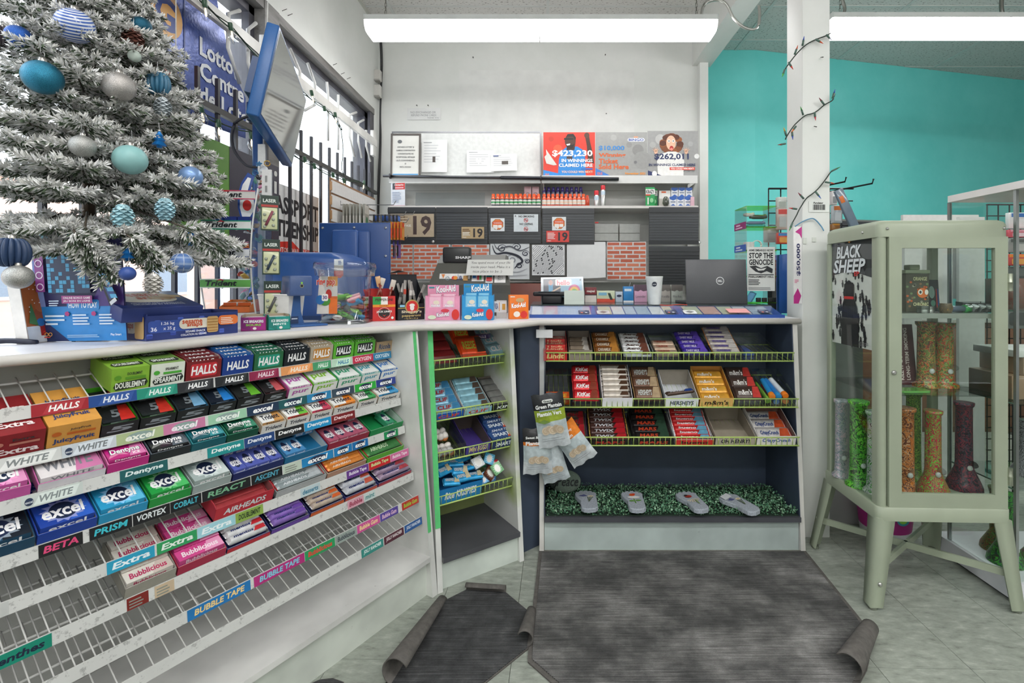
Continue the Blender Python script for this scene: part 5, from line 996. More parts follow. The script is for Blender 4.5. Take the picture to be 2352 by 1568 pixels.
# ticket scanner
M0,w=line(664,752,758,746); t=thing('ticket_scanner','blue upright ticket scanner with square head at the counter edge','scanner',M0)
MB('34609c').rbox(0,-.02,0,w*.9,.10,.008,.003).build('foot',t,'plastic')
mb=MB('31588f'); P=[(.0,.008),(.065,.008),(.052,.06),(.048,.16),(.012,.16),(.006,.06)]
mb.add([(x,.02,z) for x,z in P]+[(x,.055,z) for x,z in P],[tuple(range(6)),tuple(range(11,5,-1))]+[(i,6+i,6+(i+1)%6,(i+1)%6) for i in range(6)]); mb.build('neck',t,'plastic')
MB('4a5f8c').rbox(-.008,-.03,.125,.078,.06,.205,.006).build('head',t,'plastic')
mb=MB(); mb.front(-.008,.125,-.0302).circ(.045,.052,.004,.004,'8fd04a'); mb.circ(.045,.040,.006,.006,'1f2430'); mb.ring(.045,.040,.007,.0015,'b0a870'); mb.front(.006,.012,.0195).rect(.006,.0,.036,.03,'20365c'); mb.rect(.01,.018,.032,.022,'cfd8e4'); mb.build('markings',t,'plastic')
# clear candy jar
p=atZ(776,744,ZT); J=T(p.x,p.y+.085,ZT,.1); t=thing('candy_jar','big clear square plastic jar half full of wrapped lollipops','jar',J)
def shell(mb,prof,n=28): mb.lathe(prof,n,None,None,4.5,False)
mb=MB('fff'); shell(mb,[(.10,.0),(.094,.012),(.090,.02),(.098,.17),(.100,.235)]); mb.build('body',t,'clear_plastic')
mb=MB('fff'); shell(mb,[(.100,.205),(.112,.21),(.114,.235),(.119,.24),(.117,.262),(.112,.268)]); mb.build('rim',t,'clear_plastic')
mb=MB('fff'); mb.lathe([(.108,0),(.108,.01),(.096,.016)],28,None,None,4.5); mb.build('base',t,'clear_plastic')
mb=MB(); mb.face((-.092,-.0955,.045),(1,0,0),(0,.03,1),.0006); mb.shape([(0,0),(.085,0),(.085,.16),(.01,.16)],'d9d4cc'); mb.rect(.05,0,.085,.075,'e0702c'); mb.rect(.045,.12,.085,.16,'e09a4a'); mb.text('ring pop',.0,.115,.075,.036,'d8402c',.06,outline='f2e8e0')
mb.circ(.035,.055,.022,.02,'4a8f3a'); mb.circ(.015,.06,.018,.02,'2f6fb0'); mb.circ(.05,.085,.012,.02,'b5302c'); mb.rrect(.022,.055,.048,.085,.006,'f2efe8'); mb.text('30',.026,.062,.018,.016,'5a2f7c',.05); mb.build('label',t,'card')
pc=['c9d8e4','d8404a','4a9fd0','5fae3a','e8e2da','c02f4c','8a3f2c','2f6fb0','e0a0a8','9fd06a']
pn_=['pale blue','red','sky blue','green','white','crimson','brown','blue','pink','lime']
k=0
for lay in range(5):
    for i in range(7):
        x=rnd.uniform(-.062,.062); y=rnd.uniform(-.062,.062); q=k%10
        me=bar_mesh(.062,.042,.022,pc[q],'','fff','f0ece6' if q%2 else '3a3a40',pc[(q+4)%10],name='lollipop_pack')
        o=link(me,'lollipop_pack',None,'foil',None,J@T(x,y,.03+lay*.021,rnd.uniform(0,6))@M.Rotation(rnd.uniform(-.6,.6),4,'Y')@M.Rotation(rnd.uniform(-.5,.5),4,'X')@M.Translation((-.031,-.021,-.011)))
        tag(o,'%s wrapped lollipop pack, %s layer from the bottom, in the clear jar'%(pn_[q],ORD[lay]),'sweets','%s lollipop packs in the clear jar'%pn_[q]); k+=1
# pepperoni boxes
def pep(M0,w,d,h,lb):
    t=thing('pepperoni_box',lb,'box',M0); c='c92a28'
    mb=MB(c).box(0,0,0,w,.002,h).box(0,d-.002,0,w,d,h*1.3).box(0,.002,0,.002,d-.002,h).box(w-.002,.002,0,w,d-.002,h).box(.002,.002,0,w-.002,d-.002,.002); mb.build('tray',t,'card')
    mb=MB(); mb.front(0,0,-.0003,.0004)
    mb.rect(0,h*.66,w*.36,h*.98,'2f9a4a'); mb.rect(w*.36,h*.66,w*.66,h*.98,'ece6e0'); mb.text('PEPPERONI',w*.12,h*.8,w*.76,h*.11,'3a1a18',.02); mb.rect(0,h*.56,w,h*.66,'e8902c'); mb.text('HOT/FORT',w*.3,h*.58,w*.4,h*.06,'8a2a1c')
    mb.shape([(w*.26,h*.42),(w*.5,h*.5),(w*.74,h*.42),(w*.74,h*.24),(w*.5,h*.12),(w*.26,h*.24)],'26201f'); mb.ring(w*.5,h*.31,w*.27,.0012,'e8e4e0',20,1); mb.text("JACK LINK'S",w*.16,h*.32,w*.68,h*.10,'f2eee8',.04); mb.shape([(w*.42,h*.26),(w*.5,h*.18),(w*.58,h*.26),(w*.5,h*.22)],'d8402c'); mb.circ(w*.86,h*.12,w*.06,w*.06,'e8ece6'); mb.build('printed_label',t,'card')
    return t
M0,w=line(856,738,908,736); pep(M0,w,.10,.115,'front red pepperoni box with green white band on the counter')
M1,w1=line(834,732,872,730); pep(M1@T(-.02,.03,0),w1*1.2,.06,.11,'red pepperoni box tucked behind the front one')
for i,(dx,dz,ry) in enumerate(((.02,.03,.3),(.055,.035,-.2),(.075,.02,.25))):
    mb=MB('8a3a2c').tube([(0,0,0),(0,0,.09)],.006,8); mb.box(-.012,-.003,.0,.012,.003,.02,'d8d0c8').rbox(-.012,-.004,.075,.012,.004,.125,.003,'cfc4b8' if i!=1 else 'd8a878')
    mb.build('pepperoni_stick',None,'gloss',M4=M0@T(dx,.05,.05+dz,0,0,ry),label=['left','middle','right'][i]+' wrapped pepperoni stick poking out of the red box',cat='snack',group='pepperoni sticks in the red box')
# black pepperoni box
M0,w=line(914,736,975,733); h=.125; d=.10; t=thing('pepperoni_box','black pepperoni box with torn arched lid and thin packs inside','box',M0)
mb=MB('23252a').box(0,0,0,w,.002,h*.62).box(0,d-.002,0,w,d,h*1.75).box(0,.002,0,.002,d,h*.8).box(w-.002,.002,0,w,d,h*.8).box(0,0,0,w,d,.002)
mb.add([(-.001,0,h*.62),(-.001,d,h*1.75),(-.001,d,h*.7),(-.001,0,h*.5)],[(0,1,2,3)]); mb.add([(-.02,d,h*1.75),(w*.2,d*.6,h*1.9),(w+.02,d,h*1.7),(w*.6,d,h*1.85)],[(0,1,2,3)]); mb.add([(w+.001,0,h*.7),(w+.001,d,h*1.6),(w+.001,d,h*.7)],[(0,1,2)])
mb.build('tray',t,'card'); mb=MB(); mb.front(0,0,-.0004,.0005)
mb.rect(0,h*.44,w,h*.47,'b5a05a'); mb.circ(w*.52,h*.5,w*.26,w*.26,'b5a05a'); mb.circ(w*.52,h*.5,w*.22,w*.22,'d0302c'); mb.circ(w*.52,h*.46,w*.08,w*.10,'ece8e2'); mb.circ(w*.52,h*.56,w*.1,w*.06,'ece8e2')
mb.text("Shopsy's",w*.12,h*.24,w*.76,h*.13,'ded4b8',.04); mb.text('pepperoni',w*.14,h*.10,w*.7,h*.11,'d0b878',.02); mb.text('1 kg (40 x 25 g)',w*.24,h*.03,w*.5,h*.05,'d0b878'); mb.rect(w*.06,h*.5,w*.24,h*.58,'8fc4dc'); mb.build('printed_label',t,'card')
for i in range(8):
    mb=MB('8a8580').rbox(-.007,-.003,0,.007,.003,.12,.002); mb.box(-.0065,-.0036,.05,.0065,.0036,.075,['3a3635','c9c4be','b5402c'][i%3])
    mb.build('pepperoni_pack',None,'gloss',M4=M0@T(.012+w*.11*i,.03+.03*(i%2),.06+.006*(i%3),0,-.15,rnd.uniform(-.3,.5)),label='slim grey pepperoni pack, %s from the left in the black box'%ORD[i],cat='snack',group='pepperoni packs in the black box')
# drink powder boxes
def drink(M0,w,h,c,c2,lb,closed=False):
    t=thing('drink_box',lb,'box',M0); d=.05
    if closed: MB(c).rbox(0,0,0,w,d*.6,h,.001).build('carton',t,'card')
    else:
        mb=MB(c).box(0,0,0,w,.002,h*.68).box(0,d-.002,0,w*.92,d,h).box(0,.002,0,.002,d-.002,h*.7).box(w-.002,.002,0,w,d-.002,h*.7).box(.002,.002,0,w-.002,d-.002,.002); mb.build('tray',t,'card')
    mb=MB()
    if not closed:
        mb.front(0,h*.7,d-.0024); mb.text('Kool-Aid',w*.26,h*.06,w*.58,h*.2,'fff',.05,.1,rot=.1,outline='22407c'); mb.rect(w*.04,h*.2,w*.2,h*.25,'4a8f9c')
    mb.front(0,0,-.0003,.0005)
    if not closed:
        for x in (.12,.52): mb.rect(w*x,h*.36,w*(x+.33),h*.66,c2); mb.circ(w*(x+.2),h*.5,w*.09,h*.06,'e8dcc8'); mb.text('Kool-Aid',w*(x+.06),h*.38,w*.24,h*.07,'fff',.05,.1,outline='22407c')
        mb.text('Kool-Aid',w*.34,h*.08,w*.36,h*.12,'fff',.05,.1,rot=.12,outline='22407c'); mb.circ(w*.88,h*.16,w*.11,h*.15,'d8342c'); mb.circ(w*.2,h*.08,w*.12,h*.06,'d8e4c8'); mb.circ(w*.58,h*.27,w*.12,h*.05,'d0384a')
    else:
        mb.text('Kool-Aid',w*.12,h*.44,w*.74,h*.2,'fff',.05,.1,rot=.1,outline='22407c'); mb.circ(w*.55,h*.78,w*.22,h*.09,'c9a878'); mb.circ(w*.75,h*.18,w*.18,h*.15,'d8342c'); mb.circ(w*.38,h*.2,w*.17,h*.12,'ece4d8'); mb.rect(w*.05,h*.9,w*.28,h*.94,'f4e8dc')
    mb.build('printed_label',t,'card')
    if not closed:
        for x in (.12,.52): MB(c2).rbox(w*x,.008,.004,w*(x+.33),.03,h*.74,.002).build('sachet_stack',t,'card')
M0,w=line(977,735,1056,735); drink(M0,w,.166,'e79ab8','eebccf','pink drink powder box with open sachet windows on the counter edge')
M0,w=line(1061,735,1133,735); drink(M0,w,.172,'2a93cf','7fc4e4','blue drink powder box with open sachet windows on the counter edge')
M0,w=line(1170,733,1214,732); drink(M0,w,.118,'ef7a22','f0a05a','small orange drink powder carton standing alone on the counter',True)
p=atZ(1184,700,ZT); MB('e8702c').tube([(0,0,0),(.0,.0,.07),(0,0,.1)],[.006,.006,.012],8).lathe([(.009,.10),(.007,.13),(.001,.155)],8,'ef7a22').build('orange_marker',None,'plastic',M4=T(p.x,2.62,ZT,0,0,.06),label='orange pointed marker standing behind the orange carton',cat='marker')
MB('c9c4be').box(0,0,0,.05,.003,.09).build('card_reader_stand',None,'card',M4=base(1139,732)@T(0,.03,0),label='grey tent card with payment logos between drink boxes',cat='card'); o=bpy.context.scene.collection.objects[-1]
mb=MB(); mb.front(0,0,-.0004); mb.rect(-.012,.03,.05,.085,'e8e6e2'); mb.rect(.028,.042,.044,.072,'d8a03a'); mb.rect(.012,.035,.015,.08,'d8862c'); mb.text('VISA',-.01,.045,.018,.03,'2a3a7c',.02); mb.build('logo',o,'card')
# cash register
Y=2.62; c=atY(1080,730,Y).x; t=thing('cash_register','dark grey cash register with raised display and payment stickers','cash register',T(c,Y,ZT))
hw=97*Y/F
P=[(-.02,0),(-.02,.12),(-.03,.165),(.03,.285),(.12,.335),(.30,.335),(.34,0)]
mb=MB('55554f'); n=len(P); vs=[(-hw*(1.0 if z>.1 else .82),y,z) for y,z in P]+[(hw*(1.0 if z>.1 else .82),y,z) for y,z in P]
vs=[(x*(.80 if z>.25 else .96),y,z) for x,y,z in vs]
mb.add(vs,[tuple(range(n-1,-1,-1)),tuple(range(n,2*n))]+[(i,(i+1)%n,n+(i+1)%n,n+i) for i in range(n)]); mb.build('body',t,'plastic')
MB('2c2d2e').rbox(-hw*.68,.02,.285,-hw*.02,.09,.375,.012).build('display',t,'plastic')
mb=MB(); mb.front(-hw*.5,.30,.0195).text('SHARP',.03,.008,.085,.014,'e6e6e6',.05)
mb.face((-hw*.72,-.0245,.172),(1,0,0),(0,.45,1),.0006)
for x,w_,c_ in ((0,.165,'ecebe8'),(.175,.065,'e4e2de'),(.25,.04,'ecebe8'),(.298,.06,'ecebe8')): mb.rect(x,.005,x+w_,.06,c_)
mb.shape([(.01,.055),(.03,.055),(.022,.03)],'e08a4a'); mb.ring(.045,.03,.011,.003,'7f9aa8'); mb.circ(.078,.033,.011,.011,'d8402c'); mb.circ(.088,.033,.011,.011,'e8922c'); mb.rect(.1,.01,.102,.055,'3a4a8a'); mb.text('VISA',.106,.02,.018,.025,'2a3a7c',.03); mb.rect(.13,.015,.155,.045,'b88a4a')
mb.rect(.18,.03,.198,.055,'2f6fb0'); mb.rect(.205,.02,.216,.055,'b53a3a'); mb.rect(.218,.02,.228,.055,'3a8f4a'); mb.rect(.255,.012,.285,.035,'c93a3a'); mb.rect(.255,.035,.285,.055,'1f8a8a')
for k in range(3): mb.ring(.322+.004*k,.032,.006+.004*k,.0015,'5a5a5a',16)
mb.build('stickers',t,'card')
MB('47474a').box(-hw*.8,.03,.0,hw*.8,.34,.01).build('foot',t,'plastic')
# handwritten note on the register
O=atY(1070,632,2.575); R=atY(1178,630,2.575)-O; R.z=.01; U=atY(1076,596,2.63)-O
t,w,h=board(O,R,U,.0015,'d5d5d1','note','handwritten paper note taped over the cash register','note','paper')
mb=MB(); mb.front(0,0,-.0003)
for i,s_ in enumerate(('You spend most of your life','inside your head. Make it a','nice place to be :)')): mb.text(s_,w*.09+(i==2)*w*.05,h*(.68-.28*i),w*(.84 if i<2 else .62),h*.2,'3a3c40',-.005,.1)
mb.build('handwriting',t,'paper')
# pos reader, tablet, leaflets
X0_=atZ(1216,728,1.125).x
t=thing('card_terminal','black angled card payment terminal on the glass counter display','card terminal',T(X0_+.01,2.68,ZT+.0595))
mb=MB('202126'); P=[(0,.03),(.18,.012),(.19,-.0),(.17,-.03),(.10,-.04),(.02,-.03)]
mb.at(0,.05,.055); mb.rbox(0,-.03,-.012,.19,.06,.012,.008); mb.at(); mb.rbox(.05,.03,0,.16,.09,.05,.006); mb.build('body',t,'plastic'); MB('4a6a78').box(.03,.015,.0675,.15,.03,.069).build('screen',t,'gloss')
O=atY(1243,700,2.78); R=atY(1342,698,2.78)-O; R.z=0; U=atY(1241,637,2.83)-O
t,w,h=board(O,R,U,.008,'cfd6dc','tablet','tablet in pale case covered with stickers on the glass display','tablet','gloss','case')
mb=MB(); mb.front(0,0,-.0003).rect(w*.06,h*.06,w*.46,h*.94,'24344a'); mb.rect(w*.18,h*.4,w*.28,h*.85,'4a9ac4'); mb.circ(w*.23,h*.8,w*.05,h*.1,'a8604a'); mb.shape([(w*.1,h*.3),(w*.46,h*.6),(w*.46,h*.66),(w*.1,h*.36)],'c9b09a'); mb.rect(w*.46,h*.06,w*.96,h*.94,'8fb4cc'); mb.rrect(w*.34,h*.68,w*.72,h*.92,.006,'f0eee8'); mb.text('hello',w*.38,h*.7,w*.3,h*.18,'d0405a',.05); mb.circ(w*.78,h*.48,w*.14,h*.24,'c95a8a'); mb.circ(w*.78,h*.46,w*.11,h*.18,'e8b04a'); mb.circ(w*.78,h*.44,w*.07,h*.12,'6fae4a'); mb.circ(w*.5,h*.14,w*.09,h*.12,'26282c'); mb.circ(w*.93,h*.88,w*.02,h*.03,'22262a'); mb.build('stickers',t,'gloss')
O=atY(1296,702,2.68); R=atY(1342,702,2.68)-O; R.z=0
t,w,h=board(O,R,V((0,.02,.085)),.001,'d0dad2','price_leaflet','plain pale green leaflet leaning before the tablet','leaflet','paper','leaflet'); MB('b5c0b8').box(0,-.0005,h*.35,w,.0,h*.352).build('fold_line',t,'paper')
# lottery ticket display: blue tray with sloping glass
a,b=atZ(1216,728,1.125),atZ(1812,729,1.125); X0,X1=a.x,b.x; Y0=a.y+.01; L_=X1-X0
t=thing('ticket_display','long blue lottery ticket display tray with sloping glass along the right counter','display tray',T(X0,Y0,ZT))
def blk(x0,x1,col,nm,y0,y1,z0a,z0b,h_,fin='plastic'):
    mb=MB(col).add([(x0,y0,z0a),(x1,y0,z0a),(x1,y1,z0b),(x0,y1,z0b),(x0,y0,z0a+h_),(x1,y0,z0a+h_),(x1,y1,z0b+h_),(x0,y1,z0b+h_)],[(0,3,2,1),(4,5,6,7),(0,1,5,4),(1,2,6,5),(2,3,7,6),(3,0,4,7)]); return mb.build(nm,t,fin)
MB('2a4f9f').box(0,0,0,L_,.02,.016).build('front_edge',t,'plastic'); MB('2a4f9f').add([(0,.02,0),(L_,.02,0),(L_,.60,0),(0,.60,0),(0,.02,.012),(L_,.02,.012),(L_,.16,.052),(0,.16,.052),(0,.60,.052),(L_,.60,.052)],[(0,3,2,1),(4,5,6,7),(7,6,9,8),(0,4,7,8,3),(1,2,9,6,5),(3,8,9,2),(0,1,5,4)]).build('base',t,'plastic')
sl=V((0,.14,.04)); mb=MB()
mb.face((0,.02,.0128),(1,0,0),sl,.0004); sh=sl.length
bounds=[0,L_*.253,L_*.60,L_]
r4=random.Random(8)
mb.rect(.01,.005,bounds[1]-.01,sh-.01,'b9c0d0'); 
for i in (1,2):
    x=bounds[i]+.03
    while x<bounds[i+1]-.06:
        w_=r4.uniform(.05,.12); w_=min(w_,bounds[i+1]-.03-x); mb.rect(x,.012,x+w_,sh-.012,r4.choice(['c9cfd4','b5c4d8','d8d0b8','c4c9b0','9fb4c8','d8dce0','cfa8a0'])); mb.lay-=1; x+=w_+.006
    mb.lay+=1
for i in (1,2): mb.rect(bounds[i]-.012,0,bounds[i]+.012,sh,'2456b0')
for i in (1,2): mb.rrect(bounds[i]+.02,.012,bounds[i]+.085,.065,.008,'eceef0'); mb.shape([(bounds[i]+.028,.04),(bounds[i]+.052,.058),(bounds[i]+.077,.042),(bounds[i]+.052,.022)],'8f9294'); mb.ring(bounds[i]+.053,.041,.012,.003,'6a6c70')
for x in (bounds[1]-.075,bounds[2]-.075,L_-.11): mb.rrect(x,.012,x+.055,.062,.006,'2c3560'); mb.lines(x+.006,.044,.036,.010,2,'d8dcec',3); mb.circ(x+.016,.024,.007,.007,'e8806a'); mb.circ(x+.038,.024,.007,.007,'d0d4dc')
mb.rect(L_-.27,.01,L_-.16,.075,'f0a8a8')
mb.build('tickets',t,'card')
MB('fff').add([(0,.02,.0165),(L_,.02,.0165),(L_,.16,.0565),(0,.16,.0565)],[(0,1,2,3)]).build('glass_front',t,'clear_plastic'); MB('2f3d40').box(0,.16,.053,L_,.60,.059).build('glass_top',t,'gloss')
ZG=ZT+.0595
# tumbler
p=atZ(1503,699,ZG); t=thing('tumbler','tall white tapered paper coffee cup on the glass display','cup',T(p.x,p.y,ZG)); k=p.y/F
MB('dfe2e0').lathe([(13*k,0),(14*k,.003),(19*k,62*k),(19.6*k,64*k),(18*k,64.5*k),(17*k,60*k)],28).build('body',t,'card')
mb=MB(); mb.face((-9*k,-17.9*k,44*k),(1,0,-.0),(0,-.06,1)); mb.circ(.012,.006,.013,.013,'28303f'); mb.text('nondu',.003,.003,.018,.006,'e8e8e8'); mb.build('logo',t,'card')
# laptop
O=atZ(1577,698,ZG); R=V((.34,0,0)); U=atY(1581,596,O.y+.03)-O
t=thing('laptop','dark grey laptop with open lid facing away on the glass display','laptop',T(O.x,O.y,ZG))
MB('3a3c40').rbox(0,.01,0,.34,.24,.014,.003).build('base',t,'plastic'); u=U.normalized()
ld=link(MB('4e4f53').rbox(0,0,0,.34,.007,U.length,.004).mesh('lid'),'lid',t,'plastic',None,M.Rotation(-.1,4,'X')); mb=MB(); mb.front(.17,U.length*.46,-.0003).ring(.02,.014,.022,.003,'d0d2d4',24); mb.text('DELL',.007,.008,.026,.011,'d0d2d4',.04); mb.build('logo',ld,'metal')
cable(smooth([atZ(1516,700,ZG+.004),atZ(1535,701,ZG+.004),atZ(1560,699,ZG+.004),atZ(1578,700,ZG+.004)]),.0022,'c9402c','thin red cable on the glass display beside the cup')
# little packs behind the display
def stand_box(px0,px1,py0,py1,Y,col,name,lb,fn=None,cat='box',group=None,d=.03,z=None):
    O=atY(px0,py1,Y); w=(px1-px0)*Y/F; h=(py1-py0)*Y/F; zz=ZG if z is None else z; t=thing(name,lb,cat,T(O.x,Y,zz),group); MB(col).rbox(0,0,0,w,d,h,.0015).build('box',t,'card')
    if fn: mb=MB(); mb.front(0,0,-.0004,.0004); fn(mb,w,h); mb.build('printed_label',t,'card')
    return t
Yb=2.93
def f1(mb,w,h): mb.rect(0,0,w,h*.5,'e0d8d0'); mb.text('majsai',w*.15,h*.62,w*.7,h*.2,'f0e8e0',.03); mb.rect(0,h*.46,w,h*.52,'2a2426')
stand_box(1344,1370,668,702,Yb,'7c2228','incense_box','maroon topped incense box beside the tablet',f1)
stand_box(1371,1412,676,702,Yb,'cfd8b8','toy_box','pale green box with a toy pistol picture',lambda mb,w,h:(mb.rect(0,0,w,h*.3,'d8503a'),mb.shape([(w*.6,h*.8),(w*.75,h*.8),(w*.9,h*.2),(w*.75,h*.2)],'2a3a30'),mb.rect(w*.1,h*.6,w*.55,h*.85,'7fb4d0')))
stand_box(1414,1430,678,702,Yb,'bcc8d6','small_box','small silver blue box with dark emblem on the display',lambda mb,w,h:mb.circ(w*.5,h*.6,w*.35,h*.12,'2a3450'))
stand_box(1432,1455,666,702,Yb,'2f86c8','blue_box','bright blue card box standing behind the display glass',lambda mb,w,h:(mb.rect(w*.1,h*.7,w*.8,h*.85,'d8e8f4'),mb.rect(0,0,w,h*.1,'e8ecf0')))
MB('6a6c6e').tube([(0,0,0),(.025,0,.12)],.003,6).build('thin_rod',None,'metal',M4=T(atY(1440,665,2.95).x,2.97,ZG),label='thin grey rod rising behind the bright blue box',cat='rod')
for (a,b,c,nm,wd) in ((1457,1486,'d8a8c4','lilac','Lavender'),(1516,1540,'b9b3ac','grey','Vanilla'),(1542,1568,'c4c9c0','pale grey','White Rose')):
    stand_box(a,b,662,702,Yb,c,'incense_box',nm+' flower scented incense box behind the display',lambda mb,w,h:(mb.shape([(0,h*.66),(w*.3,h*.62),(w*.5,h*.7),(w*.7,h*.62),(w,h*.66),(w,h),(0,h)],'5f4a58' if wd=='Lavender' else '7a7470'),mb.text(wd,w*.12,h*.26,w*.76,h*.14,'5a5560',-.005)),group=None)
# acrylic accessory tower
Y=2.76; X0=atY(1714,700,Y).x; X1=atY(1784,700,Y).x; w=X1-X0; d=.17; k=Y/F; hh=(698-474)*k
t=thing('acrylic_tower','clear and lime acrylic tower of phone accessories on the right counter','display stand',T(X0,Y,ZG))
for z in (0,(698-637)*k,(698-578)*k,(698-524)*k): MB('d0f080').box(0,0,z,w,d,z+.005).build('shelf',t,'lime_plastic'); MB('c4ee60').box(0,-.001,z,w,.0015,z+.006).build('shelf_edge',t,'lime_plastic')
MB('d0f080').box(0,0,hh-.004,w,d,hh).build('top_plate',t,'lime_plastic')
for x in (0,w-.004): MB('fff').box(x,0,0,x+.004,d,hh).build('side_panel',t,'clear_plastic')
for i,(z,c,c2) in enumerate(((0,'3fa04a','2f7f3a'),(.15,'d0302c','c9d8e0'),(.298,'2f5fb0','d8e0ea'),(.428,'8f2f6c','e8c8dc'))):
    mb=MB(c).box(-.004,.002,z,-.001,d-.004,z+.04); mb.face((-.0041,d-.004,z),(0,-1,0),(0,0,1)).rect(.02,.008,.12,.014,c2); mb.rect(.03,.022,.09,.03,c2); mb.build('label_card',t,'card')
TW=T(X0,Y,ZG)
def stick(lb,dx,dz,L,r,c,name='silicone_pipe'): 
    mb=MB(c).tube([(0,0,0),(L*.12,0,0),(L*.2,0,0),(L*.8,0,0),(L,0,0)],[r*.7,r*.8,r,r,r*.6],10); mb.ball(L*.9,0,r*.4,r*.9,None,None,10,c)
    mb.build(name,None,'gloss',M4=TW@T(dx,.05,dz),label=lb,cat='pipe')
stick('grey blue glass pipe on the tower top shelf',.02,(698-511)*k,.11,.010,'6f7f9c'); stick('teal glass pipe on the tower top shelf front',.02,(698-518)*k,.11,.010,'3f9f9c'); stick('dark green pipe lying uppermost on the tower top shelf',.04,(698-497)*k,.10,.013,'4a544a'); stick('clear glass pipe uppermost at the left of the tower',.005,(698-492)*k,.06,.011,'c9c4c0')
mb=MB('e6e6e4')
for q in range(3): mb.tube([(.028*math.cos(a)*(1-.06*q),.004*q,.03+.026*math.sin(a)) for a in [j*.35 for j in range(19)]],.003,6)
mb.build('charging_cable',None,'plastic',M4=TW@T(.075,.03,.305),label='coiled white charging cable on the tower second shelf',cat='cable')
for q,(dx,c,lb) in enumerate(((.01,'e4e2e0','left white charger box on the tower second shelf'),(.035,'d4d2d0','right white charger box on the tower second shelf'))): MB(c).rbox(0,0,0,.026,.03,.05,.002).build('charger_box',None,'card',M4=TW@T(dx,.03,.304,.1),label=lb,cat='box')
for q in range(4): MB('6fb0dc').box(0,0,0,.03,.004,.055).build('blue_card',None,'card',M4=TW@T(.002+.012*q,.012+.02*q,.02,0,0,.5),label=ORD[q]+' light blue card from the left at the tower foot',cat='card',group='blue cards in the tower')
for q in range(3): MB('2a2a2c').rbox(0,0,0,.025,.02,.025,.003).build('black_plug',None,'plastic',M4=TW@T(.075+.034*q,.03,.006),label=ORD[q]+' black plug from the left on the tower bottom shelf',cat='plug',group='black plugs in the tower')
# flyer taped on the tower
O=atY(1716,668,Y-.004); R=atY(1780,672,Y-.004)-O; R.z=0; U=atY(1715,567,Y-.004)-O; U.x=0
t,w,h=board(O,R,U,.001,'e8e9e6','flyer','black and white protest flyer taped on the acrylic tower','flyer','paper','paper')
mb=MB(); mb.front(0,0,-.0003); mb.text('ARMS EMBARGO NOW!',w*.06,h*.9,w*.88,h*.05,'26282c',.03); mb.text('STOP THE',w*.07,h*.74,w*.86,h*.13,'26282c',.06); mb.text('GENOCIDE',w*.07,h*.59,w*.86,h*.13,'26282c',.06)
mb.shape([(w*.08,h*.56),(w*.3,h*.58),(w*.5,h*.52),(w*.72,h*.57),(w*.92,h*.5),(w*.9,h*.40),(w*.7,h*.45),(w*.5,h*.40),(w*.3,h*.44)],'3a3c40'); mb.shape([(w*.3,h*.53),(w*.5,h*.50),(w*.7,h*.53),(w*.6,h*.47),(w*.4,h*.46)],'e8e9e6')
mb.rect(w*.05,h*.36,w*.95,h*.38,'3a3c40'); mb.text('PARLIAMENT HILL',w*.05,h*.30,w*.9,h*.045,'26282c',.02); mb.lines(w*.05,h*.14,w*.55,h*.14,4,'3a3c40',4); mb.lines(w*.05,h*.03,w*.85,h*.07,2,'9a9c9e',6); mb.build('print',t,'paper')
# blue side panel and pennant by the column
p=atY(1790,705,2.80); t=thing('blue_divider','blue plastic end divider beside the acrylic tower','divider',T(p.x+.0,2.80,ZT)); MB('2458a8').rbox(.0,0,0,.05,.03,.34,.004).build('face',t,'plastic'); MB('2a62b4').rbox(.045,0,0,.052,.16,.345,.002).build('flange',t,'plastic'); MB('2c2f34').box(-.05,.035,.0,0,.04,.31).build('dark_back',t,'plastic')
O=atY(1823,697,2.445); R=atY(1842,697,2.445)-O; R.z=0; U=atY(1822,520,2.445)-O
t,w,h=board(O,R,U,.0015,'eceaea','pennant','narrow white and magenta lottery pennant hung on the column','sign','card','card')
mb=MB(); mb.front(0,0,-.0003); mb.shape([(0,0),(w*.6,0),(w*.9,h*.1),(w*.5,h*.2),(0,h*.1)],'c02f8a'); mb.shape([(w*.2,h*.93),(w,h),(w,h*.84),(w*.7,h*.9)],'c02f8a'); mb.text('$50,000',w*.85,h*.36,h*.42,w*.5,'2a2c5c',.05,rot=math.pi/2); mb.lines(w*.1,h*.27,w*.5,h*.05,3,'d85a8a',2); mb.build('print',t,'card')
# ---------------------------------------------------------------- wall shelving behind the clerk
YS=4.10
def gx_(px,Y=YS): return atY(px,0,Y).x
def gz(py,Y=YS): return atY(0,py,Y).z
xs_=[gx_(893),gx_(1243),gx_(1603)]
sh=thing('wall_shelving','white steel shelving unit with black cigarette doors against the back wall','shelving')
for x in xs_: MB('d6d5d1').box(x-.012,4.36,0,x+.012,4.44,2.62).build('upright',sh,'paint')
MB('d3d3cf').box(xs_[0],4.40,0,xs_[2],4.42,2.2).build('back_panel',sh,'paint')
for z in [1.2+.155*k for k in range(7)]: MB('bcbcb8').box(xs_[0],4.397,z,xs_[2],4.4,z+.006).build('panel_joint',sh,'paint')
ZS1a,ZS1b=gz(421),gz(403); ZS2a,ZS2b=gz(481),gz(473)
for a,b in ((0,1),(1,2)):
    MB('dcdcda').box(xs_[a]+.004,YS,ZS1b-.022,xs_[b]-.004,4.4,ZS1b-.0005).box(xs_[a]+.004,YS-.004,ZS1a,xs_[b]-.004,YS+.006,ZS1b).build('shelf',sh,'paint')
    MB('d8d4d0').box(xs_[a]+.004,YS-.02,ZS2a+.008,xs_[b]-.004,4.4,ZS2b).build('shelf',sh,'paint')
    MB('d8d6d2').box(xs_[a]+.004,YS+.02,gz(648),xs_[b]-.004,4.4,gz(645)).build('shelf',sh,'paint')
    MB('d8d6d2').box(xs_[a]+.004,YS-.1,.10,xs_[b]-.004,4.4,.14).build('shelf',sh,'paint')
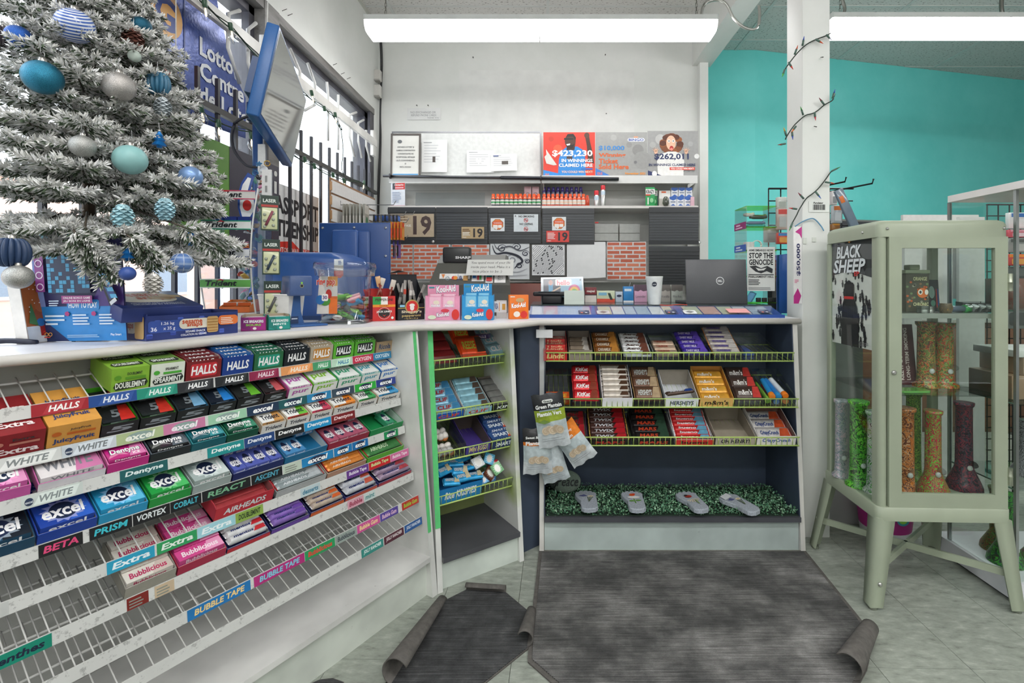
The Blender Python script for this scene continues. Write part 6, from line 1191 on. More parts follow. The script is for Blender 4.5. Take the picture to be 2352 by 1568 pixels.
for x in xs_:
    MB('cfcfcb').prism([(YS+.01,ZS1a),(4.38,ZS1a),(4.38,ZS1a-.16),(4.3,ZS1a-.13)],-.004,.004).build('bracket',sh,'paint',M4=M.Translation((x+(.02 if x<xs_[2] else -.02),0,0))@basis((0,0,0),(0,1,0),(0,0,1),(1,0,0)))
# black flap doors
def flap(p0,p1,y0,y1,lean,n,slat):
    x0,x1=gx_(p0)+.003,gx_(p1)-.003; z0,z1=gz(y1),gz(y0); d=thing('flap',None,None)if False else None
    M0=T(x0,YS-.028,z0,0,lean); w=x1-x0; h=(z1-z0)
    f=MB('3d3f42').box(0,0,0,w,.008,h).build('flap_door',sh,'plastic',M4=M0)
    MB('35373a').box(0,-.006,h-.045,w,.002,h-.012).build('top_rail',f,'plastic'); MB('2f3134').box(0,-.004,0,w,.002,.03).build('bottom_rail',f,'plastic')
    k=.035
    while k<h-.06: MB('43464a' if not slat else '333538').box(.003,-(.003 if not slat else .006),k,w-.003,.001,k+(.018 if not slat else .012)).build('slat',f,'plastic'); k+=.022 if not slat else .024
    return M0,w,h
FD=[flap(893,1003,477,561,.02,0,0),flap(1003,1122,477,561,.02,0,0),flap(1122,1243,478,560,.02,0,0),flap(1245,1365,480,562,.02,0,0),flap(1488,1603,477,562,.03,0,0)]
flap(1488,1605,566,655,.0,0,1)
MB('d8d8d6').lathe([(.012,0),(.012,.01),(.006,.014)],12).build('knob',sh,'metal',M4=T(gx_(1604),YS-.02,gz(557),0,math.pi/2))
MB('d8d8d6').lathe([(.012,0),(.012,.008),(.006,.012)],12).build('knob',sh,'metal',M4=T(gx_(998),YS-.045,gz(556),0,math.pi/2))
def sticker(px0,px1,py0,py1,col,name,lb,cat='sign',Y=YS-.043,fn=None,th=.001,group=None,fin='card',lean=.02):
    O=atY(px0,py1,Y); w=(px1-px0)*Y/F; h=(py1-py0)*Y/F; t=thing(name,lb,cat,T(O.x,Y,O.z,0,lean),group); MB(col).box(0,0,0,w,th,h).build('card',t,fin)
    if fn: mb=MB(); mb.front(0,0,-.0005,.0002); fn(mb,w,h); mb.build('print',t,fin)
    return t
def s19(big,fg,tc,lc):
    def f(mb,w,h):
        mb.text('19',w*.52,h*(.08 if big else .1),w*.42,h*(.84 if big else .78),fg,.06)
        if big:
            for i,s_ in enumerate(('It is illegal to sell or','supply e-cigarettes','to persons under')): mb.text(s_,w*.04,h*(.82-.12*i),w*.36*(1,.98,.8)[i],h*.075,tc,.02)
            mb.text('19 YEARS OF AGE.',w*.04,h*.44,w*.44,h*.1,lc,.05); mb.text('Ontario',w*.04,h*.07,w*.14,h*.07,tc)
        else: mb.lines(w*.05,h*.62,w*.42,h*.28,2,tc,3); mb.lines(w*.05,h*.28,w*.44,h*.34,3,lc,4); mb.text('Ontario',w*.05,h*.08,w*.16,h*.1,lc)
    return f
sticker(897,997,491,544,'b5a48c','age_sign','large tan age 19 e-cigarette sign on the left black door',fn=s19(1,'4a3a38','5f3a1c','ece6de'))
sticker(1060,1112,521,548,'b8a078','age_sign','small tan age 19 sign on the second black door',fn=s19(0,'2e2a2a','5f3a1c','f0ece4'))
sticker(1255,1307,530,556,'d8443c','age_sign','small red age 19 sign on the fourth black door',fn=s19(0,'2c2a2e','f6e6e2','f6e6e2'))
def stop(mb,w,h):
    P=[(w*.5+w*.44*math.cos(math.pi/8+k*math.pi/4),h*.52+h*.44*math.sin(math.pi/8+k*math.pi/4)) for k in range(8)]; mb.shape(P,'a8763f'); P=[(w*.5+(x-w*.5)*.88,h*.52+(y-h*.52)*.88) for x,y in P]; mb.shape(P,'e8753a')
    mb.rect(w*.14,h*.55,w*.86,h*.72,'d8482c'); mb.text('WARNING',w*.2,h*.58,w*.6,h*.1,'f6d8c8',.04); mb.rrect(w*.18,h*.2,w*.5,h*.48,.006,'f2ece6'); mb.rrect(w*.52,h*.25,w*.8,h*.48,.006,'f2ece6'); mb.shape([(w*.25,h*.3),(w*.4,h*.08),(w*.52,h*.26)],'f2ece6')
sticker(1127,1159,501,531,'dfe3e6','warning_sticker','square sticker with orange octagon on the third black door','sticker',fn=stop)
sticker(1268,1300,498,529,'dfe3e6','warning_sticker','square sticker with orange octagon above the red age sign','sticker',fn=stop)
def nosm(mb,w,h):
    mb.text('NO SMOKING',w*.2,h*.82,w*.64,h*.12,'2a2a2e',.05); mb.text('NO VAPING',w*.24,h*.38,w*.54,h*.12,'2a2a2e',.05); mb.circ(w*.07,h*.9,w*.03,w*.03,'6a6c70')
    for y in (.66,.15): mb.ring(w*.5,h*y,h*.125,h*.025,'cf3a3a'); mb.rect(w*.44,h*(y-.015),w*.57,h*(y+.015),'3a3a3c'); mb.shape([(w*.435,h*(y+.07)),(w*.455,h*(y+.09)),(w*.565,h*(y-.07)),(w*.545,h*(y-.09))],'cf3a3a')
    mb.rect(w*.4,h*.32,w*.6,h*.335,'2a2a2e')
sticker(1180,1236,492,532,'d3dade','no_smoking_sign','pale no smoking no vaping sign on the third black door',fn=nosm)
# printed sheets hung below the doors
def bricks(n,seed,hw):
    def f(mb,w,h):
        r=random.Random(seed); rh=h/n
        for j in range(n):
            x=-(rh*hw*.5 if j%2 else 0)
            while x<w:
                a,b=max(.003,x+.006),min(w-.003,x+rh*hw-.006); c=r.choice(['c4664a','b85a40','cc7154','d07c5e','bd5f45'])
                if b-a>.012:
                    y0,y1=j*rh+rh*.12,(j+1)*rh-rh*.12; mb.shape([(a,y0+r.uniform(0,.004)),(b,y0+r.uniform(0,.004)),(b,y1-r.uniform(0,.004)),(a,y1-r.uniform(0,.004))],c); mb.lay-=1
                x+=rh*hw
    return f
sticker(897,948,561,641,'c9c4c0','brick_sheet','narrow brick print sheet at the left end of the shelving','print',Y=YS-.03,fn=bricks(9,1,3.1),lean=0); sticker(950,1035,561,641,'c4c2c2','brick_sheet','brick print sheet behind the cash register','print',Y=YS-.03,fn=bricks(9,2,3.1),lean=0); sticker(1037,1124,561,641,'c4c2c2','brick_sheet','brick print sheet beside the ink swirl drawing','print',Y=YS-.03,fn=bricks(9,3,3.1),lean=0)
sticker(1394,1484,555,642,'cfcac8','brick_sheet','brick print sheet right of the blank white sheet','print',Y=YS-.03,fn=bricks(9,4,3.1),lean=0)
def swirl(mb,w,h):
    def stroke(pts,t,c):
        P=[V((x*w,y*h,0)) for x,y in pts]; P=smooth(P,6); L=[];R=[]
        for i,p in enumerate(P):
            d=(P[min(i+1,len(P)-1)]-P[max(i-1,0)]).normalized(); k=t*(.25+math.sin(math.pi*i/len(P))); L.append((p.x-d.y*k,p.y+d.x*k)); R.append((p.x+d.y*k,p.y-d.x*k))
        for i in range(len(P)-1): mb.shape([L[i],L[i+1],R[i+1],R[i]],c); mb.lay-=1
        mb.lay+=1
    for cx,cy,r,s_,c in ((.3,.86,.13,1,'3a3c48'),(.68,.9,.12,-1,'3a3c48'),(.9,.72,.1,1,'4a4c58'),(.55,.55,.17,1,'8a8c94'),(.94,.5,.08,-1,'4a4c58'),(.75,.38,.1,1,'3a3c48')):
        stroke([(cx+s_*r*(1-k/16)*math.cos(k*.75),cy+r*.9*(1-k/16)*math.sin(k*.75)) for k in range(15)],.004,c)
    stroke([(.05,.95),(.15,.72),(.4,.74),(.7,.65),(.82,.5),(.7,.40),(.62,.3)],.008,'2c2e3a'); stroke([(.0,.6),(.2,.45),(.45,.25),(.7,.2),(.95,.3)],.004,'9a9ca2'); stroke([(.05,.3),(.3,.12),(.6,.1),(.95,.12)],.005,'aaacb0'); stroke([(.1,1.0),(.2,.85),(.5,.92),(.75,.8),(1,.9)],.005,'55575f')
sticker(1126,1216,559,641,'cfd2d4','ink_drawing','black ink swirl drawing pinned below the third door','drawing',Y=YS-.03,fn=swirl,lean=0,fin='paper')
MB('4a4845').box(0,0,0,(1300-1216)*4.1/F,.006,.31).build('dark_board',sh,'worn',M4=T(gx_(1216),YS-.02,gz(643)))
def lattice(mb,w,h):
    r=random.Random(6)
    def seg(d,col,wd,le,x,y):
        c,s_=math.cos(d),math.sin(d); P=[(-le,-wd),(le,-wd),(le,wd),(-le,wd)]; P=[(x+a*c-b*s_,y+a*s_+b*c) for a,b in P]
        if all(.002<a<w-.002 and .002<b<h-.002 for a,b in P): mb.shape(P,col); mb.lay-=1
    for i in range(-2,26):
        for j in range(-2,26):
            u_,v_=i*.017+(j%2)*.008,j*.0135; x=u_*.7-v_*.7+.14; y=u_*.7+v_*.7-.12
            q=(x/w+(1-y/h))
            if q<.55 or q>1.55: seg(math.radians(45),'3a3c44',.0075,.011,x,y); mb.lay+=1; seg(math.radians(45),'e8e8ea',.0050,.0085,x,y); mb.lay-=1
            else: seg(math.radians(45),'3a3c44',.0048,.0078,x,y); mb.lay+=1; seg(math.radians(45),'e8e8ea' if r.random()>.13 else '26282e',.0034,.0064,x,y); mb.lay-=1
    mb.lay+=2
sticker(1222,1297,562,632,'dfdfe0','pattern_print','black and white diagonal brick pattern print on the dark board','print',Y=YS-.031,fn=lattice,lean=0,fin='paper')
O=atY(1302,640,YS-.03); w=88*YS/F; h=84*YS/F
vs=[(w*i/8,-.012*math.sin(i/8*3.1)*(1-j/6)-.02*(1-j/6)*(i/8)**3,h*j/6+(.012*(i/8)**2*(j==0))) for j in range(7) for i in range(9)]
MB('dcdddd').add(vs+[(a,b+.001,c) for a,b,c in vs],[(j*9+i,j*9+i+1,(j+1)*9+i+1,(j+1)*9+i) for j in range(6) for i in range(8)]+[(63+j*9+i,63+(j+1)*9+i,63+(j+1)*9+i+1,63+j*9+i+1) for j in range(6) for i in range(8)],None,True).build('blank_sheet',None,'paper',M4=T(O.x,YS-.03,O.z),label='blank curling white sheet hung below the black doors',cat='sheet')
# open bay with clear bins
for i,(a,b) in enumerate(((1366,1420),(1423,1470))):
    for j,(c,d) in enumerate(((514,535),(536,553))):
        MB('d9dad6').box(0,0,0,(b-a)*4.3/F,.05,(d-c)*4.3/F).build('drawer_front',sh,'gloss',M4=T(gx_(a,4.3),4.3,gz(d,4.3)))
MB('c9302c').box(0,0,0,.03,.002,.012).build('tag',sh,'card',M4=T(gx_(1367),4.12,gz(512)))
# whiteboard, certificate, papers
t=thing('whiteboard','large blank whiteboard with metal rim leaning on the back wall','whiteboard',T(gx_(899,4.3),4.3,ZS1b,0,-.03)); w=(1243-899)*4.3/F; h=gz(313,4.3)-ZS1a-.02
MB('dcdedc').box(0,0,0,w,.01,h).build('surface',t,'gloss')
mb=MB('8f9094'); mb.box(0,-.004,h-.012,w,.012,h).box(0,-.004,0,w,.012,.012).box(0,-.004,.012,.012,.012,h-.012).box(w-.012,-.004,.012,w,.012,h-.012); mb.build('frame',t,'metal')
t=thing('certificate','framed lottery retailer certificate with blue footer on the top shelf','certificate',T(gx_(896,4.2),4.2,ZS1b,0,-.05)); w=69*4.2/F; h=gz(317,4.2)-ZS1a-.02
mb=MB('5a5450'); mb.box(0,0,0,w,.015,.015).box(0,0,h-.015,w,.015,h).box(0,0,.015,.015,.015,h-.015).box(w-.015,0,.015,w,.015,h-.015); mb.build('frame',t,'paint')
mb=MB('d9d8d2').box(.015,.006,.015,w-.015,.012,h-.015); mb.front(0,0,.0055,.0006); mb.rect(.02,.022,w-.02,.04,'6aa0cc'); mb.circ(w*.3,h*.82,.02,.016,'6a6c6e')
for i,(s_,k) in enumerate((('ONTARIO LOTTERY &',.62),('GAMING CORPORATION',.7),('CONGRATULATES AN',.58),('EXCEPTIONAL RETAILER',.7),("LILI'S CONVENIENCE",.68),('OF',.06),('PERTH, ONTARIO',.42))): mb.text(s_,w*(.5-k/2*.9),h*(.68-.075*i),w*k*.9,h*.035,'5f6062')
mb.build('paper',t,'paper')
def paper(px0,px1,py0,py1,lb,fn,Y=4.27,rz=0): 
    O=atY(px0,py1,Y); w=(px1-px0)*Y/F; h=(py1-py0)*Y/F; t=thing('paper',lb,'paper',T(O.x,Y,O.z,0,-.03,rz)); MB('e4e5e4').box(0,0,0,w,.0015,h).build('sheet',t,'paper'); mb=MB(); mb.front(0,0,-.0006,.0008); fn(mb,w,h); mb.build('print',t,'paper')
def letter(mb,w,h,n=7): mb.lines(w*.1,h*.3,w*.75,h*.6,n,'c6c8ca',n,.25); mb.rect(w*.08,h*.9,w*.4,h*.92,'8a8c90')
paper(968,1027,320,395,'white letter held by a dark magnet beside the certificate',lambda mb,w,h:(letter(mb,w,h),mb.rect(w*.43,h*.3,w*.54,h*.48,'5a5450')),rz=0)
paper(1072,1134,345,396,'white receipt held by a heart magnet',lambda mb,w,h:(letter(mb,w,h,6),mb.shape([(w*.44,h*.38),(w*.56,h*.55),(w*.54,h*.62),(w*.48,h*.63),(w*.44,h*.58),(w*.40,h*.63),(w*.34,h*.62),(w*.32,h*.55)],'f2f2f0')))
paper(1128,1188,354,393,'white form held by a dark magnet overlapping the receipt',lambda mb,w,h:(letter(mb,w,h,5),mb.rect(w*.42,h*.38,w*.66,h*.58,'5f5a56'),mb.rect(w*.1,h*.86,w*.3,h*.92,'4a5a8a')),Y=4.262,rz=-.03)
# metal rod resting on the shelf lip
p=atY(880,404,YS-.02); q=atY(1421,411,YS-.02); t=thing('curtain_rod','dark telescopic rod lying along the top shelf lip','rod',None)
MB('5f6064').tube([p,p.lerp(q,.5)],.011,8).build('thin_tube',t,'metal'); MB('4a4b50').tube([p.lerp(q,.5),q],.0145,8).build('thick_tube',t,'metal')
for k in (.03,.67): c=p.lerp(q,k); MB('3a3b40').tube([c+V((-.006,0,0)),c+V((.006,0,0))],.022,10).build('clip',t,'plastic')
# three winning posters
def pos1(mb,w,h):
    mb.circ(w*.15,h*.85,w*.05,w*.05,'c23828'); mb.circ(w*.28,h*.62,w*.09,w*.09,'e85a3a'); mb.shape([(w*.0,0),(w*.6,0),(w*.0,h*.16)],'2f86d0')
    mb.shape([(w*.28,0),(w*.30,h*.4),(w*.35,h*.58),(w*.46,h*.68),(w*.66,h*.68),(w*.8,h*.58),(w*.82,0)],'2f86d0'); mb.shape([(w*.80,h*.95),(w*.88,h*.95),(w*.9,h*.8),(w*.96,h*.5),(w*.98,h*.3),(w*.86,h*.35),(w*.84,h*.7)],'4a3028'); mb.circ(w*.84,h*.93,w*.05,w*.055,'5a3a2e')
    mb.shape([(w*.45,h*.6),(w*.6,h*.6),(w*.62,h*.75),(w*.45,h*.75)],'3f2820'); mb.circ(w*.52,h*.80,w*.105,h*.15,'4f3228'); mb.shape([(w*.43,h*.88),(w*.47,h*.96),(w*.58,h*.965),(w*.63,h*.88),(w*.62,h*.8),(w*.58,h*.9),(w*.47,h*.9)],'1f1a1a')
    mb.shape([(w*.42,h*.75),(w*.47,h*.64),(w*.56,h*.64),(w*.61,h*.75),(w*.57,h*.72),(w*.46,h*.71)],'241c1a'); mb.rect(w*.40,h*.83,w*.58,h*.87,'1a1a1c'); mb.shape([(w*.44,h*.73),(w*.52,h*.75),(w*.51,h*.71),(w*.46,h*.70)],'f2ece6')
    mb.shape([(w*.02,h*.45),(w*.06,h*.5),(w*.05,h*.62),(w*.26,h*.27),(w*.2,h*.26),(w*.06,h*.3)],'d8d4ce')
    mb.text('$423,230',w*.17,h*.44,w*.78,h*.16,'f2f2f0',.07); mb.rect(w*.45,h*.40,w*.56,h*.46,'4a3a38'); mb.text('IN WINNINGS',w*.35,h*.33,w*.6,h*.075,'f2f2f0',.05); mb.text('CLAIMED HERE',w*.30,h*.225,w*.65,h*.075,'f2f2f0',.05); mb.rect(w*.73,h*.165,w*.95,h*.195,'2f6fc0'); mb.text('YOU COULD WIN NEXT!',w*.35,h*.09,w*.6,h*.05,'f0c8b0',.04); mb.text('OLG',w*.03,h*.04,w*.08,h*.04,'e88a5a',.03)
def pos2(mb,w,h):
    for x,y,r,c in ((.35,.88,.06,'a9a9a7'),(.65,.72,.055,'8f8f8d'),(.82,.6,.11,'8a8a88'),(.9,.38,.17,'969694'),(.77,.33,.03,'78787a')): mb.circ(w*x,h*y,w*r,w*r,c,28)
    mb.rrect(w*.62,h*.79,w*.95,h*.87,h*.04,'e8eaee'); mb.text('BINGO',w*.64,h*.80,w*.29,h*.06,'2f4f9c',.03); mb.rect(w*.74,h*.88,w*.82,h*.905,'e8a07a')
    mb.text('$10,000',w*.06,h*.58,w*.5,h*.12,'3f86c8',.03)
    for i,(s_,k) in enumerate((('Winning',.52),('Ticket',.37),('Sold Here',.58))): mb.text(s_,w*.06,h*(.425-.125*i),w*k,h*.11,'d8622c',.035)
    mb.shape([(0,0),(w*.33,0),(0,h*.2)],'3a78c4'); mb.text('OLG',w*.03,h*.05,w*.1,h*.06,'e8703a',.05); mb.text('November 2021',w*.57,h*.055,w*.39,h*.05,'e8942c',.03)
def pos3(mb,w,h):
    for x,y,r,c in ((.25,.82,.1,'b5b5b3'),(.85,.72,.05,'a8a8a8'),(.97,.45,.05,'e0e0de'),(.1,.7,.06,'a9a9a7')): mb.circ(w*x,h*y,w*r,w*r,c)
    r=random.Random(2)
    for k in range(26): a=r.uniform(0,6.28); mb.circ(w*.47+w*.17*math.cos(a),h*.72+h*.17*math.sin(a),w*.07,h*.06,r.choice(['6a3a26','7f4a2c','94562f','5a3020'])); mb.lay-=.6
    mb.circ(w*.46,h*.74,w*.095,h*.16,'e4b89c'); 
    for x in (.42,.505): mb.circ(w*x,h*.78,w*.028,h*.032,'f4f0ea'); mb.circ(w*x,h*.78,w*.012,h*.016,'4a3a30'); mb.lay-=1
    mb.lay+=1; mb.circ(w*.47,h*.62,w*.04,h*.055,'b5302c'); mb.circ(w*.47,h*.60,w*.03,h*.03,'e88a7a'); mb.shape([(w*.36,h*.92),(w*.46,h*.95),(w*.56,h*.92),(w*.56,h*.87),(w*.46,h*.9),(w*.36,h*.87)],'6a3a26')
    for s_ in (-1,1):
        x=w*(.46+.30*s_); 
        mb.circ(x,h*.545,w*.035,h*.05,'e2b498')
        for q in range(5): an=math.radians(90-s_*(60-28*q)); mb.shape([(x-w*.012*math.sin(an),h*.55+w*.012*math.cos(an)),(x+w*.012*math.sin(an),h*.55-w*.012*math.cos(an)),(x+w*.10*math.cos(an),h*.55+w*.10*math.sin(an))],'e2b498'); mb.lay-=1
        mb.lay+=1
    mb.shape([(w*.2,0),(w*.18,h*.35),(w*.28,h*.5),(w*.4,h*.55),(w*.55,h*.55),(w*.66,h*.5),(w*.72,h*.35),(w*.7,0)],'e4e3e0')
    mb.text('$262,011',w*.13,h*.36,w*.68,h*.15,'2c3560',.05); mb.text('IN WINNINGS CLAIMED HERE',w*.02,h*.235,w*.92,h*.055,'2c3560',.03); mb.rect(w*.43,h*.15,w*.93,h*.21,'d8402c'); mb.text('YOU COULD WIN NEXT!',w*.45,h*.16,w*.46,h*.04,'f6e8e2',.03); mb.shape([(0,0),(w*.35,0),(0,h*.14)],'2c3560'); mb.circ(w*.13,h*.07,w*.05,h*.06,'e6e6e4')
    mb.text('Jan 1 - Aug 31 2023',w*.7,h*.11,w*.22,h*.03,'55585c')
for px0,px1,py0,c,fn,lb in ((1248,1367,303,'d83c2c',pos1,'red lottery poster of a cheering man in sunglasses on the top shelf'),(1368,1487,303,'9c9c9a',pos2,'grey lottery poster reading 10,000 winning ticket on the top shelf'),(1488,1604,300,'9b9b9a',pos3,'grey lottery poster of an amazed curly haired woman on the top shelf')):
    O=atY(px0,0,4.16); w=(px1-px0)*4.16/F; z0=ZS1b; h=gz(py0,4.16)-z0; t=thing('poster',lb,'poster',T(O.x,4.16,z0,0,-.02)); MB(c).box(0,0,0,w,.006,h).build('board',t,'card'); mb=MB(); mb.front(0,0,-.0004,.00015); fn(mb,w,h); mb.build('print',t,'card')
# notice on the wall
paper(935,1012,248,275,'handwritten no exchange notice taped high on the back wall',lambda mb,w,h:(mb.text('NO EXCHANGE OR',w*.1,h*.55,w*.75,h*.18,'8a8c90',-.005,.1),mb.text('REFUND PHONE CARDS',w*.12,h*.3,w*.75,h*.18,'8a8c90',-.005,.1),mb.text('THANK YOU',w*.6,h*.1,w*.35,h*.12,'8a8c90',-.005,.1)),Y=4.692)
for i,(a,b) in enumerate(((1087,133),(1390,127),(958,243),(984,243),(1392,262))):
    MB('4a4846').lathe([(.004,0),(.002,.02),(.006,.022)],6).build('nail',None,'metal',M4=T(atY(a,b,4.7).x,4.705,atY(a,b,4.7).z,0,math.pi/2),label='small nail in the bare back wall, %s of five'%ORD[i],cat='nail',group='nails in the back wall')
MB('e3e4e1').box(-.86,4.694,2.6,.84,4.701,3.36).build('faded_panel',bpy.data.objects['wall_back'],'paint')
# shelf stock
def bottle_mesh(c,cap,lab,neck=None):
    def f():
        mb=MB(c); mb.lathe([(.017,0),(.019,.004),(.019,.058)],14,c); mb.lathe([(.019,.058),(.015,.072),(.012,.076)],14,cap); mb.lathe([(.0135,.076),(.0138,.098),(.012,.101),(.0004,.1015)],14,cap,cap=False); mb.lathe([(.0195,.010),(.0195,.05)],14,lab); mb.lathe([(.0197,.022),(.0197,.036)],14,neck or c); return mb
    return cmesh(('bt',c,cap,lab,neck),f,'energy_shot','gloss')
def bottles(n,p0,p1,Y,z,me,lb,grp,jit=.004):
    for i in range(n): o=link(me,'energy_shot',None,'gloss',None,T(gx_(p0+(p1-p0)*i/(n-1),Y),Y+rnd.uniform(-jit,jit),z,rnd.uniform(0,6))); tag(o,'%s, %s from the left'%(lb,ORD[i]),'bottle',grp)
zs=ZS2b+.0005
bottles(11,1133,1237,4.10,zs,bottle_mesh('2a2f3f','ea5a20','d8d4cc','3f9a5a'),'orange capped energy shot on the left shelf','orange capped energy shots')
bottles(7,1150,1230,4.16,zs,bottle_mesh('2a2f3f','d8402c','d8d4cc','4a5f9c'),'red capped energy shot behind the orange ones','red capped energy shots behind')
bottles(10,1250,1340,4.10,zs,bottle_mesh('d8452a','e2592c','dcd6ce','e8c8b0'),'red energy shot on the right shelf','red energy shots')
MB('e4e4e2').box(gx_(1246),4.16,zs,gx_(1345),4.22,zs+.075).build('riser',sh,'paint')
bottles(9,1250,1334,4.19,zs+.0755,bottle_mesh('2f2a4f','4a3f86','5a5a7c','8f9ab0'),'purple energy shot on the riser','purple energy shots')
MB('c9482c').lathe([(.017,0),(.019,.003),(.019,.06),(.013,.072),(.013,.09)],12).build('energy_shot',None,'gloss',M4=T(gx_(1349),4.1,zs),label='single dark red shot bottle at the right end of the row',cat='bottle')
for i,(px,h) in enumerate(((1370,35),(1385,47))):
    k=4.1/F; t=thing('spray_can',['short','tall'][i]+' white spray can with red cap on the shelf','spray can',T(gx_(px),4.1,zs)); MB('dcdad8').lathe([(5*k,0),(5.2*k,.003),(5.2*k,(h-11)*k),(4.2*k,(h-10)*k)],16).build('can',t,'metal'); MB('cf2a34').lathe([(5.3*k,(h-10.5)*k),(5.3*k,(h-1)*k),(4.5*k,h*k)],16).build('cap',t,'plastic'); mb=MB(); mb.lathe([(5.3*k,(h-22)*k),(5.3*k,(h-13)*k)],16,'c9dceb',cap=False); mb.build('label',t,'card')
def sbox(px0,px1,py0,Y,col,name,lb,fn=None,d=.05,zz=None,group=None):
    w=(px1-px0)*Y/F; h=(473-py0)*Y/F if zz is None else py0; t=thing(name,lb,'box',T(gx_(px0,Y),Y,zs if zz is None else zz),group); MB(col).rbox(0,0,0,w,d,h,.0015).build('box',t,'card')
    if fn: mb=MB(); mb.front(0,0,-.0006,.0006); fn(mb,w,h); mb.build('print',t,'card')
fp=lambda mb,w,h:(mb.ring(w*.5,h*.62,w*.3,w*.08,'7a7c80'),mb.rect(w*.2,h*.15,w*.8,h*.17,'d8a0b0'))
sbox(1204,1220,424,4.2,'e4c4cc','pink_carton','left tall pink carton behind the orange shots',fp); sbox(1222,1238,424,4.2,'e4c4cc','pink_carton','right tall pink carton behind the orange shots',fp)
fk=lambda mb,w,h:(mb.rect(0,h*.62,w,h*.9,'f0efec'),mb.text('KRAZY',w*.05,h*.66,w*.88,h*.2,'24262a',.06),mb.rect(0,h*.55,w*.5,h*.62,'d8402c'),mb.rect(w*.2,h*.08,w*.32,h*.45,'f4f2ee'),mb.circ(w*.65,h*.3,w*.2,h*.12,'8fd09a'))
sbox(1483,1504,430,4.1,'2f9f5a','glue_card','front green glue card with black heading',fk,.012); sbox(1490,1510,431,4.16,'2f9450','glue_card','rear green glue card half hidden by the front one',fk,.012)
sbox(1514,1540,436,4.14,'c9c4bc','lamp_box','tan hanging box with red tab between cards',lambda mb,w,h:(mb.rect(0,h*.5,w,h,'e8e6e2'),mb.rect(w*.2,h*.85,w*.6,h*.95,'d8602c'),mb.shape([(w*.4,h*.1),(w*.7,h*.1),(w*.65,h*.4),(w*.45,h*.4)],'4a4642')))
MB('4f5248').lathe([(.02,0),(.028,.02),(.022,.06),(.012,.075)],12).build('small_figurine',None,'gloss',M4=T(gx_(1528),4.08,zs),label='small dark bell shaped item before the tan box',cat='ornament')
fw=lambda mb,w,h:(mb.shape([(0,h*.75),(w*.5,h*.6),(w,h*.75),(w,h),(0,h)],'2f5fae'),mb.rect(w*.15,h*.38,w*.85,h*.52,'8a93a4'),mb.shape([(0,0),(w*.5,h*.25),(w,0)],'2f5fae'))
for i in range(3): sbox(1538+17*i,1554+17*i,.083,4.12,'e2e4e8','card_box',ORD[i]+' blue and white box of the lower row on the right shelf',fw,.05,zs); 
for i in range(3): sbox(1542+16.5*i,1557+16.5*i,.078,4.13,'dfe1e6','card_box',ORD[i]+' blue and white box of the upper row on the right shelf',fw,.04,zs+.084)
sbox(1587,1595,452,4.1,'d8b0bc','pink_box','narrow pink box at the right end of the shelf',None,.03)
sbox(1510,1516,440,4.2,'3f7fc0','blue_card','thin blue card standing behind the tan box',None,.01)
# price booklet
O=atY(897,472,4.1); t=thing('notice_card','tall red and white provincial notice card at the left shelf end','card',T(gx_(898),4.1,zs,-.15)); w=34*4.1/F; h=52*4.1/F
MB('dfe3ea').box(0,0,0,w,.004,h).build('card',t,'card'); mb=MB(); mb.front(0,0,-.0006,.0008).rect(w*.12,h*.72,w,h,'cf3a34'); mb.rect(w*.12,h*.72,w*.3,h,'3a3a44'); mb.text('Ontario',w*.25,h*.88,w*.65,h*.08,'f4e8e4',.03); mb.rect(w*.3,h*.76,w*.9,h*.82,'f0a8b0'); mb.lines(w*.1,h*.15,w*.75,h*.5,7,'a8b4cc',3); mb.rect(0,0,w,h*.02,'d8a0b0'); mb.build('print',t,'card')
MB('fff').box(0,0,0,.62,.002,.16).build('clear_flap',sh,'clear_plastic',M4=T(gx_(938),4.3,zs,0,-.2))
# brown box beneath swirl and register counter ends
MB('6f3a30').rbox(0,0,0,.36,.25,1.15,.004).build('brown_case',None,'worn',M4=T(gx_(1168,3.95),4.08,.1405)@M.Scale(1,4,(1,0,0)),label='brown case low on the shelving behind the cash register',cat='case')
# ---------------------------------------------------------------- column lights and stickers
def leds(segs,label):
    t=thing('fairy_lights',label,'string lights')
    for pts,bulbs in segs:
        P=smooth([atY(a,b,2.445) for a,b in pts],4); MB('2f3a33').tube([p+V((0,.003*math.sin(i),0)) for i,p in enumerate(P)],.003,5).build('wire',t,'rubber')
        for a,b,dx,dz,c in bulbs:
            p=atY(a,b,2.44); d=V((dx,-.2,dz)).normalized(); mb=MB('4f6a5f').tube([p,p+d*.026],.005,6); mb.tube([p+d*.026,p+d*.045],[.0042,.001],6,c); mb.build('bulb',t,'plastic')
leds([([(1908,76),(1893,84),(1870,92),(1845,108),(1822,133),(1808,152),(1800,166)],[(1898,80,.3,-.5,'c9c9d8'),(1873,90,.6,-.5,'d8502c'),(1843,105,.1,1,'2f4fb0'),(1825,125,.3,1,'c9502c'),(1811,143,.5,-1,'d83a2c'),(1802,160,-.4,-1,'4fae3a')])],'string of small coloured fairy lights on the column top')
leds([([(1918,215),(1912,230),(1895,240),(1872,258),(1850,265),(1830,282),(1815,300),(1804,320)],[(1912,226,.2,1,'2f4fb0'),(1893,240,-.7,.7,'7a2f3a'),(1871,258,0,-1,'c93a4c'),(1845,264,-.4,.8,'3f9a4a'),(1828,290,-.5,-.6,'e0702c'),(1819,302,0,-1,'2f4fb0'),(1806,312,-.4,.9,'d8b03a'),(1804,330,-1,-.2,'9a4a3a')])],'string of small coloured fairy lights around the column middle')
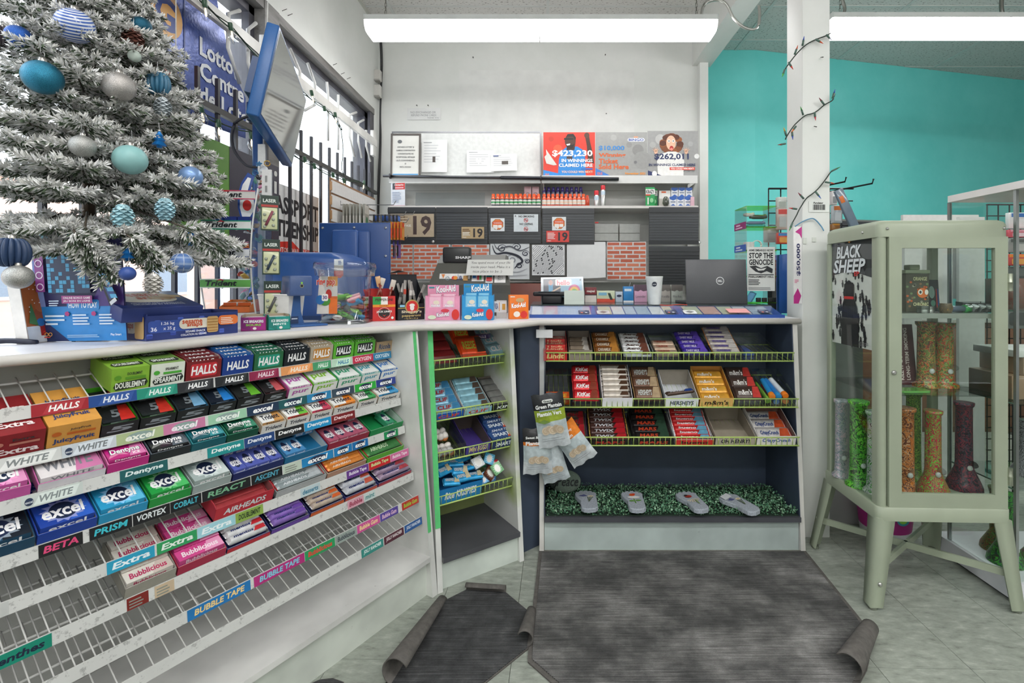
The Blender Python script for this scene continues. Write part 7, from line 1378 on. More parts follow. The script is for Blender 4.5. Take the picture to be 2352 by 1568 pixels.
leds([([(1925,386),(1908,395),(1893,417),(1872,440),(1850,458),(1838,478),(1826,500),(1815,522)],[(1910,393,.8,.4,'3f8a4a'),(1895,418,1,-.2,'d8502c'),(1873,440,.5,-.8,'2f5fb0'),(1846,456,-.7,.6,'8f3a4a'),(1830,480,-1,.1,'c93a3a'),(1820,512,-.5,-1,'3f9a4a')])],'string of small coloured fairy lights low on the column')
cable(smooth([atY(1826,520,2.445),atY(1845,508,2.445),atY(1868,502,2.445),atY(1885,518,2.445),atY(1892,530,2.44)]),.003,'5f93b4','short frayed blue cord hooked on the column')
O=atY(1858,487,2.455); t=thing('barcode_label','white barcode parcel label stuck on the column','label',T(O.x,2.456,O.z)); w=46*2.455/F; h=25*2.455/F; MB('e3e6e2').box(0,0,0,w,.002,h).build('paper',t,'paper'); mb=MB(); mb.front(0,0,-.0006,.0006); mb.text('Purolator',w*.22,h*.76,w*.5,h*.18,'26282a',.03,.2)
x=w*.2
while x<w*.8: k=rnd.choice((.0015,.003,.004)); mb.rect(x,h*.2,x+k,h*.7,'26282a'); mb.lay-=1; x+=k+rnd.choice((.0015,.003))
mb.build('print',t,'paper')
for a,b in ((1885,132),(1870,290)): p=atY(a,b,2.456); MB('3a3836').tube([p,p+V((-.004,-.03,-.012))],.0022,5).build('nail',None,'metal',label=('long nail in the column upper face' if b<200 else 'small hook in the column middle face'),cat='nail')
for i,(a,b,c,d) in enumerate(((1845,546,8,14),(1866,545,9,10))): O=atY(a,b+d,2.456); MB('d8dcd4').box(0,0,0,c*2.45/F,.004,d*2.45/F).build('tape_scrap',None,'paper',M4=T(O.x,2.4555,O.z),label=['left','right'][i]+' scrap of tape stuck on the column',cat='tape',group='tape scraps on the column')
# ---------------------------------------------------------------- sage metal display cabinet
SG='9fa893'; CM=T(1.345,1.962,0,-.035); W,D,ZB_,ZT_=.508,.395,.335,1.552
cb=thing('display_cabinet','sage green metal display cabinet with glass door on splayed legs','cabinet',CM)
def rr(x0,y0,x1,y1,r,n=5):
    P=[]
    for cx,cy,a in ((x1-r,y1-r,0),(x0+r,y1-r,90),(x0+r,y0+r,180),(x1-r,y0+r,270)):
        for k in range(n): q=math.radians(a+90*k/(n-1)); P.append((cx+r*math.cos(q),cy+r*math.sin(q)))
    return P
def loft(mb,rings,col=None,cap=True):
    n=len(rings[0]); vs=[p for r in rings for p in r]
    mb.add(vs,[(i*n+j,i*n+(j+1)%n,(i+1)*n+(j+1)%n,(i+1)*n+j) for i in range(len(rings)-1) for j in range(n)],col,True)
    if cap: mb.add(rings[0],[tuple(range(n-1,-1,-1))],col); mb.add(rings[-1],[tuple(range(n))],col)
    return mb
def ring(z,e,r=.028): return [(x,y,z) for x,y in rr(-e,-e,W+e,D+e,r)]
mb=MB(SG); loft(mb,[ring(ZT_-.068,.004),ring(ZT_-.022,.004),ring(ZT_-.008,-.001),ring(ZT_,-.014)]); mb.build('top',cb,'paint')
mb=MB(SG); loft(mb,[ring(ZB_,.010),ring(ZB_+.050,.010),ring(ZB_+.054,.004)]); mb.build('bottom_rim',cb,'paint')
z0,z1=ZB_+.054,ZT_-.068
def post(x0,y0,x1,y1,r): loft(MB(SG),[[(x,y,z) for x,y in rr(x0,y0,x1,y1,r)] for z in (z0,z1)]).build('corner_post',cb,'paint')
post(0,0,.036,.058,.016); post(W-.018,0,W,.05,.008); post(0,D-.035,.03,D,.008); post(W-.035,D-.035,W,D,.008)
MB('fff').box(.004,.055,z0,.008,D-.03,z1).build('side_glass',cb,'case_glass'); MB('fff').box(W-.008,.045,z0,W-.004,D-.03,z1).build('side_glass',cb,'case_glass'); MB('fff').box(.03,D-.008,z0,W-.03,D-.004,z1).build('back_glass',cb,'case_glass')
dr=MB(SG); x0,x1=.038,W-.004
for a,b,c,d in ((x0,z0,x0+.050,z1),(x1-.050,z0,x1,z1),(x0+.05,z1-.046,x1-.05,z1),(x0+.05,z0,x1-.05,z0+.055)): dr.box(a,-.004,b,c,.014,d)
dr=dr.build('door',cb,'paint'); MB('fff').box(x0+.05,.004,z0+.055,x1-.05,.008,z1-.046).build('pane',dr,'case_glass')
for z in (.52,1.30): MB('b5bba8').lathe([(.009,-.035),(.009,-.002),(.010,0),(.009,.002),(.009,.035)],12).build('hinge',cb,'metal',M4=T(W+.004,-.004,z))
MB('c8c8c4').lathe([(.010,0),(.010,.004),(.005,.008)],14).build('lock',cb,'metal',M4=T(x0+.018,-.004,.935,0,math.pi/2))
for x,y,z,ry in ((-.004,.10,ZT_-.04,1),(.030,-.004,ZT_-.035,0),(W-.02,-.004,ZT_-.035,0)): MB('c9c9c6').lathe([(.006,0),(.006,.003),(.002,.006)],10).build('screw',cb,'metal',M4=T(x,y,z,0,math.pi/2) if not ry else T(x,y,z,0,0,-math.pi/2))
def leg(cx,cy,sx,sy,ox,oy):
    wd=.068; tk=.008; P=[(0,0),(wd,0),(wd,tk),(.022,tk),(tk,.022),(tk,wd),(0,wd)]
    Pb=[(a*.72,b*.72) for a,b in P]; R1=[(cx+sx*a,cy+sy*b,ZB_+.01) for a,b in P]; R0=[(cx+ox+sx*a,cy+oy+sy*b,.012) for a,b in Pb]
    if sx*sy<0: R0,R1=R0[::-1],R1[::-1]
    l=loft(MB(SG),[R0,R1]); l=l.build('leg',cb,'paint'); MB('6f7568').lathe([(.016,0),(.016,.012)],10).build('foot_pad',l,'rubber',M4=T(cx+ox+sx*.018,cy+oy+sy*.018,0))
    if sx>0 and sy<0+2 and cy<.1: MB('c9c9c6').lathe([(.009,0),(.009,.003),(.004,.006)],10).build('bolt',l,'metal',M4=T(cx+ox*.75+.028,cy+oy*.75-.001,.10,0,math.pi/2))
leg(-.008,-.008,1,1,-.058,-.045); leg(W+.008,-.008,-1,1,.010,-.045); leg(-.008,D+.008,1,-1,-.058,.02); leg(W+.008,D+.008,-1,-1,.010,.02)
for a,b in (((-.04,-.03),(W+.005,D+.015)),((-.04,D+.015),(W+.005,-.03))):
    A,B=V((*a,.125)),V((*b,.125)); d=(B-A).normalized(); n_=V((-d.y,d.x,0))*.006; mb=MB(SG)
    vs=[A-n_,B-n_,B+n_,A+n_]; vs=vs+[v+V((0,0,.028)) for v in vs]; mb.add(vs,[(0,3,2,1),(4,5,6,7),(0,1,5,4),(1,2,6,5),(2,3,7,6),(3,0,4,7)]).build('cross_brace',cb,'paint')
for z in (1.165,): 
    MB('b9bdb5').box(.012,.016,z,W-.012,D-.012,z+.006).build('metal_shelf',cb,'metal'); MB('c4c8c0').box(.012,.014,z-.012,W-.012,.018,z+.008).build('shelf_lip',cb,'metal')
MB('fff').box(.012,.016,.835,W-.012,D-.012,.841).build('glass_shelf',cb,'case_glass')
# poster inside the left glass
t=thing('music_poster','Black Sheep EP poster inside the left glass of the sage cabinet','poster',CM@basis((.0095,.365,1.015),(0,-1,0),(1,0,0),(0,0,1))); w,h=.305,.492
MB('e9e5e1').box(0,.0,0,w,.001,h).build('sheet',t,'paper'); mb=MB(); mb.front(0,0,-.0006,.0006)
mb.rect(0,h*.70,w,h,'2f2f31'); mb.shape([(0,h*.70),(0,h*.64),(w*.3,h*.67),(w*.7,h*.66),(w,h*.62),(w,h*.70)],'4a4a4c')
r5=random.Random(3)
for i in range(90):
    x,y=r5.uniform(.03,.97)*w,r5.uniform(.02,.72)*h; s_=.006+.009*(1-y/h)
    mb.circ(x,y,s_*.62,s_*1.5,'222325',8); mb.circ(x,y+s_*1.6,s_*.4,s_*.5,'1c1c1e',6); mb.shape([(x-s_*1.2,y+s_*.2),(x,y+s_*.9),(x+s_*1.2,y+s_*.2),(x,y+s_*.4)],'2a2a2c'); mb.lay-=3
mb.lay+=4; mb.shape([(w*.28,0),(w*.30,h*.35),(w*.36,h*.44),(w*.36,h*.56),(w*.48,h*.60),(w*.60,h*.56),(w*.60,h*.44),(w*.68,h*.35),(w*.72,0)],'1f1f21')
for k in range(16): x=w*(.36+.24*k/15); mb.shape([(x,h*.56),(x+.0022,h*.56),(x+.005*math.sin(k*2),h*(.2+.05*(k%3)))],'4f4d4b'); mb.lay-=1
mb.lay+=1; mb.rect(w*.36,h*.425,w*.60,h*.45,'d0302c'); mb.text('BLACK',w*.16,h*.80,w*.62,h*.115,'e8eaee',.05,.2); mb.text('SHEEP',w*.08,h*.665,w*.80,h*.125,'e8eaee',.05,.2); mb.text('EP',w*.62,h*.635,w*.12,h*.04,'d8302c',.05); mb.circ(w*.5,h*.955,w*.035,w*.03,'c98a3c',5); mb.lines(w*.75,h*.02,w*.2,h*.04,3,'6a6a6a',2)
mb.build('print',t,'paper')
# ---- patterned silicone water pipes
def pmat(pal,seed):
    m,nt,b=node_mat('patterned_silicone'); N=nt.nodes; L=nt.links; tc=N.new('ShaderNodeTexCoord'); n=N.new('ShaderNodeTexNoise'); n.inputs['Scale'].default_value=38; n.inputs['Detail'].default_value=2; n.inputs['Distortion'].default_value=1.6
    mp=N.new('ShaderNodeMapping'); mp.inputs['Location'].default_value=(seed*3.1,seed*1.7,seed); L.new(tc.outputs['Object'],mp.inputs[0]); L.new(mp.outputs[0],n.inputs['Vector'])
    r=N.new('ShaderNodeValToRGB'); e=r.color_ramp; e.interpolation='CONSTANT'; k=9; e.elements[0].position=0; e.elements[0].color=(*lin(pal[0]),1); e.elements.remove(e.elements[1])
    for i in range(1,k): q=e.elements.new(.30+.40*i/k); q.color=(*lin(pal[(i*2+seed)%len(pal)]),1)
    L.new(n.outputs[0],r.inputs[0]); L.new(r.outputs[0],b.inputs['Base Color']); b.inputs['Roughness'].default_value=.3; return m
class PM(MB):
    def build(s,name,parent=None,fin='gloss',mat=None,M4=None,**kw): return link(s.mesh(name),name,parent,fin,s.pm,M4,**kw)
def pat(prof,pal,n=20,seed=0): mb=PM(); mb.lathe(prof,n); mb.pm=pmat(pal,seed); return mb
def pipe(px,Y,z0,h,r,pal,lb,flare=0,bowl=1,lean=0,seed=1,name='water_pipe'):
    p=atY(px,0,Y); t=thing(name,lb,'water pipe',T(p.x,Y,z0,0,0,lean))
    prof=([(r*2.1,0),(r*2.1,.012),(r*1.9,.03),(r*1.1,h*.24),(r,h*.3)] if flare==1 else [(r*1.5,0),(r*1.5,.01),(r*1.08,.02),(r,h*.2)])+[(r*.97,h*.6),(r*.95,h-.02),(r*1.15,h-.012),(r*1.18,h),(r*.95,h)]
    pat(prof,pal,30,seed).build('tube',t,'gloss')
    if bowl:
        z=h*.28; MB('fff').lathe([(.004,-.03),(.005,0),(.006,.004),(.016,.018),(.017,.024)],12).build('glass_bowl',t,'clear_plastic',M4=T(-.004,-r*1.25,z,0,.7)); MB('d8dcd8').ball(-.004,-r*1.12,z-.006,.012,.008,.012,10).build('bowl_joint',t,'gloss')
    return t
zc=ZB_+.0545
pipe(1932,2.27,zc,.36,.026,['8f9aa5','a9b4b8','6f7f86','c9b0b8','9aa49a'],'grey speckled water pipe at the rear left of the cabinet',seed=2); pipe(1972,2.17,zc,.38,.036,['3f9a2c','1f2a1c','5fc03a','2a5a24','7fd04a'],'bright green and black water pipe at the cabinet left',seed=3)
pipe(2012,2.10,zc,.35,.034,['c9cdc8','26282a','a9b0aa','5fc04a','e0e0dc'],'white and black water pipe behind the corner post',seed=4)
pipe(2077,2.07,zc,.375,.036,['b5642c','7a3a1c','d8863c','c9a07a','4a2a24'],'orange brown marbled water pipe left in the cabinet bottom',seed=5)
pipe(2143,2.08,zc,.36,.030,['6fc04a','7fc4c0','8f2f4a','e0d86a','c9303f','5fae8a'],'teal yellow and red water pipe with flared base',1,seed=6); pipe(2214,2.14,zc,.38,.032,['3a2a3a','6a2f3c','26242c','8f3a4a','4a4a5a'],'dark maroon water pipe with flared base at the right',1,seed=7)
pipe(2098,2.24,zc,.40,.03,['4f7f3a','8fb04a','3a3a30'],'olive green water pipe behind the orange one',seed=8,bowl=0)
pipe(2127,2.13,.8415,.285,.034,['6f8a3a','8a3a2c','a9a05a','3a4a2c','c9602c'],'camouflage water pipe on the glass shelf, left one',seed=9); pipe(2168,2.13,.8415,.28,.036,['7fa03a','b5482c','8f9a6a','4a5a30','d8702c'],'camouflage water pipe on the glass shelf, right one',seed=10)
def cbox(px,Y,z,w,d,h,col,name,lb,fn=None,rz=0,fin='card',cat='box',rx=0):
    p=atY(px,0,Y); t=thing(name,lb,cat,T(p.x,Y,z,rz,rx)); MB(col).rbox(0,0,0,w,d,h,.002).build('body',t,fin)
    if fn: mb=MB(); mb.front(0,0,-.0006,.0006); fn(mb,w,h); mb.build('print',t,'card')
    return t
def eyes(mb,w,h):
    mb.rect(0,0,w,h,'4a4a3a'); r=random.Random(5)
    for k in range(30): mb.circ(r.uniform(.05,.95)*w,r.uniform(.15,.8)*h,w*.06,h*.03,r.choice(['8a6a4a','c9602c','6f8a5a','9a9a86']),7); mb.lay-=1
    mb.lay+=1; mb.circ(w*.72,h*.5,w*.24,h*.13,'d8702c'); mb.circ(w*.62,h*.52,w*.10,h*.07,'e8e4d8'); mb.circ(w*.62,h*.52,w*.05,h*.04,'2a2a2a'); mb.circ(w*.88,h*.52,w*.08,h*.07,'e8e4d8'); mb.text('ORANGE',w*.3,h*.82,w*.6,h*.1,'d8d8a8',.03); mb.text('CHRONIC',w*.3,h*.16,w*.66,h*.09,'d8d8a8',.03)
p=atY(2100,0,2.12); t=thing('patterned_jar','patterned jar box with orange eyes and sage lid on the metal shelf','jar',T(p.x-.06,2.09,1.1715)); MB('55543f').box(0,0,0,.10,.07,.165).build('body',t,'card'); mb=MB(); mb.front(0,0,-.0006,.0006); eyes(mb,.10,.165); mb.build('print',t,'card'); MB('8f9a7f').rbox(-.004,-.004,.166,.104,.074,.182,.003).build('lid',t,'paint'); MB('8f9a7f').rbox(.03,.015,.183,.075,.055,.205,.004).build('lid_knob',t,'paint')
cbox(2133,2.16,1.1715,.052,.008,.14,'2f3436','blister_card','dark blister card with coloured items on the metal shelf',lambda mb,w,h:(mb.circ(w*.35,h*.6,w*.25,h*.2,'7f9a90'),mb.rect(w*.7,h*.1,w*.78,h*.7,'b53a3a'),mb.rect(w*.82,h*.1,w*.9,h*.7,'3a5a9a'),mb.circ(w*.4,h*.25,w*.2,h*.1,'4a7a6a')),0,'gloss','card',-.08)
for i,(px,c,r_,h_,lb) in enumerate(((2112,'8a8f8a',.022,.03,'steel grinder stacked upper left on the metal shelf'),(2135,'9a9c98',.024,.026,'steel grinder lying before the jar on the metal shelf'))):
    p=atY(px,0,2.04); MB(c).lathe([(r_,0),(r_,h_*.45),(r_*.96,h_*.5),(r_,h_*.55),(r_,h_)],18).build('grinder',None,'metal',M4=T(p.x,2.02+.03*i,1.1715),label=lb,cat='grinder')
p=atY(2150,0,2.08); MB('5f6a7c').tube([(0,0,0),(.10,0,0)],.014,10).tube([(.10,0,0),(.125,0,0)],.017,10,'2f9a4a').build('glass_pipe',None,'gloss',M4=T(p.x,2.06,1.187),label='glass pipe with green tip lying on the metal shelf',cat='pipe'); pat([(.02,0),(.026,.02),(.02,.04)],['a9803a','6f5a3a','c9a04a','3a3a30'],12,3).build('tan_jar',None,'gloss',M4=T(p.x+.0,2.03,1.1715),label='small tan patterned jar on the metal shelf',cat='jar')
p=atY(2215,0,2.1); clear_tray(.11,.06,.045,.04).build('glass_tray',None,'clear_plastic',M4=T(p.x-.03,2.05,1.1715),label='clear tray of small glass bowls on the metal shelf',cat='tray')
for i in range(7): MB('dfe4e2').lathe([(.003,0),(.004,.012),(.011,.022),(.012,.028)],10).build('glass_bowl',None,'gloss',M4=T(p.x-.02+.014*i,2.065+.02*(i%2),1.176,0,.5),label='tiny clear glass bowl, %s from the left in the metal shelf tray'%ORD[i],cat='bowl',group='glass bowls in the clear tray')
cbox(2064,2.16,.8415,.085,.012,.27,'5a2f34','card_sign','dark red leaning card with white lettering on the glass shelf',lambda mb,w,h:(mb.text('KILL IT OUT OF EVERY',w*.32,h*.08,h*.86,w*.2,'d8c8c4',.03,rot=math.pi/2),mb.text('LONG-TERM SMOKING',w*.66,h*.08,h*.86,w*.2,'d8c8c4',.03,rot=math.pi/2)),0,'card','card',-.12)
p=atY(2075,0,2.03); MB('6fae5a').prism(rr(0,0,.13,.07,.02),0,.008).build('rolling_tray',None,'gloss',M4=T(p.x-.03,2.0,.842),label='green rolling tray lying on the glass shelf',cat='tray')
# ---------------------------------------------------------------- tall glass showcase at the right
sx0,sx1,sy0,sy1=1.895,2.62,1.955,2.30
st=thing('glass_showcase','tall glass showcase with white top and base behind the sage cabinet','showcase')
MB('e8e4e4').box(sx0-.012,1.75,1.675,sx1,2.275,1.705).build('top',st,'paint'); MB('dfe0e6').box(sx0-.012,sy0-.012,.012,sx1,sy1+.06,.085).build('base',st,'paint'); MB('4a4d50').box(sx0,sy0,.0,sx1,sy1,.012).build('foot',st,'rubber')
for x,y in ((sx0,sy0),(sx0,sy1-.02),(sx1-.02,sy0),(sx1-.02,sy1-.02)): MB('b4b8b8').box(x,y,.085,x+.012,y+.012,1.675).build('post',st,'metal')
MB('fff').box(sx0+.003,sy0+.012,.085,sx0+.007,sy1-.02,1.675).build('side_glass',st,'case_glass'); MB('fff').box(sx0+.012,sy0+.003,.085,sx1-.02,sy0+.007,1.675).build('front_glass',st,'case_glass')
for z in (.45,.80,1.18): MB('fff').box(sx0+.012,sy0+.012,z,sx1-.012,sy1-.012,z+.006).build('glass_shelf',st,'case_glass'); MB('8fb0a4').box(sx0+.010,sy0+.010,z,sx0+.012,sy1-.012,z+.006).build('shelf_edge',st,'gloss')
def scyl(x,y,z,h,r,pal,lb,seed,flare=1):
    t=thing('water_pipe',lb,'water pipe',T(x,y,z)); pat([(r*2.2,0),(r*2.1,.02),(r,h*.3),(r,h*.9),(r*1.2,h)],pal,26,seed).build('tube',t,'gloss'); MB('c9d0cc').ball(0,-r*1.6,h*.25,.014,.01,.014,10).build('glass_bowl',t,'gloss')
gp=['2f8a2c','1c3a1c','4fb03a','3a2a2a','1f4a4a']
scyl(1.99,2.10,.086,.30,.03,gp,'green and black water pipe low in the showcase, left',21); scyl(2.12,2.08,.086,.27,.035,['5a2a34','2f7a2c','3f9a3a','26242a'],'green and maroon water pipe low in the showcase',22); scyl(2.26,2.10,.086,.30,.03,['3a3a40','6a6a6a','26282a','8f8f8f'],'grey and black water pipe low in the showcase',23); scyl(2.05,2.2,.086,.28,.03,['26402a','5f8a3a','8f3a2c'],'dark olive water pipe at the showcase rear',24)
scyl(2.10,2.12,.457,.24,.026,['7a7a80','3a3a3c','a9a9ae'],'smoky water pipe on the lower glass shelf',25)
for x,y,lb in ((2.25,2.05,'black and lime tin on the lower glass shelf front'),(2.42,2.12,'black and lime tin on the lower glass shelf rear')): t=thing('round_tin',lb,'tin',T(x,y,.4565)); MB('a9c04a').lathe([(.075,0),(.078,.004),(.078,.05)],24).build('body',t,'gloss'); MB('2a2c2c').lathe([(.08,.05),(.08,.075),(.076,.078)],24).build('lid',t,'plastic')
for i,(x,z,w_,h_,c) in enumerate(((1.95,.8065,.40,.10,'a58a72'),(2.0,.9075,.36,.075,'b09680'),(1.97,.9835,.30,.03,'e0e0dc'))): MB(c).rbox(x,2.03,z,x+w_,2.24,z+h_,.003).build('carton_box',None,'card',label=['brown cardboard box on the showcase shelf','lighter cardboard box upon the brown one','flat white box on the cardboard boxes'][i],cat='box')
for i,(x,c,lb) in enumerate(((1.98,'8a5048','mottled red box on the top showcase shelf'),(2.2,'5f6a70','grey box on the top showcase shelf'))): t=thing('patterned_box',lb,'box',T(x,2.08,1.1865)); pat([(.001,0),(.075,0),(.075,.13),(.001,.13)],[c,'4a3a3a','7a6a60','3a4a44'],4,30+i).build('body',t,'card',M4=M.Rotation(math.pi/4,4,'Z')@M.Translation((.05,.0,0)))
# white boards and packets beyond
for i,(a,b,c,d,Y) in enumerate(((2078,2118,540,900,2.75),(2150,2188,540,980,2.80),(2203,2262,498,800,2.85))):
    p=atY(a,d,Y); q=atY(b,c,Y); MB('e4e2e0').box(p.x,Y,.0,q.x,Y+.02,q.z).build('white_board',None,'card',label=['left','middle','right'][i]+' white board standing behind the sage cabinet',cat='board',group='white boards behind the cabinet')
p=atY(2080,505,2.9); q=atY(2255,492,2.9); t=thing('white_sign','long white sign board edge above the sage cabinet','sign',T(p.x,2.92,0)); MB('e6e4e2').box(0,0,1.2,q.x-p.x,.02,q.z).build('board',t,'card'); MB('6f6c70').box(.02,.002,0,.05,.018,1.2).box(q.x-p.x-.05,.002,0,q.x-p.x-.02,.018,1.2).build('legs',t,'metal')
R7=M.Rotation(math.atan2(.51,2.4),4,'Z')
p0=V((2.25,5.05,0)); t=thing('dark_display_board','long charcoal slat board with small hooks along the teal wall','display panel',M.Translation(p0)@R7); MB('43454a').box(.45,0,.0,2.3,.03,1.98).build('board',t,'plastic'); MB('b9b9b6').box(.45,-.003,1.965,2.3,.032,1.985).build('top_trim',t,'metal')
for k in range(9): MB('2a2c2e').tube([(.8+.15*k,0,1.86),(.8+.15*k,-.08,1.86),(.8+.15*k,-.09,1.90)],.005,5).build('hook',t,'metal')
def gridwall(x,y,z0,z1,w,lb,rz=0):
    t=thing('grid_wall',lb,'grid wall',T(x,y,0,rz)); mb=MB('2a2c2d')
    k=0
    while k<=w+.001: mb.tube([(k,0,z0),(k,0,z1)],.004,5); k+=.0762
    z=z1
    while z>z0: mb.tube([(0,.006,z),(w,.006,z)],.004,5); z-=.0762
    mb.tube([(0,0,z1),(w,0,z1)],.006,6); mb.build('wire_grid',t,'metal'); MB('2a2c2d').box(0,-.15,0,.02,.15,.02).box(w-.02,-.15,0,w,.15,.02).build('feet',t,'metal'); return t
gridwall(1.38,3.02,.02,1.885,.53,'black wire grid panel behind the white column'); gridwall(3.0,3.3,.02,1.83,.6,'black wire grid panel at the far right before the teal wall')
for a,b,z in ((1.585,.20,1.87),(1.74,.24,1.86)): MB('2a2c2d').tube([(a,3.0,z),(a+.06,2.85,z),(a+.10,2.74,z+.0),(a+.105,2.735,z+.025)],.005,6).build('grid_hook',None,'metal',label=['short','long'][a>1.6]+' black hook on the grid panel beside the column',cat='hook',group='hooks beside the column')
def pk(px0,px1,py0,py1,Y,c,lb,ac=None,ac2=None,rz=0,name='hanging_packet',group=None):
    O=atY(px0,py1,Y); w=(px1-px0)*Y/F; h=(py1-py0)*Y/F; t=thing(name,lb,'packet',T(O.x,Y,O.z,rz),group); MB(c).rbox(0,0,0,w,.03,h,.004).build('pack',t,'gloss'); mb=MB(); mb.front(0,0,-.0006,.0006)
    if ac: mb.rect(w*.08,h*.72,w*.92,h*.95,ac)
    if ac2: mb.rrect(w*.15,h*.12,w*.85,h*.6,min(w,h)*.1,ac2)
    mb.build('print',t,'gloss')
pk(1786,1810,478,527,2.95,'c4b0a8','silver and red tool packet left of the column','d03a34','b9bcbc'); pk(1786,1808,452,478,2.97,'c9ccc6','row of clear capsules hung left of the column','dfe2dc','a9b0a8'); pk(1786,1812,534,560,2.93,'d0483a','small red and blue packet above the blue divider','3f86c8','e8a04a'); pk(1758,1790,520,556,3.0,'c9c6c2','grey clear packet hung behind the acrylic tower',None,'a9a8a4')
pk(1911,1924,438,470,2.9,'d8d4d4','white packet with a round emblem right of the column','e8e4e4','8f9294'); pk(1914,1935,471,512,2.85,'bcc4c8','packet of silver tools right of the column','d8742c','dfe4e8'); pk(1912,1930,513,528,2.84,'9a6a3c','small orange packet low right of the column','d8943c')
O=atY(1928,520,2.78); t=thing('tilted_packet','long tilted clear packet leaning on the hook right of the column','packet',T(O.x+.06,2.76,O.z-.02,0,0,-.42)); MB('6f7f8f').rbox(0,0,0,.05,.02,.24,.004).build('pack',t,'gloss'); MB('d8702c').rbox(.006,-.002,.16,.03,.0,.2,.0005).build('price_tag',t,'card')
for i,(a,b,c,d,Y,col,ac,ac2) in enumerate(((2318,2380,488,525,3.2,'e4e2e4','2f6fc0','f0eef0'),(2316,2380,527,545,3.15,'d85a6a','e8a0b0','f0d0d8'),(2316,2390,547,580,3.1,'8f9290','5a5c5a','b9bcb8'),(2312,2390,583,610,3.05,'c94a4a','ef8a2c','e8a04a'),(2300,2390,612,690,3.0,'3f4442','5f6462','2f3432'),(2305,2390,692,755,2.95,'7a7d7c','c9ccca','4a4d4c'))):
    pk(a,b,c,d,Y,col,['white packet with blue logo','pink sweet packet','grey foil packet','red and orange packet','dark packet','silver packet'][i]+' hung at the far right edge',ac,ac2)
t=thing('wire_basket','black wire basket of green striped bags at the far right','basket',T(2.62,2.72,0)); mb=MB('26282a'); W_b=.4
for z in (.62,.72,.86): mb.tube([(0,0,z),(W_b,0,z),(W_b,.25,z),(0,.25,z),(0,0,z)],.004,5)
for k in range(9): mb.tube([(W_b*k/8,0,.62),(W_b*k/8,0,.86)],.003,5)
for x in (0,W_b): mb.tube([(x,0,0),(x,0,.62)],.006,5); mb.tube([(x,.25,0),(x,.25,.86)],.006,5)
mb.build('wire_frame',t,'metal'); MB('2f3532').box(.0,.0,.612,W_b,.25,.618).build('floor',t,'metal')
for i in range(3): bm_=pat([(.02,0),(.075,.03),(.08,.24),(.05,.31)],['6fc03a','5fae3a','dfe4e4','2f4f8a','6fc03a'],12,40+i); bm_.build('striped_bag',None,'gloss',M4=T(2.71+.12*i,2.84,.62),label='green striped bag in the black basket, %s from the left'%ORD[i],cat='bag',group='green striped bags in the basket')
# bits under and behind the cabinet
p=atY(1922,1200,2.66); t=thing('wood_board','dark brown wooden cupboard panel behind the cabinet legs','panel',T(p.x-.10,2.66,0)); MB('5a3a2a').box(0,0,0,.22,.03,.75).build('face',t,'worn'); MB('3f2a20').box(.02,-.004,.02,.2,.0,.05).build('plinth',t,'worn'); MB('6a4836').box(.0,-.006,.735,.22,.0,.75).build('top_edge',t,'worn')
p=atY(2038,1230,2.48); bk=thing('bucket','white plastic bucket with magenta label under the sage cabinet','bucket',T(p.x,2.50,0)); MB('e0e0e4').lathe([(.105,0),(.11,.01),(.132,.235),(.140,.238),(.140,.262),(.134,.265),(.128,.26),(.104,.012)],28).build('shell',bk,'plastic'); MB('b5308a').lathe([(.1145,.05),(.1305,.2)],28,cap=False).build('label_band',bk,'card'); mb=MB(); mb.front(-.03,.08,-.131,.0008); mb.circ(.03,.05,.03,.026,'3f9ab0'); mb.circ(.03,.05,.02,.016,'8fd04a'); mb.build('emblem',bk,'card'); MB('8a8580').lathe([(.0004,.21),(.124,.212)],24,cap=False).build('contents',bk,'stone')
p=atY(1985,800,2.62); t=thing('grey_bin','grey perforated desk organiser behind the cabinet poster','bin',T(p.x-.24,2.60,0)); MB('a9aaaa').box(0,0,.0,.22,.20,.98).build('stand',t,'paint'); MB('c4c4c2').lathe([(.045,.98),(.052,1.10),(.05,1.10),(.043,.985)],18).build('cup',t,'plastic',M4=T(.12,.1,0)); 
# far wall shelving to close the view at the right
t=thing('low_cupboard','brown wooden low cupboard running below the teal wall','cupboard',T(1.62,4.2,0)); MB('6a4a3a').box(0,0,0,2.6,.5,.95).build('carcass',t,'worn')
for k in range(5): MB('7a5642').rbox(.02+.515*k,-.018,.05,.50+.515*k,0,.9,.003).build('door',t,'worn')
MB('b9b4ac').box(-.02,-.03,.951,2.62,.5,.975).build('top',t,'paint')
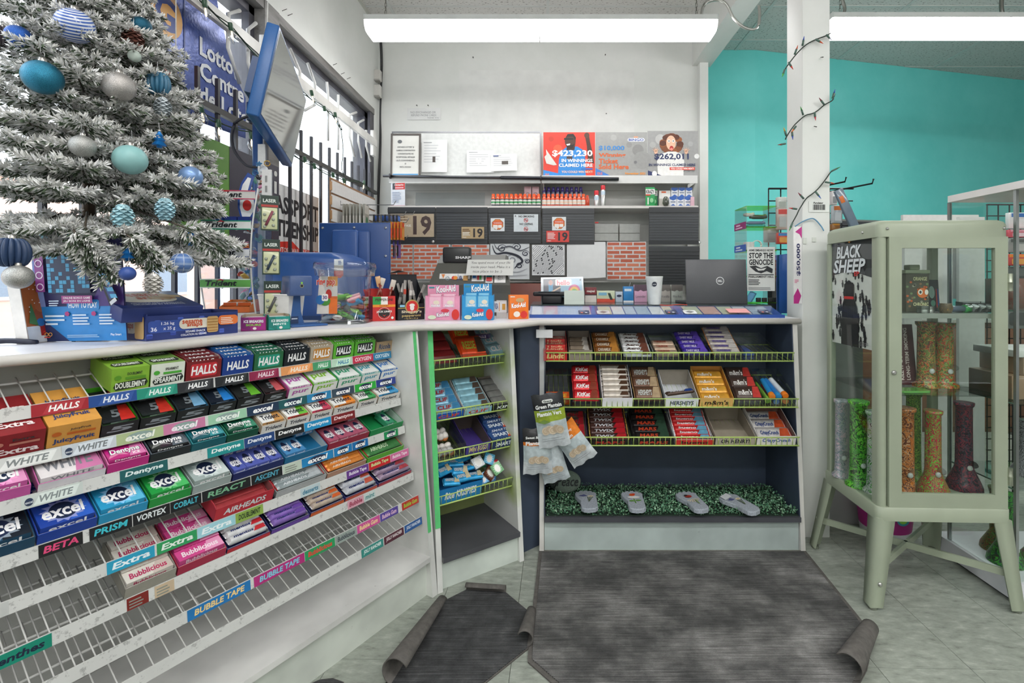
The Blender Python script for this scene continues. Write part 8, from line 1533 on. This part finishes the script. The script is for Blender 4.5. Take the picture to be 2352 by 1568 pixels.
# ---------------------------------------------------------------- mats, leaf bed, stones, chip bags
def mat_thing(name,lb,pts,th,mat,border,curls,oz=0):
    P=[atZ(a,b,0) for a,b in pts]; c=sum(P,V())/len(P); t=thing(name,lb,'floor mat',T(c.x,c.y,0)); Q2=[(p.x-c.x,p.y-c.y) for p in P]
    MB('4f4c49').prism(Q2,.0005,th*.6).build('rubber_base',t,None,FIN['mat_rubber'])
    cx=sum(a for a,b in Q2)/len(Q2); cy=sum(b for a,b in Q2)/len(Q2); k=border
    Q3=[]; n=len(Q2)
    for i in range(n):
        p0,p1,p2_=V((*Q2[i-1],0)),V((*Q2[i],0)),V((*Q2[(i+1)%n],0)); d1=(p1-p0).normalized(); d2=(p2_-p1).normalized()
        n1=V((-d1.y,d1.x,0)); n2=V((-d2.y,d2.x,0)); s_=1 if sum(Q2[j][0]*Q2[(j+1)%n][1]-Q2[(j+1)%n][0]*Q2[j][1] for j in range(n))>0 else -1
        b_=(n1+n2).normalized()*s_; cosx=max(.4,b_.dot(n1*s_)); q=p1+b_*(k/cosx); Q3.append((q.x,q.y))
    MB('333').prism(Q3,th*.5,th).build('carpet',t,None,FIN[mat])
    for a,b,r,w0,w1 in curls:      # rolled corner: a->b is the roll axis on the floor
        A,B=atZ(*a,0),atZ(*b,0); d=(B-A); L=d.length; d.normalize(); nrm=V((-d.y,d.x,0)); nrm=nrm if nrm.dot((A+B)/2-c)>0 else -nrm; vs=[];K=14;S=8
        for i in range(S+1):
            s_=i/S; rr=r*(w0+(w1-w0)*s_)
            for j in range(K+1):
                an=4.2*j/K; vs.append(tuple(A-c+d*(L*s_)+nrm*(rr*math.sin(an)-rr*.6)*1.0+V((0,0,rr*(1-math.cos(an))+.003))))
        fs=[(i*(K+1)+j,i*(K+1)+j+1,(i+1)*(K+1)+j+1,(i+1)*(K+1)+j) for i in range(S) for j in range(K)]
        ob=MB('5b5753').add(vs,fs,None,True).build('curled_corner',t,None,FIN['mat_rubber']); sm=ob.modifiers.new('s','SOLIDIFY'); sm.thickness=.004; sm.offset=0
    return t
mat_thing('floor_mat','large ribbed charcoal floor mat before the navy candy rack',[(1238,1266),(1850,1266),(2008,1462),(1992,1540),(1960,1600),(1300,1600),(1212,1522),(1214,1480)],.009,'carpet',.016,[((2010,1462),(1968,1570),.032,.8,1.25)])
mat_thing('floor_mat','small ribbed dark mat with curled edges at an angle',[(1071,1356),(1162,1362),(1222,1412),(1213,1492),(1110,1575),(865,1600),(1013,1385)],.008,'carpet_b',.004,[((1162,1361),(1071,1355),.016,1,1),((1010,1392),(890,1575),.030,.7,1.5),((1216,1488),(1226,1412),.026,1.1,.6)])
mat_thing('floor_mat','sliver of a dark mat at the bottom edge of the floor',[(712,1572),(735,1562),(765,1559),(790,1568),(790,1620),(712,1620)],.006,'carpet_b',.004,[])
# artificial leaf bed on the bottom shelf
rg2=np.random.default_rng(9); N=9000
bx0,bx1,by0,by1,bz=-.008,1.212,2.335,2.66,.1685
x=rg2.uniform(bx0,bx1,N); y=rg2.uniform(by0,by1,N); zz=rg2.uniform(.006,.030,N)+.006*np.sin(x*40)*np.sin(y*50)
an=rg2.uniform(0,6.28,N); tl=rg2.uniform(-.2,1.1,N); L=rg2.uniform(.007,.0115,N)
d=np.stack([np.cos(an)*np.cos(tl),np.sin(an)*np.cos(tl),np.sin(tl)],1); sd=np.stack([-np.sin(an),np.cos(an),rg2.uniform(-.5,.5,N)],1)
b=np.stack([x,y,bz+zz-.004],1); v=np.stack([b,b+d*(L*.5)[:,None]+sd*(L*.42)[:,None],b+d*L[:,None]*1.15,b+d*(L*.5)[:,None]-sd*(L*.42)[:,None]],1).reshape(-1,3); i0=np.arange(N)*4
cs=np.array([lin(c) for c in('5f9070','73a47c','4a7a58','86b08c','9ac0a0','55866a')]); lv=npmesh(v,np.stack([i0,i0+1,i0+2,i0+3],1),cs[rg2.integers(0,6,N)],'leaf_bed')
lf=link(lv,'leaf_bed',None,'leaf'); tag(lf,'bed of artificial green box leaves on the bottom navy shelf','artificial greenery',kind='stuff'); MB('24352a').box(bx0,by0+.004,bz+.0005,bx1,by1,bz+.006).build('backing_mesh',lf,'rubber')
# foot shaped stones
def foot(px,py,rz,flip,lb,fn):
    p=atZ(px,py,.205); t=thing('stepping_stone',lb,'stepping stone',T(p.x,p.y,.196,rz)); f=flip; out=[]
    base_=[(-.035,-.10),(-.045,-.085),(-.045,-.05),(-.038,-.01),(-.05,.03),(-.056,.06),(-.052,.085),(-.044,.097),(-.034,.090),(-.028,.105),(-.015,.108),(-.008,.098),(.0,.108),(.013,.108),(.018,.096),(.028,.103),(.038,.097),(.04,.085),(.05,.085),(.056,.07),(.05,.05),(.046,.0),(.04,-.05),(.036,-.085),(.02,-.103),(-.015,-.108)]
    P=[(a*f*1.0,b_*.95) for a,b_ in base_]; P=P if f>0 else P[::-1]
    mb=MB('a4abb4'); n=len(P); P1=[(a*.95,b_*.97) for a,b_ in P]; mb.add([(a,b_,0) for a,b_ in P]+[(a,b_,.016) for a,b_ in P]+[(a,b_,.02) for a,b_ in P1],[tuple(range(n-1,-1,-1)),tuple(range(2*n,3*n))]+[(i,(i+1)%n,n+(i+1)%n,n+i) for i in range(n)]+[(n+i,n+(i+1)%n,2*n+(i+1)%n,2*n+i) for i in range(n)]); mb.build('stone',t,'stone')
    mb=MB(); mb.top(0,0,.0205,.0005); fn(mb); mb.build('painted_motif',t,'card')
def fl1(mb): 
    mb.shape([(-.04,.04),(-.01,.055),(.005,.035),(-.02,.03)],'5a5f8a'); mb.circ(.02,.03,.016,.010,'d8d0b8'); mb.circ(.02,.03,.006,.004,'c9b46a')
    for a in (-.5,-.1,.35): mb.shape([(.0,-.03),(.003,-.03),(.02+a*.03,.02),(.016+a*.03,.02)],'5a6a48')
def fl2(mb): 
    mb.rect(-.006,-.04,.0,.02,'6a9a4a'); mb.circ(-.018,-.015,.014,.008,'6a9a4a'); mb.circ(.016,-.012,.014,.008,'6a9a4a'); mb.circ(0,.022,.032,.014,'eceae6',12); mb.circ(-.004,.048,.014,.014,'d8602c'); mb.circ(.006,.055,.008,.008,'d8402c')
def fl3(mb):
    for k in range(7): a=math.radians(200+k*23); mb.shape([(0,.01),(.034*math.cos(a-.1),.01+.034*math.sin(a-.1)),(.034*math.cos(a+.1),.01+.034*math.sin(a+.1))],'e0d4b4')
    mb.rect(.004,-.05,.009,-.01,'7a9a4a'); mb.circ(-.006,.035,.018,.014,'a8382c'); mb.circ(-.014,.046,.009,.008,'2a2a2c')
foot(1350,1151,.10,1,'grey foot shaped stone with blue flower, leftmost on the leaf bed',fl1); foot(1458,1152,.05,1,'grey foot shaped stone with orange bird over white daisy',fl2); foot(1592,1153,.26,1,'grey foot shaped stone with red ladybird over cream petals',fl3)
foot(1700,1158,.5,1,'grey foot shaped stone with white tag, rightmost on the leaf bed',lambda mb:(fl1(mb),mb.shape([(-.05,.045),(.01,.06),(.015,.10),(-.045,.085)],'dfe2e4')))
p=atY(1298,1135,2.56); t=thing('peace_stone','oval grey green stone lettered Peace at the left of the leaf bed','stone',T(p.x,2.57,.185,0,-.12))
mb=MB('76867a').ball(0,0,.055,.085,.022,.060,24); mb.build('stone',t,'stone'); mb=MB(); mb.front(-.045,.03,-.0235,.0006).text('Peace',.0,.006,.115,.05,'22282a',.01,.3); mb.build('lettering',t,'card')
mb=MB('2a2f2c')
for k in range(4): mb.tube([(-.06,-.022,.02),(-.07+.012*k,-.026,.05+.008*k)],.003,5)
mb.build('stem_motif',t,'plastic')
# chip bags on a clip strip
p=atY(1244,800,2.30); t=thing('hanging_strip','clear hanging strip on the white post holding plantain chip bags','clip strip',T(-.026,2.355,.70)); MB('fff').box(-.016,-.004,-.10,.016,-.002,.38).build('strip',t,'clear_plastic'); MB('d8dadc').box(-.03,-.006,.33,.05,-.003,.37).build('tape',t,'card')
def bag(x,y,z,w,h,rz,ry,top,mid,green,lb,txt=1):
    M0=T(x,y,z)@M.Rotation(ry,4,'Y')@M.Rotation(rz,4,'Z'); t=thing('chip_bag',lb,'chip bag',M0,'plantain chip bags'); nx,nz=10,14; vs=[];cols=[]
    for s_ in (-1,1):
        for j in range(nz+1):
            for i in range(nx+1):
                u_,v_=i/nx,j/nz; e=min(1,min(v_,1-v_)*6); b_=.024*math.sin(math.pi*u_)**.6*math.sin(math.pi*min(1,max(0,(v_-.03)/.94)))**.6+.002*math.sin(u_*19+v_*23)*e
                vs.append(((u_-.5)*w*(1-.06*math.sin(math.pi*v_)),s_*b_-.0,-h+v_*h+.004*math.sin(u_*14)*(1-e)))
    mb=MB(); m_=(nx+1)*(nz+1)
    for k in range(2):
        for j in range(nz):
            c=('dfe6ea' if j<4 else ('c9d6da' if j<9 else (mid if j<10 else top))) if txt else 'd5dfe4'
            if green and 7<=j<10: c=mid
            fs=[]
            for i in range(nx):
                q=[k*m_+j*(nx+1)+i,k*m_+j*(nx+1)+i+1,k*m_+(j+1)*(nx+1)+i+1,k*m_+(j+1)*(nx+1)+i]; fs.append(tuple(q if k==0 else q[::-1]))
            mb.f+=fs; mb.c+=[lin(c)]*nx; mb.s+=[True]*nx
    mb.v=vs; mb.build('bag',t,'foil')
    mb=MB(); mb.front(-w/2,-h,-.0265,.0006)
    for q in range(5): mb.circ(w*(.3+.11*q),h*(.34+.02*(q%2)),w*.12,h*.075,['c9b8a0','bfae98','d4c4ac','b8a68e','c4b49c'][q]); mb.ring(w*(.3+.11*q),h*(.34+.02*(q%2)),w*.08,w*.012,'a8906c',16,.9)
    mb.rect(w*.15,h*.16,w*.85,h*.165,'5a6468'); mb.rect(w*.15,h*.20,w*.75,h*.205,'5a6468')
    if txt:
        if green: mb.text('Green Plantain',w*.1,h*.76,w*.8,h*.075,'f2f4f2',.05); mb.text('Plantain Vert',w*.12,h*.62,w*.74,h*.075,'f2f4f2',.05); mb.rect(w*.2,h*.71,w*.8,h*.735,'8fa0a4'); mb.rrect(w*.32,h*.86,w*.66,h*.92,.008,'e6e8e4'); mb.text('Grace',w*.37,h*.868,w*.24,h*.04,'3a4a40',.04); mb.shape([(w*.1,h*.52),(w*.3,h*.56),(w*.5,h*.5),(w*.3,h*.48)],'6f8a3f')
        else: mb.text('Sweet & Spicy',w*.1,h*.80,w*.7,h*.07,'f2f4f2',.04); mb.text('Plantain',w*.1,h*.68,w*.6,h*.08,'f2f4f2',.05)
    mb.build('print',t,'card')
bag(-.005,2.24,.785,.15,.25,0,-.16,'26282b','a4b83f',1,'black topped green plantain chip bag, uppermost of the bunch')
bag(-.05,2.27,.615,.14,.215,.1,-.02,'2a2a2c','ea7f22',0,'black and orange plantain bag at lower left behind the green one'); bag(.06,2.285,.625,.135,.21,-.1,-.62,'ea8424','ea8424',0,'orange edged plantain bag tilted to the right'); bag(-.005,2.315,.53,.13,.19,0,-.28,'dfe6ea','d8e0e4',0,'silver plantain bag hanging lowest, mostly hidden',0)
